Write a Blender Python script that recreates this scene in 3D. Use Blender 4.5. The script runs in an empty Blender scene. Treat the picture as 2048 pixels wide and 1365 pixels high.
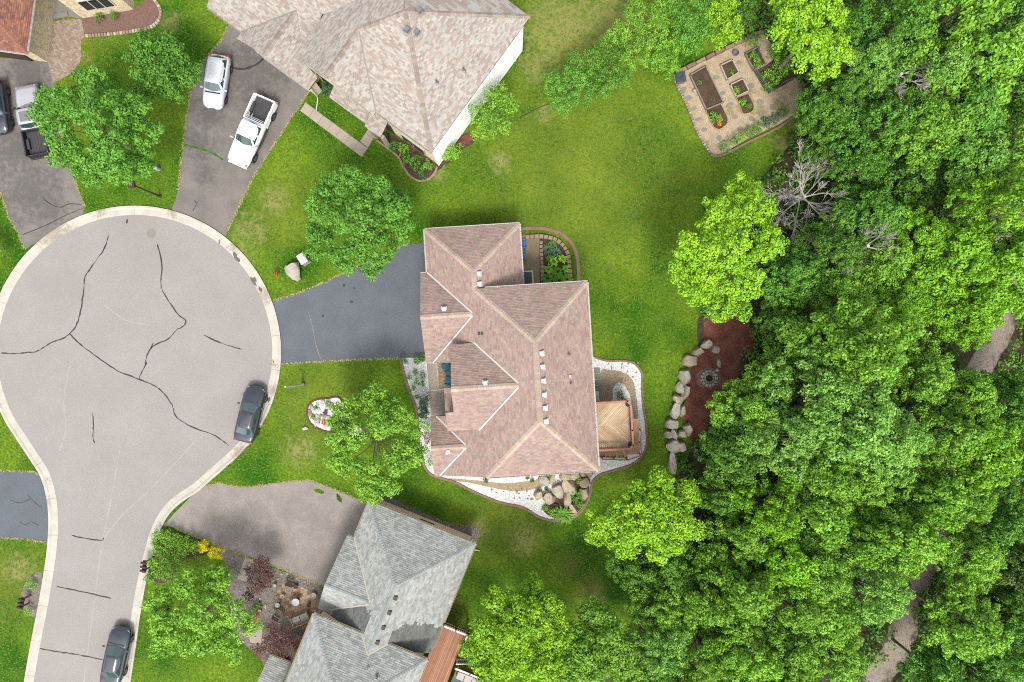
import bpy, bmesh, math, random
import numpy as np
from mathutils import Vector, Matrix, noise

sc = bpy.context.scene
COL = sc.collection
R = math.radians
# ------------------------------------------------------------------ camera, sky, sun, exposure
H, S = 60.0, 23.3            # drone height (m) and photo pixels per metre on the ground
cam = bpy.data.cameras.new('camera')
cam.sensor_width = 36.0
cam.lens = 36.0 * S * H / 2048.0
cam.clip_start, cam.clip_end = 0.5, 2000.0
camo = bpy.data.objects.new('camera', cam)
camo.location = (0, 0, H)
COL.objects.link(camo)
sc.camera = camo

SUN_EL, SUN_AZ = R(58), math.atan2(0.05, -0.99)     # the sun stands towards the bottom of the picture
world = bpy.data.worlds.new('World')
sc.world = world
world.use_nodes = True
wn = world.node_tree
wn.nodes.clear()
w_out = wn.nodes.new('ShaderNodeOutputWorld')
w_bg = wn.nodes.new('ShaderNodeBackground')
w_sky = wn.nodes.new('ShaderNodeTexSky')
w_sky.sky_type = 'NISHITA'
w_sky.sun_disc = False
w_sky.sun_elevation = SUN_EL
w_sky.sun_rotation = SUN_AZ
w_sky.air_density, w_sky.dust_density, w_sky.ozone_density = 1.0, 3.0, 1.0
w_hsv = wn.nodes.new('ShaderNodeHueSaturation')          # thin cloud: most of the blue is gone
w_hsv.inputs['Saturation'].default_value = 0.30
w_tc = wn.nodes.new('ShaderNodeTexCoord')
w_no = wn.nodes.new('ShaderNodeTexNoise')
w_no.inputs['Scale'].default_value = 3.2
w_no.inputs['Detail'].default_value = 6
w_mr = wn.nodes.new('ShaderNodeMapRange')
w_mr.inputs[1].default_value, w_mr.inputs[2].default_value = 0.35, 0.7
w_mr.inputs[3].default_value, w_mr.inputs[4].default_value = 0.75, 1.5
w_mx = wn.nodes.new('ShaderNodeMix')
w_mx.data_type = 'RGBA'
w_mx.blend_type = 'MULTIPLY'
w_mx.inputs[0].default_value = 1.0
wn.links.new(w_tc.outputs['Generated'], w_no.inputs['Vector'])
wn.links.new(w_no.outputs[0], w_mr.inputs[0])
wn.links.new(w_sky.outputs[0], w_hsv.inputs['Color'])
wn.links.new(w_hsv.outputs[0], w_mx.inputs[6])
wn.links.new(w_mr.outputs[0], w_mx.inputs[7])
wn.links.new(w_mx.outputs[2], w_bg.inputs['Color'])
w_bg.inputs['Strength'].default_value = 0.135
wn.links.new(w_bg.outputs[0], w_out.inputs['Surface'])

sun = bpy.data.lights.new('sun', 'SUN')
sun.energy, sun.angle, sun.color = 1.5, R(15), (1.0, 0.96, 0.90)
suno = bpy.data.objects.new('sun', sun)
sdir = Vector((math.sin(SUN_AZ) * math.cos(SUN_EL), math.cos(SUN_AZ) * math.cos(SUN_EL), math.sin(SUN_EL)))
suno.rotation_euler = sdir.to_track_quat('Z', 'Y').to_euler()
suno.location = (0, 0, 90)
COL.objects.link(suno)

vs = sc.view_settings
vs.view_transform, vs.look, vs.gamma, vs.use_curve_mapping = 'Standard', 'None', 1.0, False
vs.exposure = 1.50
cy = sc.cycles
cy.max_bounces, cy.diffuse_bounces, cy.glossy_bounces, cy.transmission_bounces = 5, 3, 2, 3
cy.pixel_filter_type, cy.filter_width = 'BLACKMAN_HARRIS', 1.05
cy.use_denoising = False
cy.use_adaptive_sampling = True

# ------------------------------------------------------------------ helpers
random.seed(4)
rnd = random.Random(11)
ILL = 3.0


def lin(c):
    c /= 255.0
    return c / 12.92 if c <= 0.04045 else ((c + 0.055) / 1.055) ** 2.4


def D(r, g, b, k=1.0):
    """surface colour of something that shows as sRGB r,g,b in flat daylight at this exposure"""
    return tuple(min(0.85, lin(x) / ILL * k) for x in (r, g, b))


def W(px, py, z=0.0):
    """photo pixel of a point at height z -> world"""
    k = (H - z) / H / S
    return Vector(((px - 1024) * k, (682.5 - py) * k, z))


def PX(pts, z=0.0):
    return [W(x, y, z) for x, y in pts]


def smooth_path(pts, n=6, closed=False):
    P = [Vector((p[0], p[1])) for p in pts]
    out = []
    m = len(P)
    rng = range(m) if closed else range(m - 1)
    for i in rng:
        if closed:
            a, b, c, d = P[(i - 1) % m], P[i], P[(i + 1) % m], P[(i + 2) % m]
        else:
            a, b, c, d = P[max(i - 1, 0)], P[i], P[i + 1], P[min(i + 2, m - 1)]
        for k in range(n):
            t = k / n
            out.append(0.5 * ((2 * b) + (c - a) * t + (2 * a - 5 * b + 4 * c - d) * t * t + (3 * b - a - 3 * c + d) * t ** 3))
    if not closed:
        out.append(P[-1])
    return [(p.x, p.y) for p in out]


ORG = {}


def empty(name, loc=(0, 0, 0), label=None, cat=None, group=None):
    o = bpy.data.objects.new(name, None)
    o.empty_display_size = 0.3
    o.location = loc
    COL.objects.link(o)
    ORG[o.name] = Vector(loc)
    tag(o, label, cat, group)
    return o


def tag(o, label=None, cat=None, group=None, kind=None):
    if label:
        o['label'] = label
    if cat:
        o['category'] = cat
    if group:
        o['group'] = group
    if kind:
        o['kind'] = kind
    return o


class MB:
    def __init__(s):
        s.v, s.f, s.c = [], [], []

    def face(s, pts, col=None):
        b = len(s.v)
        s.v.extend([tuple(p) for p in pts])
        s.f.append(tuple(range(b, b + len(pts))))
        s.c.append(col)

    def box(s, c, d, rz=0.0, col=None, top=1.0):
        """centre c (x,y,z of the middle), full sizes d, turned rz; top<1 tapers"""
        ca, sa = math.cos(rz), math.sin(rz)
        b = len(s.v)
        for z, k in ((-0.5, 1.0), (0.5, top)):
            for x, y in ((-.5, -.5), (.5, -.5), (.5, .5), (-.5, .5)):
                X, Y = x * d[0] * k, y * d[1] * k
                s.v.append((c[0] + X * ca - Y * sa, c[1] + X * sa + Y * ca, c[2] + z * d[2]))
        for q in ((3, 2, 1, 0), (4, 5, 6, 7), (0, 1, 5, 4), (1, 2, 6, 5), (2, 3, 7, 6), (3, 0, 4, 7)):
            s.f.append(tuple(b + i for i in q))
            s.c.append(col)
        return s

    def prism(s, poly, z0, z1, col=None, inset=0.0):
        """poly in world xy, z0 bottom, z1 top (numbers or functions)"""
        f0 = z0 if callable(z0) else (lambda x, y: z0)
        f1 = z1 if callable(z1) else (lambda x, y: z1)
        P = [(p[0], p[1]) for p in poly]
        A = sum(P[i][0] * P[(i + 1) % len(P)][1] - P[(i + 1) % len(P)][0] * P[i][1] for i in range(len(P)))
        if A < 0:
            P.reverse()
        n = len(P)
        b = len(s.v)
        cx, cyy = sum(p[0] for p in P) / n, sum(p[1] for p in P) / n
        T = P
        if inset:
            T = []
            for x, y in P:
                L = math.hypot(x - cx, y - cyy) or 1
                T.append((x - (x - cx) / L * inset, y - (y - cyy) / L * inset))
        s.v += [(x, y, f0(x, y)) for x, y in P] + [(x, y, f1(x, y)) for x, y in T]
        s.f.append(tuple(range(b + n, b + 2 * n)))
        s.c.append(col)
        s.f.append(tuple(range(b + n - 1, b - 1, -1)))
        s.c.append(col)
        for i in range(n):
            j = (i + 1) % n
            s.f.append((b + i, b + j, b + n + j, b + n + i))
            s.c.append(col)
        return s

    def tube(s, pts, rad, n=6, col=None, cap=True):
        pts = [Vector(p) for p in pts]
        if not hasattr(rad, '__len__'):
            rad = [rad] * len(pts)
        b = len(s.v)
        up = Vector((0.13, 0.31, 1)).normalized()
        for i, p in enumerate(pts):
            t = (pts[min(i + 1, len(pts) - 1)] - pts[max(i - 1, 0)]).normalized()
            a = t.cross(up)
            if a.length < 1e-3:
                a = t.cross(Vector((1, 0, 0)))
            a.normalize()
            q = t.cross(a)
            for k in range(n):
                an = 2 * math.pi * k / n
                s.v.append(tuple(p + (a * math.cos(an) + q * math.sin(an)) * rad[i]))
        for i in range(len(pts) - 1):
            for k in range(n):
                j = (k + 1) % n
                s.f.append((b + i * n + k, b + i * n + j, b + (i + 1) * n + j, b + (i + 1) * n + k))
                s.c.append(col)
        if cap:
            s.f.append(tuple(b + (len(pts) - 1) * n + k for k in range(n)))
            s.c.append(col)
            s.f.append(tuple(b + k for k in reversed(range(n))))
            s.c.append(col)
        return s

    def lathe(s, c, prof, n=16, col=None):
        """prof: list of (r,z) from bottom to top around vertical axis at c"""
        b = len(s.v)
        for r, z in prof:
            for k in range(n):
                an = 2 * math.pi * k / n
                s.v.append((c[0] + r * math.cos(an), c[1] + r * math.sin(an), c[2] + z))
        for i in range(len(prof) - 1):
            for k in range(n):
                j = (k + 1) % n
                s.f.append((b + i * n + k, b + i * n + j, b + (i + 1) * n + j, b + (i + 1) * n + k))
                s.c.append(col)
        s.f.append(tuple(b + (len(prof) - 1) * n + k for k in range(n)))
        s.c.append(col)
        s.f.append(tuple(b + k for k in reversed(range(n))))
        s.c.append(col)
        return s

    def mesh(s, name, off=Vector((0, 0, 0)), smooth=False):
        me = bpy.data.meshes.new(name)
        me.from_pydata([(x - off[0], y - off[1], z - off[2]) for x, y, z in s.v], [], s.f)
        if any(c is not None for c in s.c):
            at = me.attributes.new('col', 'FLOAT_COLOR', 'FACE')
            arr = np.ones((len(s.f), 4), dtype=np.float32)
            for i, c in enumerate(s.c):
                if c is not None:
                    arr[i, :3] = c
            at.data.foreach_set('color', arr.ravel())
        if smooth:
            me.polygons.foreach_set('use_smooth', [True] * len(me.polygons))
        me.update()
        return me

    def build(s, name, m, parent=None, smooth=False, bevel=0.0):
        off = ORG.get(parent.name, Vector((0, 0, 0))) if parent else Vector((0, 0, 0))
        loc = None
        if parent is None and s.v:           # top-level mesh: origin at its base
            xs = [v[0] for v in s.v]; ys = [v[1] for v in s.v]; zs = [v[2] for v in s.v]
            if getattr(s, 'origin', True):
                off = loc = Vector(((min(xs) + max(xs)) / 2, (min(ys) + max(ys)) / 2, min(zs)))
        me = s.mesh(name, off, smooth)
        me.materials.append(m)
        o = bpy.data.objects.new(name, me)
        COL.objects.link(o)
        if parent:
            o.parent = parent
            ORG[o.name] = off
        elif loc is not None:
            o.location = loc
            ORG[o.name] = loc
        else:
            ORG[o.name] = Vector((0, 0, 0))
        if bevel:
            md = o.modifiers.new('bevel', 'BEVEL')
            md.width, md.segments, md.limit_method = bevel, 2, 'ANGLE'
        return o


def sheet(name, poly, z, m, kind='structure', parent=None):
    mb = MB()
    mb.origin = False
    P = [(p[0], p[1]) for p in poly]
    A = sum(P[i][0] * P[(i + 1) % len(P)][1] - P[(i + 1) % len(P)][0] * P[i][1] for i in range(len(P)))
    if A < 0:
        P.reverse()
    mb.face([(x, y, z) for x, y in P])
    o = mb.build(name, m, parent)
    if kind and not parent:
        o['kind'] = kind
    return o


def copy_tree(o, parent=None):
    c = o.copy()
    COL.objects.link(c)
    c.parent = parent
    for ch in o.children:
        copy_tree(ch, c)
    return c


# ------------------------------------------------------------------ materials
def mat(name, col, rough=0.85, var=0.12, scale=6.0, bump=0.0, bscale=60.0, col2=None, metal=0.0, spec=0.3,
        attr=False, fine=0.10, fscale=55.0, coat=0.0, lo=0.35, hi=0.65, emit=None):
    m = bpy.data.materials.new(name)
    m.use_nodes = True
    nt = m.node_tree
    N, L = nt.nodes, nt.links
    b = N['Principled BSDF']
    b.inputs['Roughness'].default_value = rough
    b.inputs['Metallic'].default_value = metal
    b.inputs['Specular IOR Level'].default_value = spec
    b.inputs['Coat Weight'].default_value = coat
    tc = N.new('ShaderNodeTexCoord')
    n1 = N.new('ShaderNodeTexNoise')
    n1.inputs['Scale'].default_value = scale
    n1.inputs['Detail'].default_value = 5
    L.new(tc.outputs['Object'], n1.inputs['Vector'])
    r1 = N.new('ShaderNodeMapRange')
    r1.inputs[1].default_value, r1.inputs[2].default_value = lo, hi
    L.new(n1.outputs[0], r1.inputs[0])
    mx = N.new('ShaderNodeMix')
    mx.data_type = 'RGBA'
    L.new(r1.outputs[0], mx.inputs[0])
    if attr:
        at = N.new('ShaderNodeAttribute')
        at.attribute_name = 'col'
        k1 = N.new('ShaderNodeMix'); k1.data_type = 'RGBA'; k1.blend_type = 'MULTIPLY'; k1.inputs[0].default_value = 1
        k2 = N.new('ShaderNodeMix'); k2.data_type = 'RGBA'; k2.blend_type = 'MULTIPLY'; k2.inputs[0].default_value = 1
        for k, f in ((k1, 1 - var), (k2, 1 + var)):
            L.new(at.outputs['Color'], k.inputs[6])
            k.inputs[7].default_value = (f, f, f, 1)
        L.new(k1.outputs[2], mx.inputs[6])
        L.new(k2.outputs[2], mx.inputs[7])
    else:
        if col2 is None:
            mx.inputs[6].default_value = tuple(c * (1 - var) for c in col) + (1,)
            mx.inputs[7].default_value = tuple(min(.9, c * (1 + var)) for c in col) + (1,)
        else:
            mx.inputs[6].default_value = tuple(col) + (1,)
            mx.inputs[7].default_value = tuple(col2) + (1,)
    last = mx.outputs[2]
    if fine:
        n2 = N.new('ShaderNodeTexNoise')
        n2.inputs['Scale'].default_value = fscale
        n2.inputs['Detail'].default_value = 3
        L.new(tc.outputs['Object'], n2.inputs['Vector'])
        r2 = N.new('ShaderNodeMapRange')
        r2.inputs[1].default_value, r2.inputs[2].default_value = 0.3, 0.7
        r2.inputs[3].default_value, r2.inputs[4].default_value = 1 - fine, 1 + fine
        L.new(n2.outputs[0], r2.inputs[0])
        m2 = N.new('ShaderNodeMix'); m2.data_type = 'RGBA'; m2.blend_type = 'MULTIPLY'; m2.inputs[0].default_value = 1
        L.new(last, m2.inputs[6])
        L.new(r2.outputs[0], m2.inputs[7])
        last = m2.outputs[2]
    L.new(last, b.inputs['Base Color'])
    if bump:
        n3 = N.new('ShaderNodeTexNoise')
        n3.inputs['Scale'].default_value = bscale
        n3.inputs['Detail'].default_value = 4
        L.new(tc.outputs['Object'], n3.inputs['Vector'])
        bp = N.new('ShaderNodeBump')
        bp.inputs['Strength'].default_value = bump
        bp.inputs['Distance'].default_value = 0.05
        L.new(n3.outputs[0], bp.inputs['Height'])
        L.new(bp.outputs[0], b.inputs['Normal'])
    m['last'] = last.node.name
    return m


def last_socket(m):
    n = m.node_tree.nodes[m['last']]
    return n.outputs[2]


def blobs(m, spots, col, noise_scale=1.2, amount=0.85):
    """mix a second ground colour into the material inside soft-edged patches (x, y, radius px)"""
    nt = m.node_tree
    N, L = nt.nodes, nt.links
    ge = N.new('ShaderNodeNewGeometry')
    nz = N.new('ShaderNodeTexNoise')
    nz.inputs['Scale'].default_value = noise_scale
    nz.inputs['Detail'].default_value = 6
    nz.inputs['Roughness'].default_value = 0.7
    L.new(ge.outputs['Position'], nz.inputs['Vector'])
    acc = None
    for x, y, r in spots:
        p = W(x, y)
        d = N.new('ShaderNodeVectorMath'); d.operation = 'DISTANCE'
        d.inputs[1].default_value = (p.x, p.y, 0)
        L.new(ge.outputs['Position'], d.inputs[0])
        q = N.new('ShaderNodeMapRange')
        q.inputs[1].default_value, q.inputs[2].default_value = 0, r / S
        q.inputs[3].default_value, q.inputs[4].default_value = 1, 0
        L.new(d.outputs['Value'], q.inputs[0])
        if acc is None:
            acc = q.outputs[0]
        else:
            mxn = N.new('ShaderNodeMath'); mxn.operation = 'MAXIMUM'
            L.new(acc, mxn.inputs[0]); L.new(q.outputs[0], mxn.inputs[1])
            acc = mxn.outputs[0]
    ad = N.new('ShaderNodeMath'); ad.operation = 'MULTIPLY_ADD'
    L.new(nz.outputs[0], ad.inputs[0]); ad.inputs[1].default_value = 2.6
    ad.inputs[2].default_value = -1.3
    su = N.new('ShaderNodeMath'); su.operation = 'ADD'
    L.new(acc, su.inputs[0]); L.new(ad.outputs[0], su.inputs[1])
    gate = N.new('ShaderNodeMapRange')
    gate.inputs[1].default_value, gate.inputs[2].default_value = 0.30, 0.85
    gate.inputs[4].default_value = amount
    L.new(su.outputs[0], gate.inputs[0])
    ramp = N.new('ShaderNodeMapRange'); ramp.inputs[1].default_value, ramp.inputs[2].default_value = 0.0, 0.45
    L.new(acc, ramp.inputs[0])
    fac = N.new('ShaderNodeMath'); fac.operation = 'MULTIPLY'
    L.new(gate.outputs[0], fac.inputs[0]); L.new(ramp.outputs[0], fac.inputs[1])
    mm = N.new('ShaderNodeMix'); mm.data_type = 'RGBA'
    L.new(fac.outputs[0], mm.inputs[0])
    L.new(last_socket(m), mm.inputs[6])
    mm.inputs[7].default_value = tuple(col) + (1,)
    L.new(mm.outputs[2], N['Principled BSDF'].inputs['Base Color'])
    m['last'] = mm.name
    return m


def leafmat(name, ca, cb, trans=0.22, rough=0.55):
    """ca..cb mixed per clump and per leaf"""
    m = bpy.data.materials.new(name)
    m.use_nodes = True
    nt = m.node_tree
    N, L = nt.nodes, nt.links
    b = N['Principled BSDF']
    b.inputs['Roughness'].default_value = rough
    b.inputs['Specular IOR Level'].default_value = 0.2
    at = N.new('ShaderNodeAttribute'); at.attribute_name = 'col'
    sp = N.new('ShaderNodeSeparateColor')
    L.new(at.outputs['Color'], sp.inputs[0])
    oi = N.new('ShaderNodeObjectInfo')
    a1 = N.new('ShaderNodeMath'); a1.operation = 'MULTIPLY_ADD'
    L.new(sp.outputs[0], a1.inputs[0]); a1.inputs[1].default_value = 0.55
    a2 = N.new('ShaderNodeMath'); a2.operation = 'MULTIPLY'
    L.new(sp.outputs[1], a2.inputs[0]); a2.inputs[1].default_value = 0.45
    L.new(a2.outputs[0], a1.inputs[2])
    mx = N.new('ShaderNodeMix'); mx.data_type = 'RGBA'
    mx.inputs[6].default_value = tuple(ca) + (1,)
    mx.inputs[7].default_value = tuple(cb) + (1,)
    L.new(a1.outputs[0], mx.inputs[0])
    hs = N.new('ShaderNodeHueSaturation')
    vr = N.new('ShaderNodeMapRange')
    vr.inputs[3].default_value, vr.inputs[4].default_value = 0.86, 1.14
    L.new(oi.outputs['Random'], vr.inputs[0])
    L.new(vr.outputs[0], hs.inputs['Value'])
    L.new(mx.outputs[2], hs.inputs['Color'])
    L.new(hs.outputs[0], b.inputs['Base Color'])
    tr = N.new('ShaderNodeBsdfTranslucent')
    L.new(hs.outputs[0], tr.inputs['Color'])
    ms = N.new('ShaderNodeMixShader')
    ms.inputs[0].default_value = trans
    L.new(b.outputs[0], ms.inputs[1])
    L.new(tr.outputs[0], ms.inputs[2])
    L.new(ms.outputs[0], N['Material Output'].inputs['Surface'])
    return m


M = {}
M['asphalt_road'] = mat('asphalt_road', D(196, 189, 182), var=.035, scale=0.35, fine=.10, fscale=14, bump=.25, bscale=45)
blobs(M['asphalt_road'], [(300, 500, 120), (120, 560, 110), (260, 450, 90), (470, 620, 80), (430, 820, 60)], D(190, 180, 173), .4, .5)
M['asphalt_pale'] = mat('asphalt_pale', D(188, 177, 167), var=.10, scale=.9, fine=.14, fscale=16, bump=.3, bscale=45)
blobs(M['asphalt_pale'], [(590, 1010, 70), (470, 1060, 60), (640, 1040, 50), (560, 1100, 70), (520, 1020, 40)], D(168, 158, 152), 3.0, .5)
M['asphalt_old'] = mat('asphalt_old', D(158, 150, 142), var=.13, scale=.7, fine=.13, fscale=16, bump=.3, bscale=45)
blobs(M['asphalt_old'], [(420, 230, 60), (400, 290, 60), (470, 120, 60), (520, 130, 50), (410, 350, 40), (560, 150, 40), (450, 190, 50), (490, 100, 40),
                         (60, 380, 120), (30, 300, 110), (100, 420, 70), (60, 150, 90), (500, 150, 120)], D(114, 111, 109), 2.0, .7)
M['asphalt_sealed'] = mat('asphalt_sealed', D(122, 129, 136), var=.07, scale=.5, fine=.10, fscale=16, bump=.25, bscale=45, rough=.75)
M['tar'] = mat('tar', D(74, 68, 66), rough=.6, var=.1)
M['concrete'] = mat('concrete', D(236, 228, 212, 1.08), var=.09, scale=1.1, fine=.07, fscale=20, bump=.15)
blobs(M['concrete'], [(110, 470, 70), (200, 422, 25), (345, 428, 18), (470, 495, 25), (530, 590, 30), (548, 780, 20), (520, 850, 30), (480, 905, 30), (90, 1000, 20)], D(170, 150, 122), 2.4, .6)
M['slab'] = mat('slab', D(218, 201, 180), var=.06, scale=1.5, fine=.06, bump=.1)
M['slab_grey'] = mat('slab_grey', D(176, 170, 156), var=.10, scale=1.5, fine=.06, bump=.1)
M['patio'] = mat('patio', D(184, 164, 130), var=.16, scale=.9, fine=.08, bump=.1)
M['lawn'] = mat('lawn', D(62, 122, 13), col2=D(134, 169, 39), scale=.22, fine=.42, fscale=5, bump=.35, bscale=14, lo=.38, hi=.64, spec=.08)
blobs(M['lawn'], [(1160, 350, 420), (560, 420, 160), (640, 800, 200), (20, 1170, 160), (1000, 1040, 170), (160, 60, 160), (1180, 60, 260)], D(160, 166, 62), 2.6, .5)
blobs(M['lawn'], [(1130, 60, 170), (1230, 40, 130), (1075, 130, 70), (1090, 228, 34), (1000, 325, 40), (500, 460, 60), (340, 45, 40), (880, 350, 30),
                  (550, 400, 50), (480, 520, 50), (600, 900, 60), (40, 1140, 60), (1050, 1080, 60), (960, 1060, 40), (160, 112, 20), (178, 118, 14), (1570, 290, 50), (1590, 250, 30)], D(196, 184, 120), 1.7, .62)
blobs(M['lawn'], [(1185, 1180, 60), (1140, 1130, 46), (900, 1215, 50), (1585, 290, 26), (1600, 240, 22), (940, 1060, 20), (320, 520, 12)], D(150, 128, 92), 2.4, .5)
M['earth'] = mat('earth', D(70, 62, 44), col2=D(104, 92, 66), scale=1.0, fine=.3, fscale=9, bump=.5, bscale=12)
M['gravel_path'] = mat('gravel_path', D(182, 166, 150), var=.16, scale=3.0, fine=.35, fscale=11, bump=.6, bscale=14)
M['white_gravel'] = mat('white_gravel', (.40, .393, .375), var=.16, scale=6, fine=.30, fscale=8, bump=.4, bscale=18)
M['tan_gravel'] = mat('tan_gravel', D(206, 184, 150), var=.12, scale=5, fine=.30, fscale=12, bump=.6, bscale=16)
M['river_rock'] = mat('river_rock', D(160, 148, 138), var=.2, scale=5, fine=.42, fscale=9, bump=.8, bscale=12)
M['garden_gravel'] = mat('garden_gravel', D(226, 202, 166), var=.12, scale=2, fine=.28, fscale=11, bump=.5, bscale=14)
blobs(M['garden_gravel'], [(1490, 210, 30), (1520, 225, 30), (1540, 240, 25), (1500, 180, 20), (1460, 220, 20), (1560, 210, 30)], D(150, 150, 80), 2.5, .7)
M['red_gravel'] = mat('red_gravel', D(156, 122, 106), var=.12, scale=4, fine=.3, fscale=11, bump=.6, bscale=14)
M['mulch'] = mat('mulch', D(134, 76, 60), col2=D(172, 106, 84), scale=1.2, fine=.35, fscale=10, bump=.7, bscale=12)
M['soil'] = mat('soil', D(120, 92, 72), col2=D(92, 74, 52), scale=2.5, fine=.3, fscale=9, bump=.7, bscale=10)
M['edging'] = mat('edging', D(176, 140, 120), var=.14, scale=2.0, fine=.12, bump=.2)
M['edging_brown'] = mat('edging_brown', D(126, 88, 70), var=.14, scale=2.0, fine=.12, bump=.2)
M['boulder'] = mat('boulder', D(230, 214, 180), col2=D(190, 172, 138), scale=1.6, fine=.22, fscale=9, bump=.6, bscale=7, lo=.42, hi=.72)
M['boulder_pale'] = mat('boulder_pale', D(226, 218, 198), col2=D(184, 172, 148), scale=1.6, fine=.16, fscale=9, bump=.5, bscale=7, lo=.42, hi=.72)
M['white_stone'] = mat('white_stone', D(242, 238, 228), var=.06, scale=5, fine=.08, bump=.3)
M['pink_stone'] = mat('pink_stone', D(206, 172, 146), var=.12, scale=3, fine=.12, bump=.4)
M['tan_block'] = mat('tan_block', D(196, 170, 142), var=.14, scale=3, fine=.12, bump=.4)
M['shingle'] = mat('shingle', (1, 1, 1), attr=True, var=.07, scale=.9, fine=.12, fscale=18, bump=.25, bscale=70, rough=.9)
M['paver'] = mat('paver', (1, 1, 1), attr=True, var=.06, scale=1.5, fine=.08, fscale=30, bump=.2, bscale=50, rough=.85)
M['underlay'] = mat('underlay', D(110, 96, 88))
M['white_trim'] = mat('white_trim', (.36, .335, .31), var=.03, fine=.03, rough=.5)
M['cream_trim'] = mat('cream_trim', D(232, 220, 196), var=.04, fine=.03, rough=.6)
M['tan_trim'] = mat('tan_trim', D(206, 180, 140), var=.05, fine=.04, rough=.6)
M['white_wall'] = mat('white_wall', (.8, .8, .79), var=.02, fine=.03, rough=.7)
M['cream_wall'] = mat('cream_wall', (.52, .45, .34), var=.04, fine=.04, rough=.75)
M['stone_wall'] = mat('stone_wall', (.42, .35, .23), var=.16, scale=3.0, fine=.22, fscale=7, bump=.8, bscale=6)
M['brick_wall'] = mat('brick_wall', D(172, 142, 124), var=.1, fine=.1)
M['dark'] = mat('dark', (0.015, 0.015, 0.017), rough=.4, var=.1)
M['black_plastic'] = mat('black_plastic', (0.02, 0.02, 0.022), rough=.5, var=.1)
M['dark_brown'] = mat('dark_brown', D(92, 76, 66), rough=.6)
M['glass'] = mat('glass', (0.012, 0.018, 0.02), rough=.06, spec=.6, var=.1, fine=0)
M['car_glass'] = mat('car_glass', (0.02, 0.045, 0.045), rough=.05, spec=.9, var=.1, fine=0, coat=.6)
M['metal_grey'] = mat('metal_grey', D(170, 172, 174), metal=.3, rough=.45, var=.05)
M['chrome'] = mat('chrome', (.6, .6, .6), metal=1, rough=.15, var=.03, fine=0)
M['paint_black'] = mat('paint_black', (0.014, 0.017, 0.024), rough=.14, spec=.5, coat=.6, var=.05, fine=0)
M['paint_white'] = mat('paint_white', (.72, .73, .74), rough=.2, coat=.6, var=.01, fine=0)
M['paint_silver'] = mat('paint_silver', (.42, .44, .46), rough=.25, metal=.15, coat=.6, var=.02, fine=0)
M['paint_grey'] = mat('paint_grey', (.30, .29, .31), rough=.25, metal=.25, coat=.6, var=.02, fine=0)
M['tyre'] = mat('tyre', (0.012, 0.012, 0.013), rough=.8)
M['rim'] = mat('rim', D(190, 190, 190), metal=.6, rough=.3)
M['red_lamp'] = mat('red_lamp', (.35, .02, .015), rough=.15, coat=.5, var=.05)
M['amber_lamp'] = mat('amber_lamp', (.6, .17, .03), rough=.2, var=.05)
M['clear_lamp'] = mat('clear_lamp', (.16, .17, .18), rough=.12, coat=.8, var=.05)
M['bed_liner'] = mat('bed_liner', D(92, 88, 92), rough=.8, var=.1, scale=3)
M['bed_dark'] = mat('bed_dark', D(58, 66, 72), rough=.7, var=.1, scale=3)
M['cedar_board'] = mat('cedar_board', (1, 1, 1), attr=True, var=.10, scale=2.5, fine=.10, fscale=25, rough=.6)
M['cedar_rail'] = mat('cedar_rail', D(222, 150, 118), var=.12, scale=3, fine=.1, rough=.6)
M['brown_wood'] = mat('brown_wood', D(150, 98, 66), var=.18, scale=3, fine=.12, rough=.6)
M['pine_wood'] = mat('pine_wood', D(220, 188, 136), var=.10, scale=3, fine=.1, rough=.6)
M['grey_wood'] = mat('grey_wood', D(184, 168, 150), var=.15, scale=3, fine=.12, rough=.8)
M['teal'] = mat('teal', D(12, 132, 152), var=.05, rough=.5)
M['blue'] = mat('blue', D(84, 140, 204), var=.05, rough=.5)
M['slate_cover'] = mat('slate_cover', D(84, 96, 106), var=.05, rough=.5)
M['cushion'] = mat('cushion', D(228, 222, 212), var=.04, rough=.9)
M['rug'] = mat('rug', D(116, 132, 146), var=.14, scale=4, rough=.95)
M['white_plastic'] = mat('white_plastic', D(240, 240, 240), var=.02, rough=.4)
M['pale_green'] = mat('pale_green', D(214, 222, 210), var=.03, rough=.4)
M['terracotta'] = mat('terracotta', D(178, 96, 66), var=.1, rough=.8)
M['iron'] = mat('iron', D(70, 62, 60), var=.1, rough=.6)
M['bark'] = mat('bark', D(186, 168, 148), var=.2, scale=4, fine=.2, bump=.5, bscale=14)
M['dead_bark'] = mat('dead_bark', D(232, 222, 210), var=.14, scale=4, fine=.15, bump=.4, bscale=14)
M['puddle'] = mat('puddle', D(96, 78, 58), col2=D(70, 62, 54), scale=2, rough=.25, spec=.6)
M['damp'] = mat('damp', D(124, 118, 104), rough=.35, spec=.5, var=.12, scale=3)
M['mesh_green'] = mat('mesh_green', D(120, 160, 140), var=.1, rough=.7)
K = 1.0
M['leaf_mid'] = leafmat('leaf_mid', (.040, .138, .011), (.150, .335, .042))
M['leaf_yellow'] = leafmat('leaf_yellow', (.100, .265, .008), (.31, .52, .028))
M['leaf_fresh'] = leafmat('leaf_fresh', (.075, .235, .008), (.26, .49, .030))
M['leaf_dark'] = leafmat('leaf_dark', (.040, .118, .010), (.130, .27, .032))
M['leaf_pale'] = leafmat('leaf_pale', (.075, .22, .020), (.26, .46, .085))
M['leaf_bright'] = leafmat('leaf_bright', (.074, .205, .013), (.25, .455, .048))
M['leaf_lime'] = leafmat('leaf_lime', (.55, .50, .008), (.85, .74, .02))
M['leaf_purple'] = leafmat('leaf_purple', (.065, .030, .028), (.19, .085, .070))
M['leaf_blue'] = leafmat('leaf_blue', (.045, .10, .055), (.10, .18, .10))
M['leaf_sage'] = leafmat('leaf_sage', (.08, .19, .045), (.19, .33, .10))
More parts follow.
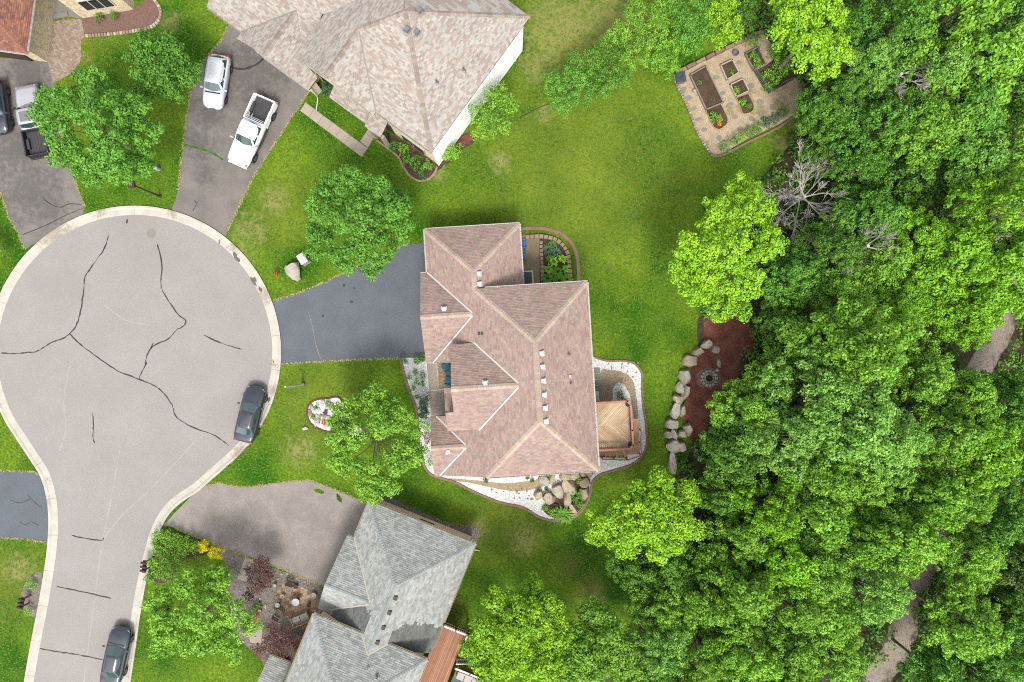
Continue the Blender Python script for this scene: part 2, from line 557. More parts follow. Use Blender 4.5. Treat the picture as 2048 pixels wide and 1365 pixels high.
M['leaf_brown'] = leafmat('leaf_brown', (.045, .105, .016), (.13, .20, .045))
M['leaf_orange'] = leafmat('leaf_orange', (.45, .16, .01), (.7, .3, .02))
M['leaf_red'] = leafmat('leaf_red', (.25, .03, .03), (.5, .07, .05))
M['grass'] = leafmat('grass', (.035, .11, .006), (.145, .205, .024), trans=.2)
M['dry_grass'] = leafmat('dry_grass', (.22, .19, .07), (.42, .36, .17), trans=.2)
# ------------------------------------------------------------------ the setting: ground, road, kerb, drives, beds
gm = MB(); gm.origin = False
gm.face([(-300, -300, 0), (300, -300, 0), (300, 300, 0), (-300, 300, 0)])
g = gm.build('lawn', M['lawn']); g['kind'] = 'structure'

cx0, cy0, r0 = 270, 705, 293
arc = []
for k in range(0, 61):
    a = R(218.5) + (R(-56 - 218.5 + 0)) * 0 + (R(-55.5) - R(218.5)) * k / 60     # clockwise in the picture, from lower left over the top
    arc.append((cx0 + r0 * math.cos(a), cy0 - r0 * math.sin(a)))
left_in = [(14, 1560), (34, 1460), (49, 1365), (62, 1290), (76, 1219), (88, 1150), (96, 1090), (98, 1030), (90, 975), (74, 936)]
right_out = [(395, 985), (362, 1006), (338, 1030), (319, 1066), (306, 1110), (294, 1160), (283, 1220), (273, 1290), (262, 1365), (250, 1450), (236, 1560)]
outer = smooth_path([W(*p)[:2] for p in left_in], 3)[:-1] + [tuple(W(*p)[:2]) for p in arc[2:-1]] + smooth_path([W(*p)[:2] for p in right_out], 3)


def offset(path, d):
    out = []
    for i, p in enumerate(path):
        a = Vector(path[max(i - 1, 0)]); b = Vector(path[min(i + 1, len(path) - 1)])
        t = (b - a).normalized()
        out.append((p[0] + t.y * d, p[1] - t.x * d))
    return out


inner = offset(outer, 0.78)
sheet('road', inner, .012, M['asphalt_road'])
road = bpy.data.objects['road']
kerb = MB(); kerb.origin = False
for i in range(len(outer) - 1):
    kerb.face([(*outer[i], .002), (*outer[i + 1], .002), (*inner[i + 1], .002), (*inner[i], .002)])
kerb = kerb.build('kerb', M['concrete']); kerb['kind'] = 'structure'
prof = [(0.0, .0), (0.0, .11), (.16, .115), (.30, .045), (.50, .03), (.78, .016), (.78, .0)]
acc, start = 0.0, 0
tot = [0.0]
for i in range(1, len(outer)):
    tot.append(tot[-1] + math.dist(outer[i], outer[i - 1]))


def at_len(s):
    s = max(0, min(s, tot[-1] - 1e-6))
    for i in range(1, len(tot)):
        if tot[i] >= s:
            t = (s - tot[i - 1]) / (tot[i] - tot[i - 1])
            a, b = Vector(outer[i - 1]), Vector(outer[i])
            tt = (Vector(outer[min(i + 1, len(outer) - 1)]) - Vector(outer[max(i - 2, 0)])).normalized()
            return a.lerp(b, t), Vector((tt.y, -tt.x))
    return Vector(outer[-1]), Vector((1, 0))


s = 0.0
while s < tot[-1]:
    e = min(s + 3.05, tot[-1])
    mb = MB()
    n = 5
    ring = []
    for k in range(n + 1):
        q, nn = at_len(s + .008 + (e - s - .016) * k / n)
        ring.append([(q.x + nn.x * d, q.y + nn.y * d, z) for d, z in prof])
    for k in range(n):
        for j in range(len(prof) - 1):
            mb.face([ring[k][j], ring[k + 1][j], ring[k + 1][j + 1], ring[k][j + 1]])
    mb.face(list(reversed(ring[0]))); mb.face(ring[-1])
    mb.build('kerb_segment', M['concrete'], kerb)
    s = e


def ribbon(name, pts, width, z, m, parent=None, wob=0.0):
    """flat strip along world xy points"""
    mb = MB(); mb.origin = False
    P = [Vector(p[:2]) for p in pts]
    Ls, Rs = [], []
    for i, p in enumerate(P):
        t = (P[min(i + 1, len(P) - 1)] - P[max(i - 1, 0)]).normalized()
        nn = Vector((-t.y, t.x))
        w = width * (1 + rnd.uniform(-wob, wob)) / 2
        Ls.append(p + nn * w); Rs.append(p - nn * w)
    for i in range(len(P) - 1):
        mb.face([(*Rs[i], z), (*Rs[i + 1], z), (*Ls[i + 1], z), (*Ls[i], z)])
    return mb.build(name, m, parent)


def raised(name, pts, width, z0, z1, m, parent=None, smooth=False):
    """raised strip (edging) of rectangular section with a rounded top along world xy points"""
    mb = MB(); mb.origin = parent is None
    P = [Vector(p[:2]) for p in pts]
    rings = []
    for i, p in enumerate(P):
        t = (P[min(i + 1, len(P) - 1)] - P[max(i - 1, 0)]).normalized()
        nn = Vector((-t.y, t.x))
        rings.append([(*(p + nn * width * a), z) for a, z in ((-.5, z0), (-.46, z1 * .8), (-.3, z1), (.3, z1), (.46, z1 * .8), (.5, z0))])
    for i in range(len(P) - 1):
        for j in range(5):
            mb.face([rings[i][j + 1], rings[i + 1][j + 1], rings[i + 1][j], rings[i][j]])
    mb.face(rings[0]); mb.face(list(reversed(rings[-1])))
    return mb.build(name, m, parent)


def seq(pts, org=(0, 0), sc_=1.0):
    return [(org[0] + x / sc_, org[1] + y / sc_) for x, y in pts]


CR = [seq([(643, 212), (628, 272), (590, 335), (525, 425), (505, 460), (490, 590), (470, 700), (445, 760), (412, 795), (370, 825), (300, 850), (225, 897), (150, 907), (80, 913), (8, 910)], (0, 400), 2.967),
      seq([(415, 797), (480, 860), (580, 935), (700, 1015), (825, 1065), (900, 1095), (960, 1135), (1020, 1215), (1045, 1285)], (0, 400), 2.967) + [(383, 854), (431, 872), (458, 892)],
      seq([(935, 265), (962, 390), (955, 490), (975, 560), (1060, 682), (1100, 712), (1095, 745), (1045, 775), (1000, 825), (895, 880), (860, 975)], (0, 400), 2.967),
      seq([(912, 848), (895, 880)], (0, 400), 2.967), seq([(873, 968), (835, 1035), (828, 1062)], (0, 400), 2.967),
      seq([(1212, 803), (1320, 853), (1435, 887)], (0, 400), 2.967),
      [(186, 826), (187, 852), (186, 876), (190, 887)], [(144, 1071), (164, 1076), (206, 1082)],
      [(114, 1173), (160, 1183), (222, 1197)], [(80, 1297), (116, 1304), (140, 1307), (168, 1312), (206, 1320)]]
for c in CR:
    p = smooth_path(c, 5)
    p = [(x + rnd.uniform(-.6, .6), y + rnd.uniform(-.6, .6)) for x, y in p]
    ribbon('crack_seal', [W(*q) for q in p], .09, .0165, M['tar'], road, .55)
M['track'] = mat('track', D(207, 200, 194), var=.05, scale=.5, fine=.10, fscale=14)
for c_ in ([(168, 1365), (180, 1270), (196, 1150), (206, 1080), (222, 1000), (240, 900)], [(206, 1080), (245, 1030), (300, 980), (370, 905), (392, 880)], [(120, 900), (132, 860), (128, 800), (140, 730)], [(210, 610), (250, 640), (300, 650)]):
    ribbon('tyre_track', [W(*q) for q in smooth_path(c_, 6)], .10, .0148, M['track'], road, .6)
# manhole cover and small stains
mb = MB(); q = W(303, 467); mb.lathe((q.x, q.y, .012), [(.40, 0), (.40, .006), (.33, .008), (.32, .004), (.05, .004)], 28)
mb.build('manhole_cover', M['slab_grey'], road)


def blob_poly(px, py, a, b, rot, n=14, j=.25):
    out = []
    for k in range(n):
        t = 2 * math.pi * k / n
        f = 1 + rnd.uniform(-j, j)
        x, y = a * math.cos(t) * f, b * math.sin(t) * f
        c, s_ = math.cos(rot), math.sin(rot)
        out.append((px + x * c - y * s_, py + x * s_ + y * c))
    return out


for px, py, a, b, r in ((254, 443, 2, 5, .2),):
    mb = MB(); mb.face([(*W(x, y)[:2], .0168) for x, y in reversed(blob_poly(px, py, a, b, r))]); mb.build('oil_stain', M['tar'], road)
pud = smooth_path([(88, 480), (62, 502), (40, 528), (18, 562), (2, 600), (-8, 640), (2, 612), (24, 570), (48, 535), (68, 512), (84, 492)], 4)
mb = MB(); mb.origin = False; mb.face([(*W(x, y)[:2], .0235) for x, y in reversed(pud)])
o = mb.build('puddle', M['puddle']); o['kind'] = 'structure'
for px, py, a, b, r in ((473, 515, 5, 10, -.6), (509, 563, 5, 12, -.5), (521, 579, 3, 6, -.5), (440, 484, 3, 4, 0), (547, 722, 2, 4, 0), (539, 802, 5, 9, .3), (525, 845, 5, 10, .5), (514, 861, 4, 7, .6),
                        (485, 900, 5, 11, .9), (475, 911, 3, 8, .9), (464, 925, 2, 4, 1), (455, 934, 2, 3, 1), (497, 888, 3, 6, .9)):
    # lies on the gutter pan, following its fall
    pts = []
    for x, y in reversed(blob_poly(px, py, a, b, r)):
        w = W(x, y)
        k = min(range(len(outer)), key=lambda i: (outer[i][0] - w.x) ** 2 + (outer[i][1] - w.y) ** 2)
        d = math.dist(outer[k], w[:2])
        z = np.interp(d, [q[0] for q in prof[2:6]], [q[1] for q in prof[2:6]]) + .004
        pts.append((w.x, w.y, float(z)))
    cxp = sum(p[0] for p in pts) / len(pts), sum(p[1] for p in pts) / len(pts), sum(p[2] for p in pts) / len(pts)
    mb = MB()
    for i in range(len(pts)):
        mb.face([pts[i], pts[(i + 1) % len(pts)], cxp])
    mb.build('damp_patch', M['damp'], kerb)

DR = {
 'a': [(-160, 116), (96, 116), (108, 165), (125, 270), (148, 355), (170, 415), (165, 430), (110, 462), (50, 500), (36, 465), (20, 440), (0, 385), (-40, 320), (-160, 260)],
 'b': [(462, 40), (560, 100), (640, 175), (617, 186), (560, 271), (506, 357), (455, 462), (450, 480), (400, 452), (345, 432), (344, 418), (357, 381), (361, 337), (366, 293), (371, 253), (381, 185), (411, 118), (438, 88), (455, 57)],
 'c': [(530, 612), (543, 603), (555, 600), (595, 587), (643, 568), (672, 554), (697, 542), (760, 512), (815, 489), (900, 482), (900, 715), (799, 717), (735, 719), (672, 722), (584, 728), (540, 731)],
 'd': [(325, 1050), (332, 1045), (400, 975), (439, 966), (455, 971), (491, 975), (560, 966), (615, 960), (671, 980), (735, 1008), (770, 1040), (720, 1180), (645, 1172), (560, 1137), (439, 1093), (350, 1056)],
 'e': [(-120, 940), (40, 943), (70, 944), (100, 960), (112, 1050), (100, 1088), (75, 1083), (50, 1078), (-120, 1072)]}


def jag(poly, step=.35, amp=.035):
    out = []
    P = [W(*p)[:2] for p in poly]
    for i in range(len(P)):
        a, b = Vector(P[i]), Vector(P[(i + 1) % len(P)])
        L = (b - a).length
        k = max(1, int(L / step))
        t = (b - a).normalized() if L else Vector((1, 0))
        for j in range(k):
            q = a.lerp(b, j / k) + Vector((-t.y, t.x)) * rnd.uniform(-amp, amp)
            out.append((q.x, q.y))
    return out


for k, m in (('a', 'asphalt_old'), ('b', 'asphalt_old'), ('c', 'asphalt_sealed'), ('d', 'asphalt_pale'), ('e', 'asphalt_sealed')):
    o = sheet('driveway', jag(DR[k]), .008, M[m])
    if k == 'c':
        ribbon('crack', [W(*p) for p in smooth_path([(617, 625), (625, 655), (632, 690), (643, 722)], 5)], .03, .0125, M['tan_gravel'], o, .5)
        for px, py, a in ((688, 571, 3), (703, 604, 3), (646, 632, 2.5), (708, 577, 2)):
            mb = MB(); mb.face([(*W(x, y)[:2], .0128) for x, y in reversed(blob_poly(px, py, a, a, 0))]); mb.build('oil_stain', M['tar'], o)
    if k == 'b':
        ribbon('crack', [W(*p) for p in smooth_path([(366, 290), (395, 296), (425, 307), (446, 320)], 5)], .16, .0125, M['lawn'], o, .5)
        ribbon('crack', [W(*p) for p in smooth_path([(466, 137), (490, 138), (515, 128), (528, 116)], 5)], .16, .0125, M['tar'], o, .5)
        ribbon('crack', [W(*p) for p in smooth_path([(388, 400), (393, 408), (386, 422)], 4)], .06, .0125, M['tar'], o, .5)
    if k == 'a':
        ribbon('crack', [W(*p) for p in smooth_path([(85, 395), (100, 408), (120, 415), (140, 408), (162, 410)], 5)], .07, .0125, M['tar'], o, .4)
        ribbon('crack', [W(*p) for p in smooth_path([(45, 470), (90, 452), (130, 432), (168, 416)], 5)], .06, .0125, M['tar'], o, .4)
    if k == 'd':
        for px, py, a, b, r in ((639, 983, 11, 4, .3), (678, 997, 4, 9, -.5)):
            mb = MB(); mb.face([(*W(x, y)[:2], .0128) for x, y in reversed(blob_poly(px, py, a, b, r, 16, .3))]); mb.build('moss_patch', M['lawn'], o)
    if k == 'e':
        for c in ([(40, 1045), (52, 1050), (62, 1044), (78, 1052)], [(20, 1000), (40, 1006), (60, 998)], [(55, 990), (75, 1010), (84, 1015)]):
            ribbon('crack', [W(*p) for p in smooth_path(c, 5)], .05, .0125, M['tar'], o, .4)

# wood floor and the gravel path through it
ff = [(2600, -400), (1500, -400), (1480, 40), (1540, 120), (1600, 200), (1600, 260), (1545, 330), (1490, 400), (1450, 500), (1430, 600), (1395, 640), (1400, 760), (1390, 860), (1370, 930), (1350, 960),
      (1300, 1060), (1275, 1130), (1290, 1200), (1260, 1290), (1150, 1380), (1100, 1440), (980, 1800), (2600, 1800)]
sheet('forest_floor', [W(*p)[:2] for p in smooth_path(ff, 4, True)], .004, M['earth'])
gp = smooth_path([(2180, 250), (2100, 330), (2040, 395), (2010, 500), (2020, 600), (1990, 680), (1940, 780), (1900, 900), (1890, 1010), (1860, 1110), (1815, 1200), (1800, 1290), (1750, 1365), (1700, 1500)], 6)
ribbon('gravel_path', [W(*p) for p in gp], 2.3, .010, M['gravel_path'], None, .12)['kind'] = 'structure'

# beds of gravel, mulch and planting (flat sheets with their own edging)
def bed(name, pts, m, z=.012, smooth=4):
    return sheet(name, [W(*p)[:2] for p in (smooth_path(pts, smooth, True) if smooth else pts)], z, M[m])


front = [(800, 716), (808, 745), (818, 780), (832, 815), (836, 850), (838, 885), (846, 925), (858, 946), (875, 955), (910, 965), (950, 985), (1000, 1005), (1045, 1015), (1080, 1035), (1112, 1042), (1140, 1040),
         (1165, 1020), (1178, 995), (1185, 965), (1200, 950), (1232, 940), (1262, 930), (1282, 915), (1293, 890), (1292, 850), (1286, 810), (1284, 770), (1283, 745), (1268, 727), (1245, 722), (1215, 722), (1190, 715)]
fr_in = front + [(1120, 716), (1120, 900), (900, 900), (900, 716)]
bed('white_gravel_bed', front + [(1000, 720), (900, 716)], 'white_gravel', .012, 0)
raised('garden_edging', [W(*p) for p in smooth_path(front, 5)], .20, 0, .09, M['edging'])
tag(bpy.data.objects['garden_edging'], 'curving brownish concrete edging round the brown roofed house\'s white gravel beds', 'edging')
bed('tan_gravel_bed', [(900, 957), (960, 962), (1010, 967), (1060, 962), (1085, 958), (1092, 970), (1070, 978), (1030, 983), (985, 976), (940, 966), (908, 962)], 'tan_gravel', .018)
bed('tan_gravel_bed', [(1201, 745), (1218, 740), (1245, 745), (1265, 760), (1272, 790), (1276, 830), (1270, 850), (1262, 800), (1252, 775), (1238, 765), (1226, 778), (1224, 800), (1200, 805)], 'tan_gravel', .018)
bed('soil_bed', [(1084, 1015), (1100, 1003), (1110, 985), (1140, 985), (1150, 960), (1175, 955), (1178, 985), (1165, 1015), (1140, 1035), (1115, 1038), (1095, 1030)], 'soil', .018)
isl = smooth_path([(680, 797), (655, 797), (632, 800), (618, 810), (614, 826), (620, 845), (636, 857), (656, 864), (690, 868), (725, 880), (732, 866), (700, 835)], 5, True)
bed('white_gravel_bed', isl, 'white_gravel', .012, 0)
raised('garden_edging', [W(*p) for p in isl + isl[:1]], .16, 0, .08, M['edging_brown'])
tag(bpy.data.objects['garden_edging.001'], 'brick coloured edging round the white rock island under the front yard tree', 'edging')
bed('mulch_bed', [(1410, 640), (1450, 625), (1490, 640), (1510, 690), (1480, 720), (1475, 760), (1450, 800), (1420, 850), (1395, 880), (1375, 870), (1365, 830), (1375, 790), (1378, 750), (1395, 710), (1408, 680)], 'mulch', .010)
# grey house yard
bed('river_rock_bed', [(443, 1095), (470, 1108), (500, 1118), (560, 1142), (640, 1170), (640, 1250), (600, 1365), (560, 1420), (540, 1365), (532, 1340), (515, 1310), (490, 1290), (460, 1250), (440, 1210), (455, 1180), (460, 1150), (450, 1125), (438, 1110)], 'river_rock', .006)
bed('river_rock_bed', [(775, 985), (800, 1005), (840, 1022), (880, 1040), (920, 1050), (955, 1055), (960, 1075), (940, 1090), (880, 1070), (800, 1040), (770, 1010)], 'river_rock', .006)
bed('soil_bed', [(305, 1085), (320, 1065), (360, 1068), (440, 1100), (410, 1110), (372, 1118), (355, 1140), (340, 1165), (310, 1165), (296, 1150), (300, 1110)], 'soil', .005)
bed('river_rock_bed', [(84, 1146), (66, 1152), (50, 1168), (42, 1190), (44, 1212), (56, 1228), (70, 1236), (78, 1200)], 'river_rock', .006)
# top-left house
bed('red_gravel_bed', [(163, 38), (215, 25), (262, 20), (300, -6), (314, 6), (322, 25), (320, 42), (308, 54), (280, 62), (230, 68), (172, 72)], 'red_gravel', .010, 0)
# pale house front and side beds
bed('soil_bed', [(752, 268), (768, 262), (880, 322), (872, 345), (850, 360), (832, 358), (815, 345), (805, 325), (785, 300), (762, 282)], 'soil', .010)
bed('soil_bed', [(874, 322), (900, 290), (935, 265), (948, 285), (915, 305), (900, 325), (882, 332)], 'soil', .006)
raised('garden_edging', [W(*p) for p in smooth_path([(753, 281), (775, 297), (797, 315), (806, 333), (820, 352), (838, 362), (858, 358), (870, 345), (874, 334)], 5)], .18, 0, .09, M['pink_stone'])
tag(bpy.data.objects['garden_edging.002'], 'pale stone edging curving round the front bed of the white walled house', 'edging')
bed('dark_soil_patch', [(915, 285), (940, 262), (946, 278), (925, 293)], 'mulch', .012, 0)
# patio corner of the brown house
bed('patio', [(1030, 468), (1079, 470), (1081, 580), (1030, 585)], 'patio', .020, 0)
bed('soil_bed', [(1080, 475), (1105, 475), (1125, 485), (1138, 510), (1142, 580), (1080, 580)], 'soil', .012)
raised('concrete_mow_strip', [W(*p) for p in smooth_path([(1020, 462), (1060, 457), (1095, 459), (1125, 470), (1145, 490), (1154, 515), (1157, 545), (1158, 580)], 5)], .30, 0, .06, M['edging'])
tag(bpy.data.objects['concrete_mow_strip'], 'pale curved concrete mow strip sweeping round the corner patio bed', 'edging')
# kitchen garden
gpoly = [(1349, 150), (1525, 65), (1600, 165), (1608, 200), (1595, 225), (1560, 248), (1500, 275), (1450, 305), (1432, 312), (1415, 300), (1395, 265), (1370, 205)]
bed('garden_gravel', gpoly, 'garden_gravel', .010, 0)
raised('garden_edging', [W(*p) for p in smooth_path([(1420, 309), (1432, 313), (1455, 306), (1500, 283), (1545, 262), (1580, 240), (1597, 222), (1604, 205), (1606, 185), (1603, 165)], 5)], .22, 0, .12, M['edging'])
tag(bpy.data.objects['garden_edging.003'], 'curved tan edging along the lower side of the kitchen garden', 'edging')
# ------------------------------------------------------------------ roofs of single shingles
def clip_rect(poly, x0, x1, y0, y1):
    """Sutherland-Hodgman: polygon (2d) against an axis-aligned rectangle"""
    for ax, lim, sg in ((0, x0, 1), (0, x1, -1), (1, y0, 1), (1, y1, -1)):
        out = []
        n = len(poly)
        for i in range(n):
            a, b = poly[i], poly[(i + 1) % n]
            da, db = (a[ax] - lim) * sg, (b[ax] - lim) * sg
            if da >= 0:
                out.append(a)
            if (da >= 0) != (db >= 0):
                t = da / (da - db)
                out.append((a[0] + (b[0] - a[0]) * t, a[1] + (b[1] - a[1]) * t))
        poly = out
        if len(poly) < 3:
            return []
    return poly


def area2(p):
    return 0.5 * sum(p[i][0] * p[(i + 1) % len(p)][1] - p[(i + 1) % len(p)][0] * p[i][1] for i in range(len(p)))


def tabs(mb, pts, down, exp_, wid, pal, lift=.02, gap=.0, h0=.006, h1=.024, weights=None, dark=None, jitter=.05, half=True):
    """cover the planar 3d polygon pts with rows of tabs running across `down`"""
    pts = [Vector(p) for p in pts]
    n = Vector((0, 0, 0))
    for i in range(len(pts)):
        n += (pts[i] - pts[0]).cross(pts[(i + 1) % len(pts)] - pts[0])
    n.normalize()
    if n.z < 0:
        n = -n
    d = (down - n * down.dot(n)).normalized()
    a = d.cross(n).normalized()
    o = pts[0]
    P = [((p - o).dot(a), (p - o).dot(d)) for p in pts]
    if area2(P) < 0:
        P.reverse()
    xs = [p[0] for p in P]; ys = [p[1] for p in P]
    row = 0
    t = min(ys)
    while t < max(ys):
        off = (rnd.random() if half else (row % 2) * .5) * wid
        x = min(xs) - off
        while x < max(xs):
            w = wid * (rnd.uniform(.75, 1.25) if half else 1)
            q = clip_rect(P, x, x + w - gap, t, t + exp_ - gap)
            if q and abs(area2(q)) > .0006:
                c = rnd.choices(pal, weights)[0] if weights else rnd.choice(pal)
                f = 1 + rnd.uniform(-jitter, jitter)
                c = tuple(v * f for v in c)
                hh = rnd.uniform(.8, 1.25)
                V = [o + a * u + d * v + n * (lift + h0 + (h1 - h0) * hh * (v - t) / exp_) for u, v in q]
                if dark:
                    ctr = sum(V, Vector()) / len(V)
                    k = dark(ctr)
                    if k < 1:
                        c = tuple(v * k for v in c)
                if (V[1] - V[0]).cross(V[2] - V[0]).dot(n) < 0:
                    V.reverse()
                mb.face(V, c)
                y1 = t + exp_ - gap
                for i in range(len(q)):        # the butt edge
                    p0, p1 = q[i], q[(i + 1) % len(q)]
                    if abs(p0[1] - y1) < 1e-5 and abs(p1[1] - y1) < 1e-5 and abs(p0[0] - p1[0]) > .02:
                        A = o + a * p0[0] + d * p0[1] + n * (lift + h1 * hh); B = o + a * p1[0] + d * p1[1] + n * (lift + h1 * hh)
                        mb.face([A, A - n * h1, B - n * h1, B], tuple(v * .9 for v in c))
            x += w
        t += exp_
        row += 1


class House:
    def __init__(s, name, px, py, ang, label):
        s.o = W(px, py)
        s.a = R(ang)
        s.root = empty(name, (s.o.x, s.o.y, 0), label, 'house')
        s.roofmb = MB()
        s.sh = MB()
        s.faces = []

    def L(s, u, v, z=0.0):
        c, q = math.cos(s.a), math.sin(s.a)
        return Vector((s.o.x + u * c - v * q, s.o.y + u * q + v * c, z))

    def uv(s, px, py, z):
        p = W(px, py, z) - s.o
        c, q = math.cos(s.a), math.sin(s.a)
        return (p.x * c + p.y * q, -p.x * q + p.y * c)

    def dirv(s, du, dv):
        c, q = math.cos(s.a), math.sin(s.a)
        return Vector((du * c - dv * q, du * q + dv * c, 0))

    def roof(s, poly, zf, down, pal, exp_=.145, wid=.30, weights=None, dark=None, thick=.16, jitter=.05):
        P = [s.L(u, v, zf(u, v)) for u, v in poly]
        if area2([(p.x, p.y) for p in P]) < 0:
            P.reverse()
        lo = [p - Vector((0, 0, thick)) for p in P]
        s.roofmb.face(P); s.roofmb.face(list(reversed(lo)))
        for i in range(len(P)):
            j = (i + 1) % len(P)
            s.roofmb.face([lo[i], lo[j], P[j], P[i]])
        dz = zf(down[0], down[1]) - zf(0, 0)
        dn = s.dirv(*down) + Vector((0, 0, dz))
        tabs(s.sh, P, dn, exp_, wid, pal, weights=weights, dark=dark, jitter=jitter)

    def finish(s, under):
        s.r = s.roofmb.build('roof', under, s.root)
        o = s.sh.build('shingles', M['shingle'], s.r)
        o['kind'] = 'stuff'

    def bar(s, name, a, b, w, h, m, parent=None, up=0.0):
        """straight strip from local 3d a to b (ridge cap, flashing, gutter)"""
        A, B = s.L(*a), s.L(*b)
        A.z += up; B.z += up
        t = (B - A).normalized()
        sd = t.cross(Vector((0, 0, 1))).normalized() * w / 2
        upv = sd.cross(t).normalized() * h
        if upv.z < 0:
            upv = -upv
        mb = MB()
        V = [A - sd, A + sd, B + sd, B - sd]
        T = [p + upv for p in V]
        mb.face(list(reversed(V))); mb.face(T)
        for i in range(4):
            j = (i + 1) % 4
            mb.face([V[i], V[j], T[j], T[i]])
        for f in range(len(mb.f)):
            pass
        return mb.build(name, m, parent or s.r)

    def gutter(s, a, b, m, w=.12):
        """eave gutter with an open trough"""
        A, B = s.L(*a), s.L(*b)
        t = (B - A).normalized()
        sd = t.cross(Vector((0, 0, 1))).normalized()
        mb = MB()
        sec = [(-w / 2, .0), (w / 2, .0), (w / 2, .12), (w / 2 - .022, .12), (w / 2 - .022, .03), (-w / 2 + .022, .03), (-w / 2 + .022, .12), (-w / 2, .12)]
        r = [[p + sd * x + Vector((0, 0, y - .1)) for x, y in sec] for p in (A, B)]
        for i in range(8):
            j = (i + 1) % 8
            mb.face([r[0][j], r[0][i], r[1][i], r[1][j]])
        mb.face(r[0]); mb.face(list(reversed(r[1])))
        L = (B - A).length
        k = 1.0
        while k < L - .3:
            c = A + t * k
            mb.box((c.x, c.y, c.z + .0225), (.04, w * .92, .012), math.atan2(t.y, t.x))
            k += 1.15
        return mb.build('gutter', m, s.r)

    def caps(s, a, b, w, pal, seg=.20, each=False, flat=.07):
        """overlapping ridge or hip cap shingles from low point a to high point b"""
        A, B = s.L(*a), s.L(*b)
        L = (B - A).length
        t = (B - A) / L
        sd = Vector((t.y, -t.x, 0)).normalized()
        up = sd.cross(t).normalized()
        if up.z < 0:
            up = -up
        n = max(1, int(L / seg))
        mb = MB()
        shared = None
        for i in range(n):
            c = A + t * (L * i / n)
            e = A + t * (L * (i + 1.12) / n)
            col = tuple(v * (1 + rnd.uniform(-.06, .06)) for v in rnd.choice(pal))
            m_ = MB() if each else mb
            l0, l1, dr = .075, .045, w / 2 * flat * 6
            for sg in (1, -1):
                q = [c + up * l0, e + up * l1, e + sd * sg * w / 2 - Vector((0, 0, dr)) + up * l1, c + sd * sg * w / 2 - Vector((0, 0, dr)) + up * l0]
                if sg < 0:
                    q.reverse()
                if (q[1] - q[0]).cross(q[2] - q[0]).z < 0:
                    q.reverse()
                m_.face(q, col)
                r = [c + up * l0, c + sd * sg * w / 2 - Vector((0, 0, dr)) + up * l0]
                m_.face([r[0], r[1], r[1] - up * .05, r[0] - up * .05], tuple(v * .8 for v in col))
            if each:
                m_.build('ridge_cap', M['shingle'], s.r)
        if not each:
            mb.build('ridge_cap', M['shingle'], s.r)

    def wall(s, poly, z0, z1, m, name='wall'):
        mb = MB()
        mb.prism([s.L(u, v)[:2] for u, v in poly], z0, z1)
        return mb.build(name, m, s.root)

    def block(s, name, u, v, z, d, m, parent=None, bevel=0, top=1.0, rz=0):
        mb = MB()
        p = s.L(u, v, z)
        mb.box(p, d, s.a + rz, top=top)
        return mb.build(name, m, parent or s.root, bevel=bevel)

    def vent(s, u, v, z, m, size=.42, rot=0.0):
        mb = MB()
        p = s.L(u, v, z)
        mb.box((p.x, p.y, p.z + .13), (size, size, .26), s.a + rot, top=.92)
        mb.box((p.x, p.y, p.z + .02), (size * 1.35, size * 1.35, .06), s.a + rot)
        return mb.build('roof_vent', m, s.r)

    def pipe(s, u, v, z, m, r=.07):
        mb = MB()
        p = s.L(u, v, z)
        mb.lathe((p.x, p.y, p.z - .05), [(r * 2.2, 0), (r * 2.1, .09), (r * 1.1, .14), (r, .42), (r * .7, .42), (r * .7, .3)], 12)
        return mb.build('vent_pipe', m, s.r)

    def window(s, u, v, z, w, h, nrm, m_frame):
        """window on a wall facing local direction nrm (du,dv)"""
        rz = math.atan2(nrm[1], nrm[0]) - math.pi / 2
        p = s.L(u, v, z)
        mb = MB(); mb.box(p, (w, .10, h), s.a + rz)
        f = mb.build('window', m_frame, s.root)
        q = s.L(u + nrm[0] * .06, v + nrm[1] * .06, z)
        for k in (-1, 1):
            c = s.L(u + nrm[0] * .06 - nrm[1] * k * w * .24, v + nrm[1] * .06 + nrm[0] * k * w * .24, z)
            mb = MB(); mb.box(c, (w * .43, .03, h * .86), s.a + rz)
            mb.build('pane', M['glass'], f)
        return f


def slab(h, name, pts_uv, z0, z1, m, parent=None):
    mb = MB()
    mb.prism([h.L(u, v)[:2] for u, v in pts_uv], z0, z1)
    return mb.build(name, m, parent)


# ------------------------------------------------------------------ house 1: brown hipped roof in the middle
P1 = [D(212, 184, 171), D(204, 172, 160), D(195, 161, 148), D(207, 180, 162), D(192, 173, 164), D(216, 188, 169), D(206, 172, 163)]
CAP1 = [D(230, 204, 182), D(224, 198, 176), D(234, 210, 190)]
h1 = House('brown_roof_house', 1024, 690, 3.6, 'large house with brown pink hipped shingle roof and white gutters in the centre')
p = .545
zw = lambda u, v: 3.2 + p * (u + 6.5)
ze = lambda u, v: 5.3 + p * (6.15 - u)
zn = lambda u, v: 5.3 + p * (4.57 - v)
zs = lambda u, v: 5.3 + p * (v + 10.2)
age = lambda c: 1.0
h1.roof([(-6.5, 9.8), (-6.5, -1.0), (-4.7, -1.0), (-4.7, -5.38), (-6.5, -5.38), (-6.5, -10.2), (-2.65, -10.2), (1.75, -5.8), (1.75, .17), (-2.65, 4.57), (-2.65, 5.95)], zw, (-1, 0), P1)
h1.roof([(-6.5, 9.8), (-2.65, 5.95), (1.2, 9.8)], lambda u, v: 3.2 + p * (9.8 - v), (0, 1), P1)
h1.roof([(1.2, 9.8), (-2.65, 5.95), (-2.65, 4.57), (1.2, 4.57)], lambda u, v: 3.2 + p * (1.2 - u), (1, 0), P1)
h1.roof([(6.15, 4.57), (6.15, -10.2), (1.75, -5.8), (1.75, .17)], ze, (1, 0), P1)
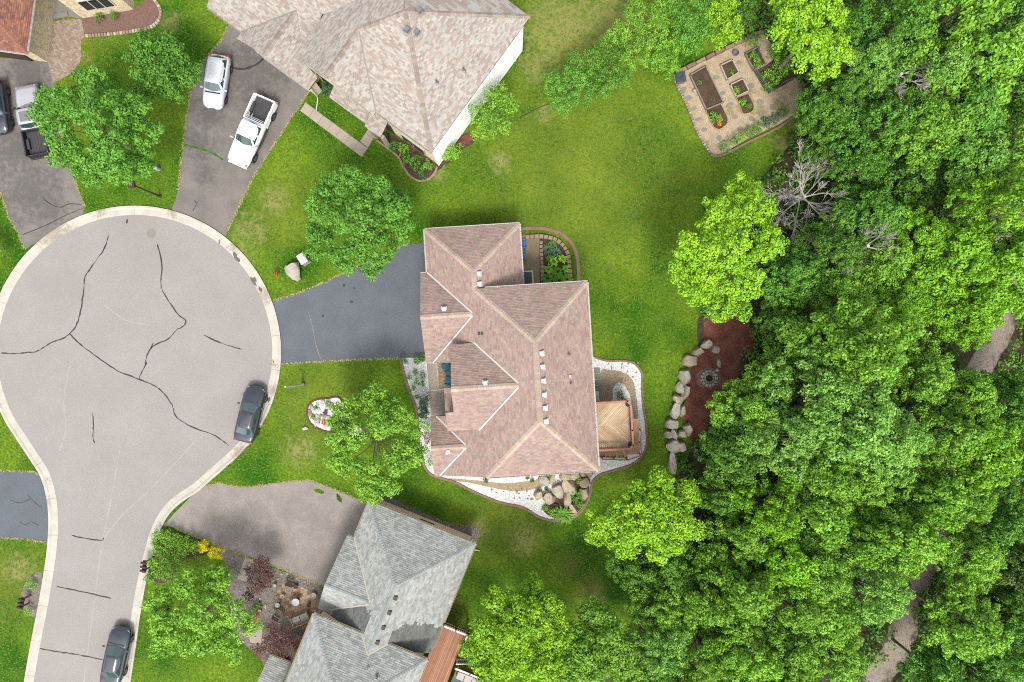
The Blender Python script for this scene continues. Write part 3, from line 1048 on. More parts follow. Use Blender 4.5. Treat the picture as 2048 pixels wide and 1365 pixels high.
h1.roof([(-2.65, 4.57), (6.15, 4.57), (1.75, .17)], zn, (0, 1), P1)
h1.roof([(-2.65, -10.2), (6.15, -10.2), (1.75, -5.8)], zs, (0, -1), P1)
h1.roof([(-7.05, 6.24), (-6.5, 6.24), (-2.9, 2.63), (-7.05, 2.63)], lambda u, v: 3.2 + p * (6.24 - v), (0, 1), P1)
h1.roof([(-7.05, -.98), (-6.5, -.98), (-2.9, 2.63), (-7.05, 2.63)], lambda u, v: 3.2 + p * (v + .98), (0, -1), P1)
h1.roof([(-4.82, .33), (-3.0, .33), (.37, -3.05), (-4.82, -3.05)], lambda u, v: 5.12 + p * (.33 - v), (0, 1), P1)
h1.roof([(-4.82, -3.05), (.37, -3.05), (-3.0, -6.42), (-5.47, -6.42), (-5.47, -4.87), (-4.82, -4.87)], lambda u, v: 5.12 + p * (v + 6.42), (0, -1), P1)
h1.roof([(-5.64, -3.1), (-4.5, -3.1), (-4.5, -4.95), (-5.64, -4.95)], lambda u, v: 3.9 + .545 * (u + 5.64), (-1, 0), P1)
h1.roof([(-6.95, -5.4), (-6.5, -5.4), (-4.1, -7.8), (-6.95, -7.8)], lambda u, v: 3.2 + p * (-5.4 - v), (0, 1), P1)
h1.roof([(-6.95, -10.2), (-6.5, -10.2), (-4.1, -7.8), (-6.95, -7.8)], lambda u, v: 3.2 + p * (v + 10.2), (0, -1), P1)
h1.finish(M['underlay'])
for a, b in (((-6.5, 9.8, 3.2), (-2.65, 5.95, 5.3)), ((1.2, 9.8, 3.2), (-2.65, 5.95, 5.3)), ((-2.65, 4.5, 5.3), (-2.65, 5.95, 5.3)), ((-2.65, 4.57, 5.3), (1.75, .17, 7.7)), ((6.15, 4.57, 5.3), (1.75, .17, 7.7)),
             ((1.75, -5.8, 7.7), (1.75, .17, 7.7)), ((-2.65, -10.2, 5.3), (1.75, -5.8, 7.7)), ((6.15, -10.2, 5.3), (1.75, -5.8, 7.7)), ((-7.05, 2.63, 5.17), (-2.95, 2.63, 5.17)), ((-4.82, -3.05, 6.96), (.3, -3.05, 6.96)), ((-6.95, -7.8, 4.51), (-4.15, -7.8, 4.51))):
    h1.caps(a, b, .42, CAP1)
for a, b in (((-6.5, 6.3, 3.2), (-2.95, 2.72, 5.14)), ((-6.5, -1.05, 3.2), (-2.95, 2.5, 5.14)), ((-3.0, .4, 5.11), (.3, -2.9, 6.9)), ((-3.0, -6.5, 5.11), (.3, -3.2, 6.9)), ((-6.5, -5.4, 3.2), (-4.15, -7.7, 4.48)), ((-6.5, -10.2, 3.2), (-4.15, -7.9, 4.48))):
    h1.bar('valley_flashing', a, b, .12, .03, M['white_trim'], up=.05)
for a, b in (((-6.56, 6.3, 3.2), (-6.56, 9.86, 3.2)), ((-6.5, 9.86, 3.2), (1.26, 9.86, 3.2)), ((1.26, 4.66, 3.2), (1.26, 9.8, 3.2)), ((-1.85, 4.63, 5.3), (6.21, 4.63, 5.3)), ((6.21, -10.2, 5.3), (6.21, 4.57, 5.3)), ((-2.5, -10.26, 5.3), (6.21, -10.26, 5.3)),
             ((-7.05, 6.3, 3.2), (-6.6, 6.3, 3.2)), ((-7.0, -1.04, 3.2), (-4.85, -1.04, 3.2)), ((-6.95, -5.34, 3.2), (-5.3, -5.34, 3.2)), ((-6.95, -10.26, 3.2), (-6.3, -10.26, 3.2))):
    h1.gutter(a, b, M['white_trim'])
for u, v in ((1.75 + .42, -.75), (1.75 + .42, -1.75), (1.75 + .42, -2.8), (1.75 + .42, -3.85), (1.75 + .42, -4.85), (1.75 + .42, -5.85)):
    h1.vent(u, v, ze(u, v), M['white_plastic'], .34)
for u, v, z in ((-2.25, 5.75, 5.1), (-2.25, 4.95, 5.1)):
    h1.vent(u, v, z, M['white_plastic'], .34)
h1.vent(-5.15, 3.15, 4.9, M['white_plastic'], .34); h1.vent(-2.2, -2.75, 6.8, M['white_plastic'], .34); h1.vent(-5.6, -8.15, 4.3, M['white_plastic'], .34)
h1.pipe(4.3, -1.0, ze(4.3, -1), M['metal_grey']); h1.pipe(4.3, -3.2, ze(4.3, -3.2), M['metal_grey']); h1.block('kitchen_vent', 4.3, -2.65, ze(4.3, -2.65) + .1, (.26, .3, .16), M['white_plastic'], h1.r, top=.6)
for k in (-.12, .12):
    h1.block('bathroom_vent', -2.38 + k, 1.05, zw(-2.38 + k, 1) + .09, (.18, .2, .14), M['dark_brown'], h1.r, top=.8)
# walls below the eaves
h1.wall([(-6.1, 4.3), (.8, 4.3), (.8, 9.4), (-6.1, 9.4)], 0, 3.02, M['cream_wall'])
h1.wall([(-2.3, -9.8), (5.75, -9.8), (5.75, 4.17), (-2.3, 4.17)], 0, 5.1, M['cream_wall'])
mb = MB(); mb.prism([h1.L(u, v)[:2] for u, v in ((-6.1, -9.8), (-2.32, -9.8), (-2.32, -5.9), (-6.1, -5.9))], 0, lambda x, y: 2.9 if (Vector((x, y, 0)) - h1.L(-6.1, 0)).dot(h1.dirv(1, 0)) < 1 else 4.9); mb.build('wall', M['cream_wall'], h1.root)
mb = MB(); mb.prism([h1.L(u, v)[:2] for u, v in ((-6.5, -.6), (-2.32, -.6), (-2.32, 4.28), (-6.5, 4.28))], 0, lambda x, y: 3.0 if (Vector((x, y, 0)) - h1.L(-6.5, 0)).dot(h1.dirv(1, 0)) < 1 else 4.9); mb.build('wall', M['brick_wall'], h1.root)
h1.wall([(-6.5, 4.3), (-6.12, 4.3), (-6.12, 5.9), (-6.5, 5.9)], 0, 3.0, M['brick_wall'])
h1.wall([(-4.6, -6.1), (-2.34, -6.1), (-2.34, -.62), (-4.6, -.62)], 0, 4.95, M['cream_wall'])
mb = MB()
for u0, v0, v1, vr, zb, zr in ((-6.5, -.6, 5.9, 2.63, 2.95, 4.8), (-4.6, -6.1, 0., -3.05, 4.9, 6.6), (-6.12, -9.8, -5.9, -7.8, 2.9, 4.2)):
    for du in (0, .12):
        q = [h1.L(u0 + du, v0, zb), h1.L(u0 + du, v1, zb), h1.L(u0 + du, vr, zr)]
        mb.face(q if du == 0 else list(reversed(q)))
mb.build('gable_wall', M['cream_wall'], h1.root)
gd = h1.block('garage_door', -6.53, 2.0, 1.15, (.10, 4.9, 2.3), M['white_trim'])
for k in range(4):
    h1.block('door_panel', -6.59, 2.0, .30 + k * .56, (.03, 4.7, .50), M['white_trim'], gd)
fd = h1.block('front_door', -4.63, -2.2, 1.05, (.09, 1.0, 2.1), M['dark_brown'])
h1.block('handle', -4.71, -1.85, 1.0, (.06, .05, .2), M['chrome'], fd)
for u, v, z, w, hh, nr in ((5.77, -2, 3.9, 1.6, 1.2, (1, 0)), (5.77, 1.5, 3.9, 1.4, 1.2, (1, 0)), (5.77, -3.2, 1.2, 1.4, 1.1, (1, 0)), (1.5, -9.82, 3.8, 1.6, 1.2, (0, -1)), (4, -9.82, 1.3, 1.4, 1.1, (0, -1)), (3.3, 4.19, 3.9, 1.6, 1.2, (0, 1)),
                          (-4.62, -4.9, 1.5, 1.2, 1.3, (-1, 0)), (-6.12, -7.8, 1.5, 1.8, 1.4, (-1, 0)), (-2.7, 9.42, 1.6, 1.4, 1.1, (0, 1))):
    h1.window(u, v, z, w, hh, nr, M['white_trim'])

# ------------------------------------------------------------------ house 2: pale mottled roof, white side wall
P2 = [D(220, 210, 198), D(214, 203, 191), D(202, 184, 170), D(208, 188, 173), D(216, 214, 206), D(196, 180, 169), D(226, 217, 204)]
CAP2 = [D(196, 178, 164), D(206, 188, 172), D(184, 166, 154)]
h2 = House('white_walled_house', 862, 325, -36, 'two storey house with mottled beige roof and bright white side wall at the top')
q2 = .6
zl2 = lambda u, v: 5.5 + q2 * (u + 12.15)
h2.roof([(.9, -.1), (.9, 12.95), (-5.625, 6.425)], lambda u, v: 5.5 + q2 * (.9 - u), (1, 0), P2, .145, .28, jitter=.08)
h2.roof([(-5.625, 6.425), (.9, -.1), (-4.45, -.1), (-8.3, 3.75)], lambda u, v: 5.5 + q2 * (v + .1), (0, -1), P2, .145, .28, jitter=.08)
h2.roof([(-8.3, 3.75), (-4.45, -.1), (-4.45, -.45), (-8.3, -.45)], lambda u, v: 5.5 + q2 * (-4.45 - u), (1, 0), P2, .145, .28, jitter=.08)
h2.roof([(-12.15, -.45), (-8.3, -.45), (-8.3, 3.75), (-5.625, 6.425), (-12.15, 12.95)], zl2, (-1, 0), P2, .145, .28, jitter=.08)
h2.roof([(.9, 12.95), (-12.15, 12.95), (-5.625, 6.425)], lambda u, v: 5.5 + q2 * (12.95 - v), (0, 1), P2, .30, .6)
g2 = .55
h2.roof([(-21.5, -.9), (-12.3, -.9), (-12.3, 3.6), (-12.1, 3.7), (-9.8, 6.2), (-21.5, 6.2)], lambda u, v: 3 + g2 * (v + .9), (0, -1), P2, .145, .28, jitter=.08)
h2.roof([(-21.5, 13.3), (-12.3, 13.3), (-12.1, 8.7), (-9.8, 6.2), (-21.5, 6.2)], lambda u, v: 3 + g2 * (13.3 - v), (0, 1), P2, .40, .8)
h2.roof([(-18.0, -1.55), (-14.4, -1.55), (-14.4, 2.7), (-18.0, -.9)], lambda u, v: 3 + g2 * (u + 18.), (-1, 0), P2, .145, .28, jitter=.08)
h2.roof([(-10.8, -1.55), (-14.4, -1.55), (-14.4, 2.7), (-12.3, .6), (-12.3, .05), (-10.8, -.3)], lambda u, v: 3 + g2 * (-10.8 - u), (1, 0), P2, .145, .28, jitter=.08)
ua, va = h2.uv(671, 190, 3.0); ub, vb = h2.uv(765, 262, 3.0)
h2.roof([(-9.1, .2), (-9.1, -1.0), (-5.3, -1.0), (-5.3, .2)], lambda u, v: 3.0 + .6 * (v + 1.0), (0, -1), P2, .145, .28, jitter=.08)
h2.roof([(-5.28, .2), (-5.28, -1.25), (-3.7, -1.25), (-3.7, .2)], lambda u, v: 3.25 + .6 * (v + 1.25), (0, -1), P2, .145, .28, jitter=.08)
h2.finish(M['underlay'])
for a, b in (((.9, -.1, 5.5), (-5.62, 6.42, 9.41)), ((.9, 12.95, 5.5), (-5.62, 6.42, 9.41)), ((-8.3, 3.75, 7.81), (-5.64, 6.42, 9.41)), ((-8.3, -.45, 7.81), (-8.3, 3.75, 7.81)), ((-14.4, -1.55, 4.98), (-14.4, 2.7, 4.98))):
    h2.caps(a, b, .36, CAP2, .24, True)
h2.caps((-21.5, 6.2, 6.9), (-12.4, 6.2, 6.9), .34, CAP2, .24)
for a, b in (((-4.45, -.1, 5.5), (-8.25, 3.7, 7.78)), ((-18.0, -.9, 3.0), (-14.4, 2.7, 4.98)), ((-10.85, -.3, 3.03), (-14.35, 2.7, 4.98))):
    h2.bar('valley_flashing', a, b, .09, .03, M['slab_grey'], up=.045)
h2.bar('fascia', (.86, -.02, 5.32), (.86, 12.6, 5.32), .06, .16, M['white_trim'])
for a, b in (((-4.4, -.12, 5.3), (.9, -.12, 5.3)), ((-21.5, -.93, 2.82), (-18, -.93, 2.82))):
    h2.gutter(a, b, M['cream_trim'])
# gable trim with its open truss
for x0, x1, v0, zb, zr in ((-12.15, -4.45, -.42, 5.3, 7.6), (-18.0, -10.8, -1.52, 2.8, 4.75)):
    xm = (x0 + x1) / 2
    h2.bar('bargeboard', (x0, v0, zb), (xm, v0, zr), .07, .2, M['cream_trim'])
    h2.bar('bargeboard', (x1, v0, zb), (xm, v0, zr), .07, .2, M['cream_trim'])
for a, b in (((-11.2, -.36, 5.55), (-5.4, -.36, 5.55)), ((-8.3, -.36, 5.6), (-8.3, -.36, 7.5)), ((-10., -.36, 5.6), (-8.4, -.36, 6.6)), ((-6.6, -.36, 5.6), (-8.2, -.36, 6.6))):
    h2.bar('gable_truss', a, b, .09, .12, M['cream_trim'])
h2.wall([(-11.9, .18), (.66, .18), (.66, 12.3), (-11.9, 12.3)], 0, 5.34, M['cream_wall'])
mb = MB(); A = [h2.L(-11.7, .06, 5.2), h2.L(-4.9, .06, 5.2), h2.L(-8.3, .06, 7.45)]; mb.face(A); mb.face([h2.L(-11.7, .16, 5.2), h2.L(-8.3, .16, 7.45), h2.L(-4.9, .16, 5.2)]); mb.build('gable_wall', M['cream_wall'], h2.root)
mb = MB(); mb.box(h2.L(.69, 6.24, 2.68), (.10, 12.2, 5.30), h2.a); sw = mb.build('side_wall', M['white_wall'], h2.root)
h2.wall([(-21.1, -.5), (-11.92, -.5), (-11.92, 12.8), (-21.1, 12.8)], 0, 2.85, M['cream_wall'])
h2.wall([(-17.6, -1.15), (-11.2, -1.15), (-11.2, -.52), (-17.6, -.52)], 0, 2.85, M['cream_wall'])
gd = h2.block('garage_door', -14.4, -1.2, 1.1, (4.9, .08, 2.2), M['white_trim'])
for k in range(4):
    h2.block('door_panel', -14.4, -1.25, .30 + k * .54, (4.7, .03, .48), M['white_trim'], gd)
for u, z, w, hh in ((-1.7, 4.1, 2.2, 1.3), (-1.7, 1.5, 2.4, 1.4), (-10.2, 1.5, 2.0, 1.4), (-8.3, 4.4, 1.6, 1.2)):
    h2.window(u, .14, z, w, hh, (0, -1), M['cream_trim'])
for u in (-5.1, -3.75):
    h2.block('porch_column', u, -1.05, 1.5, (.30, .30, 3.0), M['cream_trim'])
fd = h2.block('front_door', -4.45, .13, 1.05, (1.0, .09, 2.1), M['dark_brown'])
h2.block('handle', -4.1, .06, 1.0, (.05, .06, .2), M['chrome'], fd)
mb = MB(); mb.tube([h2.L(-11.1, -1.2, 2.8), h2.L(-11.0, -1.25, .35), h2.L(-10.9, -1.5, .12), h2.L(-10.5, -2.3, .10)], .055, 6); mb.build('downspout', M['white_trim'], h2.root)
for u, v in ((-.55, 6.3), (-1.5, 4.2)):
    h2.pipe(u, v, 5.5 + q2 * (.9 - u), M['metal_grey'], .08)
for u, v in ((-4.9, 5.55), (-4.35, 5.9)):
    h2.vent(u, v, 5.5 + q2 * (.9 - u), M['metal_grey'], .36)
h2.vent(-5.0, 7.2, 5.5 + q2 * 5.8, M['metal_grey'], .36)
mb = MB(); mb.tube([h2.L(.8, 11.0, 1.2), h2.L(1.0, 11.0, 1.2), h2.L(1.0, 11.0, .95)], .05, 6); mb.build('meter_pipe', M['white_trim'], h2.root)

# ------------------------------------------------------------------ house 3: grey shingle roof at the bottom
P3 = [D(207, 210, 203), D(198, 201, 194), D(187, 190, 183), D(214, 217, 210), D(201, 204, 195), D(179, 182, 175)]
CAP3 = [D(196, 204, 200), D(186, 194, 190)]
h3 = House('grey_roof_house', 850, 1180, -22, 'house with grey shingle hipped roof and damp dark valleys at the bottom')
p3 = .52


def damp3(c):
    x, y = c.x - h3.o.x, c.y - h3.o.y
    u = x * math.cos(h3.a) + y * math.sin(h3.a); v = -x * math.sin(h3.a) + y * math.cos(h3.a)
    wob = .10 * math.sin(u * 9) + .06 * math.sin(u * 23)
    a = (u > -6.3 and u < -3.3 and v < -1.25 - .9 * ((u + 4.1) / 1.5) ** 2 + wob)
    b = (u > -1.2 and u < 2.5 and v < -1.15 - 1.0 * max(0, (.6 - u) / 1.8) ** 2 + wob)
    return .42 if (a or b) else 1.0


zw3 = lambda u, v: 3 + p3 * (u + 7)
ze3 = lambda u, v: 3 + p3 * (2.37 - u)
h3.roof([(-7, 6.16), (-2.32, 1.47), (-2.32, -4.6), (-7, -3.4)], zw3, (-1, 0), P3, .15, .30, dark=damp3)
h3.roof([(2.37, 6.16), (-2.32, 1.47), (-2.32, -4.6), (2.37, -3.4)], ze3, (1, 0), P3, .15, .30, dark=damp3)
h3.roof([(-7, 6.16), (2.37, 6.16), (-2.32, 1.47)], lambda u, v: 3 + p3 * (6.16 - v), (0, 1), P3, .15, .30)
h3.roof([(-7.6, 2.9), (-7, 2.9), (-3.73, -.85), (-7.6, -.85)], lambda u, v: 3 + 1.7 / 3.75 * (2.9 - v), (0, 1), P3, .15, .30)
h3.roof([(-7.6, -3.5), (-7, -3.5), (-3.73, -.85), (-7.6, -.85)], lambda u, v: 3 + 1.7 / 2.65 * (v + 3.5), (0, -1), P3, .15, .30)
ZS = 4.85
sNW = h3.uv(627, 1229, ZS); sNE = h3.uv(856, 1318, ZS)
su0, su1, sv = sNW[0], sNE[0], (sNW[1] + sNE[1]) / 2
hs_ = (su1 - su0) / 2
h3.roof([(su0, sv), (su1, sv), ((su0 + su1) / 2, sv - hs_)], lambda u, v: ZS + p3 * (sv - v), (0, 1), P3, .15, .30)
h3.roof([(su0, sv), ((su0 + su1) / 2, sv - hs_), ((su0 + su1) / 2, sv - 9), (su0, sv - 9)], lambda u, v: ZS + p3 * (u - su0), (-1, 0), P3, .15, .30)
h3.roof([(su1, sv), ((su0 + su1) / 2, sv - hs_), ((su0 + su1) / 2, sv - 9), (su1, sv - 9)], lambda u, v: ZS + p3 * (su1 - u), (1, 0), P3, .15, .30)
lu, lv = h3.uv(590, 1330, 3.0)
h3.roof([(lu - 2.2, lv), (lu + .8, lv), (lu + .8, lv - 4.5), (lu - 2.2, lv - 4.5)], lambda u, v: 3 + p3 * (lv - v) * .8, (0, 1), P3, .15, .30)
h3.finish(M['underlay'])
for a, b in (((-7, 6.16, 3), (-2.32, 1.47, 5.43)), ((2.37, 6.16, 3), (-2.32, 1.47, 5.43)), ((-2.32, -4.4, 5.43), (-2.32, 1.47, 5.43)), ((-7.6, -.85, 4.7), (-3.8, -.85, 4.7)),
             ((su0, sv, ZS), ((su0 + su1) / 2, sv - hs_, ZS + p3 * hs_)), ((su1, sv, ZS), ((su0 + su1) / 2, sv - hs_, ZS + p3 * hs_))):
    h3.caps(a, b, .30, CAP3)
kk = (5.43 - ZS) / p3
for a, b in (((-7, 2.95, 3), (-3.75, -.78, 4.68)), ((-7, -3.45, 3.0), (-3.75, -.95, 4.68)), ((-2.32 - kk, sv, ZS), (-2.35, sv - kk, 5.43)), ((-2.32 + kk, sv, ZS), (-2.3, sv - kk, 5.43))):
    h3.bar('valley_flashing', a, b, .12, .03, M['cream_trim'], up=.05)
for a, b in (((-7.06, 6.22, 3), (2.43, 6.22, 3)), ((2.43, -2.9, 3), (2.43, 6.16, 3)), ((-7.06, 2.95, 3), (-7.06, 6.16, 3)), ((-7.6, 2.96, 3), (-7.1, 2.96, 3)),
             ((su0, sv + .06, ZS), (-2.32 - kk, sv + .06, ZS)), ((-2.32 + kk, sv + .06, ZS), (su1, sv + .06, ZS)), ((su0 - .06, sv - 9, ZS), (su0 - .06, sv, ZS)), ((su1 + .06, sv - 9, ZS), (su1 + .06, sv, ZS)), ((lu - 2.2, lv + .06, 3.), (lu + .8, lv + .06, 3.))):
    h3.gutter(a, b, M['tan_trim'], .10)
for k in range(4):
    v = .55 - k * 1.25
    h3.block('ridge_vent', -2.02, v, ze3(-2.02, v) + .09, (.34, .42, .12), M['underlay'], h3.r, top=.7)
q = h3.uv(735, 1340, 6.0); h3.pipe(q[0], q[1], ZS + p3 * (sv - q[1]), M['white_plastic'], .07)
q = h3.uv(753, 1356, 6.2); h3.pipe(q[0], q[1], ZS + p3 * (sv - q[1]), M['metal_grey'], .09)
h3.wall([(-6.6, -3.3), (2.0, -3.3), (2.0, 5.76), (-6.6, 5.76)], 0, 2.86, M['cream_wall'])
h3.wall([(-7.2, -3.2), (-6.62, -3.2), (-6.62, 2.5), (-7.2, 2.5)], 0, 2.86, M['cream_wall'])
h3.wall([(su0 + .4, sv - 9), (su1 - .4, sv - 9), (su1 - .4, sv - .35), (su0 + .4, sv - .35)], 0, ZS - .2, M['cream_wall'])
h3.wall([(lu - 1.9, lv - 4.4), (lu + .5, lv - 4.4), (lu + .5, lv - .3), (lu - 1.9, lv - .3)], 0, 2.8, M['cream_wall'])
gd = h3.block('garage_door', -7.24, -.4, 1.1, (.08, 4.6, 2.2), M['white_trim'])
for k in range(4):
    h3.block('door_panel', -7.29, -.4, .30 + k * .54, (.03, 4.4, .48), M['white_trim'], gd)
for u, v, nr in ((2.02, 3, (1, 0)), (2.02, .5, (1, 0)), (-2, 5.78, (0, 1))):
    h3.window(u, v, 1.6, 1.4, 1.1, nr, M['white_trim'])
mb = MB(); mb.tube([h3.L(2.3, 4.7, 2.8), h3.L(2.15, 4.7, .4), h3.L(2.3, 4.75, .1), h3.L(3.1, 4.9, .08)], .05, 6); mb.build('downspout', M['white_trim'], h3.root)

# ------------------------------------------------------------------ house 4: stone house in the top left corner
P4 = [D(170, 112, 92), D(186, 124, 100), D(152, 104, 90), D(196, 136, 104), D(160, 118, 104)]
h4 = House('stone_house', 95, 127, -8, 'house with rust brown roof and tan stone walls in the top left corner')
E4 = [h4.uv(52, 103, 2.8), h4.uv(35, -30, 2.8), h4.uv(-60, 112, 2.8)]
e4u, e4v = .35, -.35
h4.roof([(.2, -.3), (-6.3, 6.2), (-6.3, 9), (.2, 9)], lambda u, v: 2.8 + .55 * (.2 - u), (1, 0), P4, .15, .3)
h4.roof([(.2, -.3), (-6.3, 6.2), (-12.8, -.3)], lambda u, v: 2.8 + .55 * (v + .3), (0, -1), P4, .15, .3)
h4.finish(M['underlay'])
h4.caps((.2, -.3, 2.8), (-6.3, 6.2, 6.37), .3, [D(190, 130, 104)])
h4.gutter((.26, -.3, 2.8), (.26, 9, 2.8), M['white_trim'], .10); h4.gutter((-12.8, -.36, 2.8), (.26, -.36, 2.8), M['white_trim'], .10)
h4.wall([(-12.3, .1), (0, .1), (0, 9), (-12.3, 9)], 0, 2.7, M['stone_wall'])
gd = h4.block('garage_door', -4.0, .04, 1.15, (5.6, .10, 2.3), M['dark_brown'])
for k in range(4):
    h4.block('door_panel', -4.0, -.02, .32 + k * .55, (5.4, .03, .48), M['dark_brown'], gd)
lmp = MB(); c = h4.L(-.6, .02, 2.0); lmp.box(c, (.16, .16, .3), h4.a); lmp.build('wall_lamp', M['dark'], h4.root)
w0, w1, w2 = W(165, 37), W(267, 20), W(267, -140)
mb = MB(); mb.prism([w0[:2], w1[:2], (w1.x + .6, w1.y + 6), (w0.x + .2, w0.y + 6)], 0, 3.2); ww = mb.build('wall', M['stone_wall'], h4.root)
aw = math.atan2(w1.y - w0.y, w1.x - w0.x)
c = w0.lerp(w1, .52)
mb = MB(); mb.box((c.x + .02, c.y - .02, 1.9), (2.5, .12, 1.5), aw); wf = mb.build('window', M['white_trim'], h4.root)
for k in (-1, 0, 1):
    d = Vector((math.cos(aw), math.sin(aw), 0)) * .8 * k
    mb = MB(); mb.box((c.x + d.x + .03, c.y + d.y - .08, 1.9), (.7, .03, 1.34), aw); mb.build('pane', M['glass'], wf)
mb = MB()
o4 = [(w0.x - .4, w0.y - .0), (w1.x + .5, w1.y - .35), (w1.x + .9, w1.y + 6), (w0.x, w0.y + 6)]
mb.prism([(x, y + .55) for x, y in o4], 3.25, 3.45); mb.build('flat_roof', M['underlay'], h4.root)
sheet('porch_slab', [W(*p)[:2] for p in ((73, -40), (75, 20), (80, 44), (92, 42), (140, 35), (163, 38), (150, -40))], .10, M['slab_grey'])
mb = MB(); mb.box((*W(116, 33)[:2], .15), (1.9, .42, .1), R(8)); o = mb.build('porch_step', M['slab_grey']); o['kind'] = 'structure'
# ------------------------------------------------------------------ vehicles (built heading +X at the origin, then parked)
def loft(stations):
    """stations: (x, w, zb, zt, crown) -> closed body"""
    mb = MB()
    rings = []
    for x, w, zb, zt, cr in stations:
        half = [(w * .86, zb), (w * .97, zb + (zt - zb) * .25), (w, zb + (zt - zb) * .55), (w * .985, zb + (zt - zb) * .78), (w * .90, zt - .02), (w * .72, zt + cr * .55), (w * .36, zt + cr * .9), (0, zt + cr)]
        ring = half + [(-y, z) for y, z in reversed(half[:-1])]
        rings.append([(x, y, z) for y, z in ring])
    n = len(rings[0])
    for i in range(len(rings) - 1):
        for k in range(n):
            j = (k + 1) % n
            mb.face([rings[i][k], rings[i][j], rings[i + 1][j], rings[i + 1][k]])
    mb.face(list(reversed(rings[0]))); mb.face(rings[-1])
    # stations run front to back, so flip to face outwards
    mb.f = [tuple(reversed(f)) for f in mb.f]
    return mb


def weld(o):
    bm = bmesh.new(); bm.from_mesh(o.data)
    bmesh.ops.remove_doubles(bm, verts=bm.verts, dist=.0005)
    ctr = sum((v.co for v in bm.verts), Vector()) / len(bm.verts)
    ctr.z -= .25
    bm.normal_update()
    for f in bm.faces:
        if f.normal.dot(f.calc_center_median() - ctr) < 0:
            f.normal_flip()
    for f in bm.faces:
        f.smooth = True
    bm.to_mesh(o.data); bm.free()
    return o


def greenhouse(root, paint, xb0, xr0, xr1, xb1, wb, wr, zb, zr, doors=2, crown=.05):
    """painted cabin with glass set 6 mm proud; windscreen base xb0, roof xr0..xr1, rear base xb1"""
    mb = MB()
    B = [(xb0, wb), (xb1, wb * .96)]
    nx = 6
    # roof with a domed grid
    grid = []
    for i in range(nx + 1):
        t = i / nx
        x = xr0 + (xr1 - xr0) * t
        row = []
        for k in range(5):
            s_ = -1 + k / 2
            row.append((x, s_ * wr * (1 - .05 * (2 * t - 1) ** 2), zr + crown * (1 - s_ * s_ * .85) * (1 - .6 * (2 * t - 1) ** 2)))
        grid.append(row)
    for i in range(nx):
        for k in range(4):
            mb.face([grid[i][k], grid[i][k + 1], grid[i + 1][k + 1], grid[i + 1][k]])
    f, b = grid[0], grid[-1]
    fb = [(xb0 - abs(k - 2) * .10, -wb + k * wb / 2, zb) for k in range(5)]
    bb = [(xb1 + abs(k - 2) * .06, (-wb + k * wb / 2) * .96, zb) for k in range(5)]
    for k in range(4):
        mb.face([fb[k], fb[k + 1], f[k + 1], f[k]])
        mb.face([b[k], b[k + 1], bb[k + 1], bb[k]])
    for sgn, kk in ((-1, 0), (1, 4)):
        top = [grid[i][kk] for i in range(nx + 1)]
        bot = [(fb[kk][0] + (bb[kk][0] - fb[kk][0]) * i / nx, fb[kk][1] + (bb[kk][1] - fb[kk][1]) * i / nx, zb) for i in range(nx + 1)]
        for i in range(nx):
            mb.face([bot[i], top[i], top[i + 1], bot[i + 1]])
    cab = mb.build('cabin', paint, root)
    weld(cab)

    def pane(name, q, shrink=.08, off=.012):
        q = [Vector(v) for v in q]
        c = sum(q, Vector()) / len(q)
        n = (q[1] - q[0]).cross(q[2] - q[0]).normalized()
        if n.dot(c - Vector(((xr0 + xr1) / 2, 0, zb * .6))) < 0:
            n = -n
        V = [v + (c - v) * shrink + n * off for v in q]
        if (V[1] - V[0]).cross(V[2] - V[0]).dot(n) < 0:
            V.reverse()
        m2 = MB(); m2.face(V); m2.face([v - n * .008 for v in reversed(V)])
        for i in range(len(V)):
            j = (i + 1) % len(V)
            m2.face([V[i] - n * .008, V[j] - n * .008, V[j], V[i]])
        return m2.build(name, M['car_glass'], root)

    def lerp(a, b, t):
        return tuple(a[i] + (b[i] - a[i]) * t for i in range(3))
    # bowed front and rear glass in one smooth strip each
    for name, lo, hi in (('windscreen', fb, f), ('rear_window', bb, b)):
        m2 = MB()
        V0 = [lerp(lo[k], hi[k], .07) for k in range(5)]; V1 = [lerp(lo[k], hi[k], .93) for k in range(5)]
        sh = .93
        V0 = [(x, y * sh, z + .012) for x, y, z in V0]; V1 = [(x, y * sh, z + .012) for x, y, z in V1]
        dx = .012 if name == 'windscreen' else -.012
        V0 = [(x + dx, y, z) for x, y, z in V0]; V1 = [(x + dx, y, z) for x, y, z in V1]
        for k in range(4):
            q = [V0[k], V0[k + 1], V1[k + 1], V1[k]]
            m2.face(q if name == 'windscreen' else list(reversed(q)))
        o = m2.build(name, M['car_glass'], root)
        weld(o)
    for kk in (0, 4):
        n = doors
        xs = [i / n for i in range(n + 1)]
        for i in range(n):
            a0, a1 = xs[i] + (.06 if i == 0 else .02), xs[i + 1] - (.05 if i == n - 1 else .02)
            q = [lerp(fb[kk], bb[kk], a0), lerp(f[kk], b[kk], a0), lerp(f[kk], b[kk], a1), lerp(fb[kk], bb[kk], a1)]
            pane('side_window', q, .07)


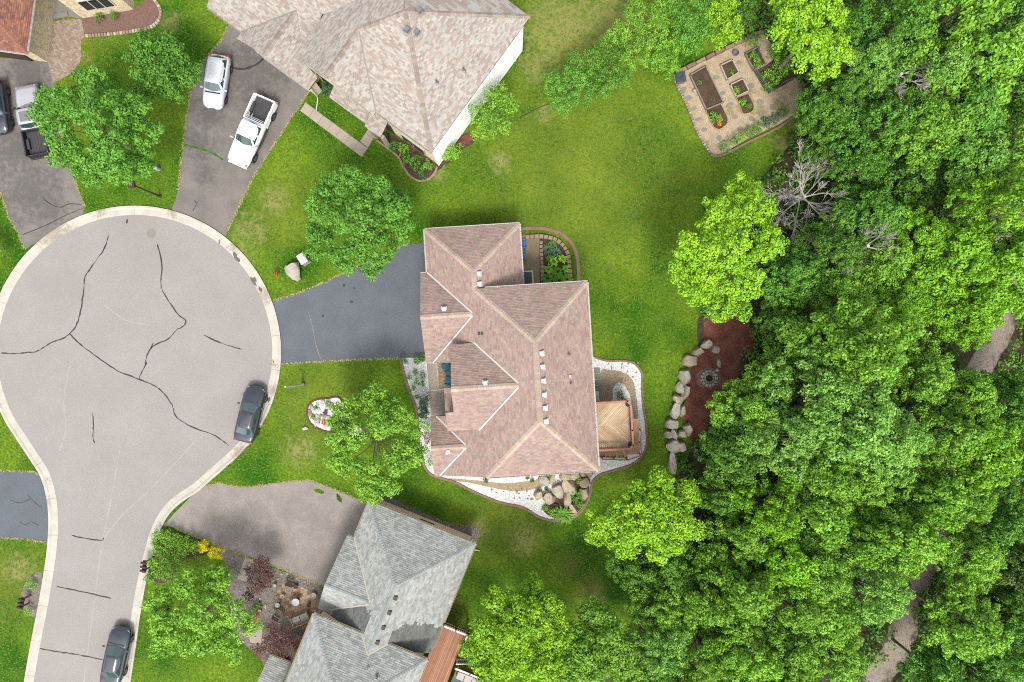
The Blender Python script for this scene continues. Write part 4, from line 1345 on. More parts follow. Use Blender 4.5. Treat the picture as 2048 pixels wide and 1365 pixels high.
def wheels(root, xs, w, r=.34, wd=.23):
    for x in xs:
        for sg in (-1, 1):
            mb = MB()
            n = 20
            yo, yi = sg * w, sg * (w - wd)
            P = [(r * .62, yo * 1.0), (r * .9, yo + sg * .01), (r, yo - sg * .04), (r, yi + sg * .03), (r * .9, yi), (r * .5, yi)]
            for i in range(len(P) - 1):
                for k in range(n):
                    a0, a1 = 2 * math.pi * k / n, 2 * math.pi * (k + 1) / n
                    f = [(x + P[i][0] * math.cos(a0), P[i][1], r + P[i][0] * math.sin(a0)), (x + P[i][0] * math.cos(a1), P[i][1], r + P[i][0] * math.sin(a1)),
                         (x + P[i + 1][0] * math.cos(a1), P[i + 1][1], r + P[i + 1][0] * math.sin(a1)), (x + P[i + 1][0] * math.cos(a0), P[i + 1][1], r + P[i + 1][0] * math.sin(a0))]
                    mb.face(f if sg > 0 else list(reversed(f)))
            o = mb.build('wheel', M['tyre'], root)
            m2 = MB()
            yy = yo - sg * .015
            for k in range(5):      # five spokes
                a = 2 * math.pi * k / 5
                ca, sa = math.cos(a), math.sin(a)
                q = []
                for rr, tt in ((.03, -.05), (r * .6, -.055), (r * .6, .055), (.03, .05)):
                    q.append((x + rr * ca - tt * sa, yy, r + rr * sa + tt * ca))
                m2.face(q if sg < 0 else list(reversed(q)))
            for k in range(n):
                a0, a1 = 2 * math.pi * k / n, 2 * math.pi * (k + 1) / n
                q = [(x + r * .54 * math.cos(a0), yy, r + r * .54 * math.sin(a0)), (x + r * .54 * math.cos(a1), yy, r + r * .54 * math.sin(a1)), (x + r * .66 * math.cos(a1), yy + sg * .01, r + r * .66 * math.sin(a1)), (x + r * .66 * math.cos(a0), yy + sg * .01, r + r * .66 * math.sin(a0))]
                m2.face(q if sg > 0 else list(reversed(q)))
            m2.build('rim', M['rim'], o)


def lump(root, name, c, d, m, bevel=.02, rz=0.0, top=1.0):
    mb = MB(); mb.box(c, d, rz, top=top)
    return mb.build(name, m, root, bevel=bevel)


def sedan(label, paint, kind='sedan', group=None):
    root = empty('parked_car', (0, 0, 0), label, 'car', group)
    if kind == 'sedan':
        st = [(2.47, .34, .40, .55, .01), (2.42, .55, .34, .60, .02), (2.30, .72, .28, .67, .03), (2.02, .86, .24, .77, .05), (1.5, .91, .20, .87, .06), (.9, .93, .19, .94, .05), (0, .935, .18, .98, .02), (-1.2, .935, .19, 1.00, .02), (-1.9, .90, .22, 1.02, .04), (-2.22, .83, .28, 1.00, .03), (-2.36, .72, .34, .94, .02), (-2.43, .50, .40, .80, .01)]
    else:
        st = [(2.29, .36, .40, .64, .01), (2.24, .58, .36, .70, .02), (2.08, .78, .30, .80, .04), (1.75, .87, .24, .92, .05), (1.2, .90, .20, 1.02, .04), (.5, .91, .19, 1.06, .02), (-.8, .91, .19, 1.08, .02), (-1.7, .90, .20, 1.10, .02), (-2.1, .86, .26, 1.06, .02), (-2.22, .76, .36, .95, .01)]
    b = loft(st).build('body', paint, root)
    weld(b)
    if kind == 'sedan':
        greenhouse(root, paint, 1.02, .22, -1.10, -1.88, .80, .60, .97, 1.43)
        wheels(root, (1.45, -1.42), .94)
        lx, rx = 2.22, -2.36
    else:
        greenhouse(root, paint, 1.00, .35, -1.72, -2.12, .79, .64, 1.05, 1.58, 3)
        wheels(root, (1.35, -1.35), .92)
        lx, rx = 2.02, -2.16
    for sg in (-1, 1):
        lump(root, 'headlight', (lx - .06, sg * .64, .655 if kind == 'sedan' else .77), (.30, .16, .10), M['clear_lamp'], .03, -sg * .75)
        lump(root, 'tail_light', (rx + .02, sg * .70, .86 if kind == 'sedan' else 1.0), (.14, .26, .16), M['red_lamp'], .02, sg * .3)
        mr = lump(root, 'wing_mirror', (.72, sg * 1.02, 1.02), (.14, .22, .12), paint, .03)
    lump(root, 'front_bumper', (st[0][0] - .03, 0, .42), (.08, .6, .12), M['black_plastic'], .02)
    lump(root, 'grille', (st[0][0] + .005, 0, .58 if kind == 'sedan' else .66), (.03, .5, .08), M['dark'], .01)
    lump(root, 'wiper_panel', (1.06, 0, .985 if kind == 'sedan' else 1.085), (.10, 1.3, .03), M['black_plastic'], .01)
    lump(root, 'number_plate', (st[-1][0] - .01, 0, .62), (.03, .45, .13), M['white_plastic'], 0)
    return root


def pickup(label, paint, bedmat, wallmat=None, sunroof=False, lift=.0, r=.40):
    root = empty('pickup_truck', (0, 0, 0), label, 'truck')
    L0 = 3.0
    st = [(3.0, .62, .45, .86, .02), (2.9, .86, .40, 1.00, .04), (2.5, .95, .36, 1.10, .05), (1.9, .98, .33, 1.16, .05), (1.1, .99, .32, 1.18, .03), (.2, .99, .32, 1.18, .01), (-.75, .99, .33, 1.18, .0), (-.80, .97, .36, 1.15, .0)]
    st = [(x, w, zb + lift, zt + lift, c) for x, w, zb, zt, c in st]
    b = loft(st).build('body', paint, root)
    weld(b)
    greenhouse(root, paint, 1.35, .68, -.55, -.76, .88, .70, 1.16 + lift, 1.78 + lift, 2, .04)
    wp = wallmat or paint
    z0, z1 = .42 + lift, 1.20 + lift
    bed = lump(root, 'load_bed', (-1.92, 0, .62 + lift), (2.16, 1.72, .16), bedmat, .01)
    for k in range(-6, 7):
        lump(root, 'bed_rib', (-1.92, k * .12, .712 + lift), (2.0, .045, .02), bedmat, 0) if k % 2 == 0 else None
    for sg in (-1, 1):
        lump(root, 'bed_side', (-1.92, sg * .93, (z0 + z1) / 2), (2.22, .13, z1 - z0), wp, .035)
        lump(root, 'wheel_arch', (-1.95, sg * .74, .82 + lift), (.86, .24, .26), bedmat, .05)
        lump(root, 'headlight', (2.80, sg * .74, .92 + lift), (.26, .26, .18), M['clear_lamp'], .03, -sg * .3)
        lump(root, 'tail_light', (-3.02, sg * .90, .98 + lift), (.06, .16, .34), M['red_lamp'], .01)
        a = lump(root, 'wing_mirror', (1.12, sg * 1.13, 1.26 + lift), (.14, .26, .22), M['black_plastic'] if wallmat else M['white_plastic'], .03)
        lump(root, 'running_board', (.3, sg * .97, .42 + lift), (1.9, .16, .06), M['black_plastic'], .02)
    lump(root, 'bed_bulkhead', (-.86, 0, (z0 + z1) / 2), (.08, 1.86, z1 - z0), wp, .02)
    lump(root, 'tailgate', (-3.02, 0, (z0 + z1) / 2), (.09, 1.80, z1 - z0), wp, .025)
    lump(root, 'rear_bumper', (-3.12, 0, .55 + lift), (.14, 1.9, .18), M['chrome'] if not wallmat else M['black_plastic'], .03)
    lump(root, 'front_bumper', (3.02, 0, .60 + lift), (.14, 1.7, .24), paint, .05)
    lump(root, 'wiper_panel', (1.42, 0, 1.17 + lift), (.14, 1.5, .04), M['black_plastic'], .01)
    wheels(root, (1.95, -1.95), 1.03, r + lift * .2, .28)
    if sunroof:
        lump(root, 'sunroof', (.05, 0, 1.815 + lift), (.86, .92, .035), M['metal_grey'], .03)
    else:
        lump(root, 'headache_rack', (-.98, 0, 1.26 + lift), (.06, 1.7, .05), M['white_plastic'], .01)
        lump(root, 'headache_rack', (-1.10, 0, 1.26 + lift), (.04, 1.7, .05), M['white_plastic'], .01)
        for k in (-.55, -.3):
            lump(root, 'rack_strut', (-1.2, k, 1.27 + lift), (.34, .05, .05), M['white_plastic'], .01)
    return root


def park(root, px, py, deg, z=.0, at=.7, lim=None):
    w = W(px, py, at)
    root.location = (w.x, w.y, z)
    root.rotation_euler = (0, 0, R(deg))


c = sedan('black sedan parked by the kerb beside the front lawn of the brown roofed house', M['paint_black']); park(c, 500, 828, 76.6, .012)
c = sedan('black sedan parked on the street at the lower edge below the mailboxes', M['paint_black']); park(c, 232, 1311, 78.5, .012)
c = sedan('silver white hatchback parked on the old driveway above the white pickup', M['paint_silver'], 'hatch'); park(c, 433, 164, -99.5, .008)
c = pickup('white pickup truck with open dark bed parked on the pale house driveway', M['paint_white'], M['bed_liner'], lift=.10); park(c, 502, 263, -114, .008, 1.0)
c = pickup('silver cab pickup with black bed parked under the big tree at top left', M['paint_grey'], M['bed_liner'], M['bed_dark'], True); park(c, 63, 240, 101, .008, 1.0)
c = sedan('black car cut by the left edge beside the silver pickup', M['paint_black'], 'hatch'); park(c, -9, 214, -83, .008, .8)

# ------------------------------------------------------------------ decks and stairs
def boards(h, parent, region, z, ang, wid, pal, name='deck_board', th=.035, gap=.012):
    """split a local polygon into boards running at ang (local radians)"""
    ca, sa = math.cos(ang), math.sin(ang)
    P = [(u * ca + v * sa, -u * sa + v * ca) for u, v in region]
    if area2(P) < 0:
        P.reverse()
    ys = [p[1] for p in P]; xs = [p[0] for p in P]
    y = min(ys)
    while y < max(ys):
        q = clip_rect(P, min(xs) - 1, max(xs) + 1, y + gap / 2, y + wid - gap / 2)
        if q and abs(area2(q)) > .01:
            uv = [(a * ca - b * sa, a * sa + b * ca) for a, b in q]
            col = tuple(x * (1 + kf) for kf in [rnd.uniform(-.16, .16)] for x in rnd.choice(pal))
            mb = MB()
            mb.prism([h.L(u, v)[:2] for u, v in uv], z - th, z, col)
            mb.build(name, M['cedar_board'], parent)
        y += wid


CED = [D(248, 216, 172), D(242, 206, 162), D(250, 222, 182), D(238, 196, 150)]
dk = empty('wooden_deck', h1.L(8.0, -7.0, 0), 'pale cedar deck with chevron boards, reddish rail and stairs behind the brown roofed house', 'deck')
DZ = 2.6
du0, du1, dv0, dv1 = 5.9, 9.35, -9.05, -5.05
dm = -7.08
boards(h1, dk, [(du0, dm), (du1, dm), (du1, dv1), (du0, dv1)], DZ, R(45), .14, CED)
boards(h1, dk, [(du0, dm), (du1, dm), (du1, dv0), (du0, dv0)], DZ, R(-45), .14, CED)
mb = MB(); mb.prism([h1.L(u, v)[:2] for u, v in ((du0, dv0 + .02), (du1 - .02, dv0 + .02), (du1 - .02, dv1 - .02), (du0, dv1 - .02))], DZ - .24, DZ - .04); mb.build('deck_frame', M['cedar_rail'], dk)


def rail(h, parent, a, b, z, hgt=.92, m='cedar_rail', cap='cedar_rail', bal=.16, posts=2, under='white_trim', capw=.15):
    A, B = h.L(*a), h.L(*b)
    ang = math.atan2(B.y - A.y, B.x - A.x)
    L = math.dist(A[:2], B[:2])
    c = (A + B) / 2
    z0 = z if not hasattr(z, '__len__') else z[0]
    z1 = z if not hasattr(z, '__len__') else z[1]
    mb = MB()
    for zz, w, t, nm, mm in ((hgt, capw, .045, 'handrail', cap), (hgt - .10, .05, .08, 'upper_rail', under), (.10, .05, .08, 'lower_rail', m)):
        mb = MB()
        P0, P1 = Vector((A.x, A.y, z0 + zz)), Vector((B.x, B.y, z1 + zz))
        t_ = (P1 - P0).normalized(); sd = Vector((-t_.y, t_.x, 0)).normalized() * w / 2; up = Vector((0, 0, t / 2))
        r = [[p - sd - up, p + sd - up, p + sd + up, p - sd + up] for p in (P0, P1)]
        for i in range(4):
            j = (i + 1) % 4
            mb.face([r[0][j], r[0][i], r[1][i], r[1][j]])
        mb.face(r[0]); mb.face(list(reversed(r[1])))
        mb.build(nm, M[mm], parent)
    n = int(L / bal)
    for i in range(1, n):
        t = i / n
        q = A.lerp(B, t); zz = z0 + (z1 - z0) * t
        mb = MB(); mb.box((q.x, q.y, zz + hgt * .5), (.035, .035, hgt * .82), ang); mb.build('baluster', M[m], parent)
    for i in range(posts):
        t = i / max(1, posts - 1)
        q = A.lerp(B, t); zz = z0 + (z1 - z0) * t
        mb = MB(); mb.box((q.x, q.y, zz + hgt * .5 + .02), (.11, .11, hgt + .06), ang); mb.build('rail_post', M[m], parent)


rail(h1, dk, (6.3, dv1 - .08), (du1 - .35, dv1 - .08), DZ, posts=3)
rail(h1, dk, (du1 - .35, dv1 - .08), (du1 - .08, dv1 - .35), DZ, posts=1)
rail(h1, dk, (du1 - .08, dv1 - .35), (du1 - .08, dv0 + 1.55), DZ, posts=2)
rail(h1, dk, (du1 - .08, dv0 + 1.55), (du1 - .08, dv0 + .35), DZ, posts=2)
rail(h1, dk, (du1 - .08, dv0 + .35), (du1 - .35, dv0 + .08), DZ, posts=1)
rail(h1, dk, (du1 - .35, dv0 + .08), (6.3, dv0 + .08), DZ, posts=3)
for u, v in ((9.2, -5.2), (9.2, -7.0), (9.2, -8.9), (6.4, -5.2), (6.4, -8.9)):
    mb = MB(); q = h1.L(u, v); mb.box((q.x, q.y, (DZ - .24) / 2), (.15, .15, DZ - .24), h1.a); mb.build('deck_post', M['cedar_rail'], dk)
SZ = DZ - .18
pal2 = [D(226, 184, 132), D(216, 172, 120), D(230, 190, 140)]


def block_uv(h, parent, name, u0, u1, v0, v1, z0, z1, m, col=None):
    mb = MB(); mb.prism([h.L(u, v)[:2] for u, v in ((u0, v0), (u1, v0), (u1, v1), (u0, v1))], z0, z1, col)
    return mb.build(name, m, parent)


# upper landing by the east rail, four steps down to a corner landing, a flight back along the deck
block_uv(h1, dk, 'stair_landing', 9.42, 9.98, -7.55, -6.7, DZ - .08, DZ - .02, M['cedar_board'], D(212, 160, 120))
for k in range(4):
    z = DZ - .18 * (k + 1)
    block_uv(h1, dk, 'stair_tread', 9.42, 10.0, -7.85 - .29 * k, -7.57 - .29 * k, z - .05, z, M['cedar_board'], rnd.choice(pal2))
zl = DZ - .18 * 5
block_uv(h1, dk, 'stair_landing', 9.05, 10.1, -9.75, -8.75, zl - .16, zl, M['cedar_board'], D(222, 172, 128))
for k in range(10):
    z = max(.12, zl - .165 * (k + 1))
    block_uv(h1, dk, 'stair_tread', 8.77 - .285 * k, 9.04 - .285 * k, -9.98, -9.16, z - .05, z, M['cedar_board'], rnd.choice(pal2))
for v in (-9.13, -10.02):
    mb = MB()
    for sd in (0, .05):
        pass
    A, B = h1.L(9.05, v, zl - .1), h1.L(6.15, v, .08)
    mb.tube([A, B], .07, 4); mb.build('stair_stringer', M['cedar_rail'], dk)
for u, v, zz in ((10.05, -7.6, DZ - .2), (10.05, -8.7, zl), (10.05, -9.72, zl), (8.9, -10.05, zl - .1), (7.9, -10.05, .95), (7.0, -10.05, .5)):
    mb = MB(); q = h1.L(u, v); mb.box((q.x, q.y, (zz + .9) / 2), (.10, .10, zz + .9), h1.a); mb.build('rail_post', M['cedar_rail'], dk)
for a, b, z in (((10.05, -7.6), (10.05, -8.7), (DZ + .62, zl + .88)), ((10.05, -8.7), (10.05, -9.72), (zl + .88, zl + .88)), ((10.05, -9.72), (8.9, -10.05), (zl + .88, zl + .8)), ((8.9, -10.05), (7.0, -10.05), (zl + .8, 1.4))):
    mb = MB(); mb.tube([h1.L(*a, z[0]), h1.L(*b, z[1])], .05, 4); mb.build('handrail', M['cedar_rail'], dk)


def pot(px, py, z, r, h, label, m='iron', plant='leaf_dark', name='flower_pot'):
    w = W(px, py, z)
    root = empty(name, (w.x, w.y, z), label, 'planter')
    mb = MB(); mb.lathe((w.x, w.y, z), [(r * .7, 0), (r, h), (r * 1.08, h), (r * 1.08, h + .03), (r * .9, h + .03), (r * .85, h - .02)], 16)
    mb.build('pot', M[m], root)
    if plant:
        ball = leaf_ball(rnd.randint(0, 9999), [(0, 0, 0, r * .95)], 70, .09)
        o = bpy.data.objects.new('foliage', ball); o.data.materials.append(M[plant]); COL.objects.link(o)
        o.parent = root; o.location = (0, 0, h + r * .3)
    return root


def leaf_ball(seed, clumps, lpc, leaf, up=.35, low=-.35, width=.62):
    """mesh of leaf-sized faces wrapped round clumps (x,y,z,r)"""
    rg = np.random.default_rng(seed)
    allv, cols = [], []
    for cx, cy_, cz, cr in clumps:
        n = int(lpc * (cr / .6) ** 1.7 if lpc > 0 else -lpc)
        n = max(n, 14)
        d = rg.normal(size=(n * 2, 3))
        d /= np.linalg.norm(d, axis=1)[:, None]
        d = d[d[:, 2] > low][:n]
        n = len(d)
        rad = cr * rg.uniform(.45, 1.08, n)
        pos = np.array([cx, cy_, cz]) + d * rad[:, None] * np.array([1, 1, .78])
        nr = d * .9 + np.array([0, 0, up]) + rg.normal(size=(n, 3)) * .46
        nr /= np.linalg.norm(nr, axis=1)[:, None]
        t = np.cross(nr, rg.normal(size=(n, 3)))
        t /= np.linalg.norm(t, axis=1)[:, None]
        b = np.cross(nr, t)
        L = (leaf * rg.uniform(.65, 1.35, n))[:, None]
        v = np.stack([pos - t * L * .5, pos + b * L * width * .5 - t * L * .05 + nr * L * .10, pos + t * L * .5 - nr * L * .06, pos - b * L * width * .5 - t * L * .05 + nr * L * .10], axis=1)
        allv.append(v.reshape(-1, 3))
        cc = np.ones((n, 4))
        cc[:, 0] = rg.uniform(0, 1, n)
        cc[:, 1] = rg.uniform(0, 1)
        cols.append(cc)
    return quads_mesh('foliage', np.concatenate(allv), np.concatenate(cols))


def quads_mesh(name, V, C, k=4):
    n = len(V) // k
    me = bpy.data.meshes.new(name)
    me.vertices.add(len(V))
    me.vertices.foreach_set('co', V.astype(np.float32).ravel())
    me.loops.add(len(V))
    me.loops.foreach_set('vertex_index', np.arange(len(V), dtype=np.int32))
    me.polygons.add(n)
    me.polygons.foreach_set('loop_start', np.arange(0, len(V), k, dtype=np.int32))
    at = me.attributes.new('col', 'FLOAT_COLOR', 'FACE')
    at.data.foreach_set('color', C.astype(np.float32).ravel())
    me.update(calc_edges=True)
    me.validate()
    return me


pot(1254, 809, DZ, .16, .26, 'dark round planter in the upper corner of the chevron deck')
pot(1259, 888, DZ, .17, .26, 'dark round planter in the lower corner of the chevron deck')
o = lump(dk, 'planter_box', tuple(h1.L(9.3, -7.2, DZ + .55)), (.26, .62, .22), M['iron'], .02, h1.a)

# deck of the grey roofed house
d3 = empty('wooden_deck', h3.L(4.0, -3.5, 0), 'brown board deck with white railings beside the grey roofed house', 'deck')
Z3 = 2.3
TB = [D(198, 132, 86), D(186, 118, 76), D(206, 146, 100), D(176, 110, 72)]
boards(h3, d3, [(2.25, -1.15), (4.45, -1.15), (4.45, -3.9), (4.75, -9), (2.25, -9)], Z3, R(90), .14, TB)
mb = MB(); mb.prism([h3.L(u, v)[:2] for u, v in ((2.3, -1.2), (4.4, -1.2), (4.4, -9), (2.3, -9))], Z3 - .26, Z3 - .04); mb.build('deck_frame', M['brown_wood'], d3)
rail(h3, d3, (2.45, -.95), (4.55, -.95), Z3, m='brown_wood', cap='white_trim', posts=3)
rail(h3, d3, (4.55, -.95), (4.55, -2.4), Z3, m='brown_wood', cap='white_trim', posts=2)
boards(h3, d3, [(4.8, -4.0), (7.2, -4.0), (7.2, -9), (4.8, -9)], Z3, R(90), .14, TB)
rail(h3, d3, (4.6, -3.8), (7.2, -3.8), Z3, m='brown_wood', cap='white_trim', posts=3)
rail(h3, d3, (7.2, -3.8), (7.2, -8.5), Z3, m='brown_wood', cap='white_trim', posts=3)
for k in range(9):
    z = max(.12, Z3 - .2 * (k + 1))
    block_uv(h3, d3, 'stair_tread', 4.62 + .28 * k, 4.88 + .28 * k, -3.35, -2.45, z - .05, z, M['cedar_board'], rnd.choice(TB))
rail(h3, d3, (4.6, -2.4), (7.1, -2.4), (Z3, .3), m='white_trim', cap='white_trim', posts=3, capw=.09)
rail(h3, d3, (4.6, -3.42), (7.1, -3.42), (Z3, .3), m='white_trim', cap='white_trim', posts=3, capw=.09)
for u, v in ((4.4, -1.1), (4.5, -3.6), (7.1, -3.9), (7.1, -7), (2.5, -1.1)):
    mb = MB(); q = h3.L(u, v); mb.box((q.x, q.y, (Z3 - .2) / 2), (.14, .14, Z3 - .2), h3.a); mb.build('deck_post', M['tan_trim'], d3)
rg_ = MB(); rg_.prism([h3.L(u, v)[:2] for u, v in ((4.85, -4.9), (6.5, -4.9), (6.5, -7.5), (4.85, -7.5))], Z3 + .002, Z3 + .014); tag(rg_.build('outdoor_rug', M['rug']), 'blue grey rug under the sofa set on the brown deck', 'rug')
sf = empty('sectional_sofa', h3.L(6.2, -4.8, Z3), 'cream cushioned corner sofa on the brown deck at the lower edge', 'sofa')
for u0, u1, v0, v1, z0, z1, nm, m in ((5.0, 7.0, -4.75, -4.05, .0, .22, 'sofa_frame', 'metal_grey'), (6.3, 7.0, -7.2, -4.77, .0, .22, 'sofa_frame', 'metal_grey'), (5.0, 5.62, -4.8, -4.2, .22, .40, 'seat_cushion', 'cushion'), (5.66, 6.28, -4.8, -4.2, .22, .40, 'seat_cushion', 'cushion'),
                                     (6.3, 6.86, -5.4, -4.2, .22, .42, 'seat_cushion', 'cushion'), (6.3, 6.86, -6.1, -5.44, .22, .40, 'seat_cushion', 'cushion'), (6.3, 6.86, -7.0, -6.14, .22, .40, 'seat_cushion', 'cushion'), (5.05, 6.3, -4.18, -4.02, .22, .72, 'back_cushion', 'cushion'), (6.88, 7.04, -7.0, -4.1, .22, .72, 'back_cushion', 'cushion')):
    mb = MB(); mb.prism([h3.L(u, v)[:2] for u, v in ((u0, v0), (u1, v0), (u1, v1), (u0, v1))], Z3 + z0, Z3 + z1); mb.build(nm, M[m], sf, bevel=.05)
tb = empty('coffee_table', h3.L(5.6, -6.0, Z3 + .014), 'low pale coffee table on the blue grey rug', 'table')
mb = MB(); mb.box(h3.L(5.6, -6.0, Z3 + .36), (.7, 1.0, .05), h3.a); mb.build('table_top', M['cushion'], tb, bevel=.02)
for a in (-.3, .3):
    for b in (-.42, .42):
        mb = MB(); mb.box(h3.L(5.6 + a, -6 + b, Z3 + .175), (.06, .06, .32), h3.a); mb.build('leg', M['metal_grey'], tb)

# ------------------------------------------------------------------ paving
def slabs(name, quads, m, z=.03, parent=None, th=.05):
    """a walkway of separate slabs; first a thin bed under them all"""
    allp = [p for q in quads for p in q]
    base = None
    mb = MB(); mb.origin = False
    for q in quads:
        P = [W(*p) for p in q]
        if area2([(p.x, p.y) for p in P]) < 0:
            P.reverse()
        mb.face([(p.x, p.y, .010) for p in P])
    base = mb.build(name, M['slab_grey']); base['kind'] = 'structure'
    for q in quads:
        P = [W(*p) for p in q]
        c = sum(P, Vector()) / len(P)
        P = [p + (c - p).normalized() * .025 for p in P]
        mb = MB(); mb.prism([(p.x, p.y) for p in P], .012, z + rnd.uniform(-.004, .004))
        mb.build('slab', M[m], base, bevel=.008)
    return base


def strip_quads(a0, a1, b0, b1, n):
    """split the quad a0-a1 / b0-b1 (two long sides) in n"""
    out = []
    L = lambda p, q, t: (p[0] + (q[0] - p[0]) * t, p[1] + (q[1] - p[1]) * t)
    for i in range(n):
        out.append([L(a0, a1, i / n), L(a0, a1, (i + 1) / n), L(b0, b1, (i + 1) / n), L(b0, b1, i / n)])
    return out


slabs('walkway', strip_quads((611, 205), (736, 297), (600, 222), (724, 315), 7) + strip_quads((736, 297), (758, 258), (720, 283), (742, 250), 2), 'slab')
slabs('front_walk', strip_quads((853, 727), (858, 782), (873, 727), (878, 780), 3) + strip_quads((856, 783), (863, 835), (878, 781), (881, 833), 3) + strip_quads((878, 781), (881, 833), (890, 779), (892, 831), 2), 'slab')
slabs('side_walk', strip_quads((1187, 735), (1189, 783), (1200, 735), (1202, 783), 4), 'slab_grey')
slabs('grey_house_walk', [[(491, 1114), (515, 1124), (505, 1143), (482, 1135)], [(482, 1136), (505, 1144), (495, 1165), (474, 1158)]] + strip_quads((592, 1268), (575, 1335), (608, 1274), (592, 1340), 2) + strip_quads((495, 1255), (500, 1285), (525, 1258), (525, 1290), 1), 'slab')
# paver terraces, each paver cut and laid
def pavers(name, pts, pal, w, l, z=.03, down=Vector((0, 1, 0)), gap=.012):
    mb = MB(); mb.origin = False
    tabs(mb, [(*W(*p)[:2], z) for p in pts], down, w, l, pal, lift=0, gap=gap, h0=0, h1=0, half=False, jitter=.08)
    b = sheet(name, [W(*p)[:2] for p in pts], z - .014, M['slab_grey'])
    o = mb.build('pavers', M['paver'], b)
    o['kind'] = 'stuff'
    return b


TANP = [D(216, 182, 142), D(206, 168, 128), D(222, 192, 154), D(196, 160, 124)]
pavers('porch_terrace', [(874, 727), (905, 724), (907, 778), (878, 779)], TANP, .12, .22, .03, Vector((.06, -1, 0)))
PP = [D(206, 180, 156), D(196, 166, 146), D(212, 190, 166), D(188, 160, 142)]
pavers('paver_walk', [(80, 46), (92, 44), (163, 37), (170, 73), (163, 82), (163, 110), (160, 128), (146, 145), (122, 160), (106, 166), (97, 127)], PP, .15, .24, .03, Vector((-.18, -1, 0)))
pavers('flagstone_terrace', [(572, 1160), (638, 1190), (645, 1218), (622, 1262), (585, 1246), (556, 1222), (550, 1190)], TANP + [D(180, 140, 100), D(226, 204, 170)], .30, .38, .03, Vector((.3, -1, 0)), .03)

# ------------------------------------------------------------------ stones
def rock_mesh(seed, sub=3, cuts=13):
    rg = random.Random(seed)
    bm = bmesh.new()
    bmesh.ops.create_icosphere(bm, subdivisions=sub, radius=1.0)
    pl = []
    for i in range(cuts):
        v = Vector((rg.gauss(0, 1), rg.gauss(0, 1), rg.gauss(0, .8))).normalized()
        pl.append((v, rg.uniform(.48, .85)))
    pl.append((Vector((rg.uniform(-.15, .15), rg.uniform(-.15, .15), 1)).normalized(), rg.uniform(.55, .75)))
    o = Vector((rg.random() * 9, rg.random() * 9, rg.random() * 9))
    for v in bm.verts:
        p = v.co.copy()
        for n, d in pl:
            e = p.dot(n) - d
            if e > 0:
                p -= n * e * .97
        p *= 1 + .07 * noise.noise(p * 2.2 + o) + .035 * noise.noise(p * 6 + o)
        v.co = p
    me = bpy.data.meshes.new('rock')
    bm.to_mesh(me); bm.free()
    return me


ROCKS = [rock_mesh(i) for i in range(9)]
PEBS = [rock_mesh(40 + i, 1, 5) for i in range(5)]


def rock(name, px, py, rx, ry, deg, hgt, m, parent=None, small=False, z=0.0):
    me = rnd.choice(PEBS if small else ROCKS)
    o = bpy.data.objects.new(name, me)
    if not me.materials:
        me.materials.append(None)
    COL.objects.link(o)
    o.material_slots[0].link = 'OBJECT'
    o.material_slots[0].material = M[m]
    w = W(px, py, z)
    o.scale = (rx / S * 1.42, ry / S * 1.42, hgt * 1.25)
    o.rotation_euler = (0, 0, R(deg))
    o.location = (w.x, w.y, z + hgt * .38)
    if parent:
        o.parent = parent
        o.location = Vector(o.location) - ORG[parent.name]
    return o


wall_ = empty('boulder_wall', W(1365, 800), 'curved row of pale boulders holding up the mulch bed at the wood edge', 'retaining wall')
for px, py, rx, ry, dg in ((1411, 688, 11, 8, 30), (1394, 704, 12, 8, 20), (1380, 721, 12, 14, 0), (1370, 752, 12, 16, 15), (1359, 777, 9, 12, 0), (1371, 783, 8, 16, -10), (1354, 798, 9, 10, 0), (1352, 820, 11, 14, -20), (1363, 820, 6, 12, 0),
                          (1344, 847, 11, 12, 0), (1337, 868, 8, 9, 0), (1347, 867, 7, 9, 10), (1345, 889, 13, 13, 20), (1362, 892, 7, 12, 20), (1345, 922, 9, 19, 0), (1376, 857, 9, 12, 30), (1364, 868, 7, 8, 0)):
    rock('boulder', px, py, rx, ry, dg, .55, rnd.choice(['boulder', 'boulder_pale']), wall_)
lab = 'tan boulder of the corner rockery, '
for px, py, rx, ry, dg, txt in ((1090, 961, 13, 10, 0, 'leftmost against the wall'), (1103, 957, 6, 9, 0, 'narrow one beside the leftmost'), (1131, 952, 9, 9, 0, 'square one under the gutter'), (1147, 950, 10, 8, 0, 'dark one under the gutter'), (1165, 945, 8, 6, 0, 'small pale one under the gutter'), (1179, 944, 8, 7, 0, 'nearest to the corner downspout'),
                              (1138, 972, 14, 14, 20, 'broad flat one in the middle'), (1116, 978, 10, 14, 10, 'tall one left of the middle'), (1077, 988, 9, 9, 0, 'round one ringed by white gravel'), (1099, 996, 13, 9, -30, 'flat pale one left of the soil'), (1134, 998, 7, 15, 5, 'long pale upright one'), (1169, 963, 9, 12, 35, 'oval one near the edging'), (1168, 985, 10, 13, 15, 'angular grey one near the edging'),
                              (1146, 1016, 7, 11, 20, 'lowest one beside the big daylily')):
    tag(rock('boulder', px, py, rx, ry, dg, .5, rnd.choice(['boulder', 'boulder_pale'])), lab + txt, 'boulder', 'rockery boulders')
tag(rock('boulder', 590, 540, 13, 18, 15, .6, 'boulder_pale'), 'large grey white landscape boulder on the front lawn beside the utility box', 'boulder')
tag(rock('boulder', 612, 857, 5, 4, 20, .2, 'white_stone'), 'small white boulder alone on the lawn below the rock island', 'boulder')
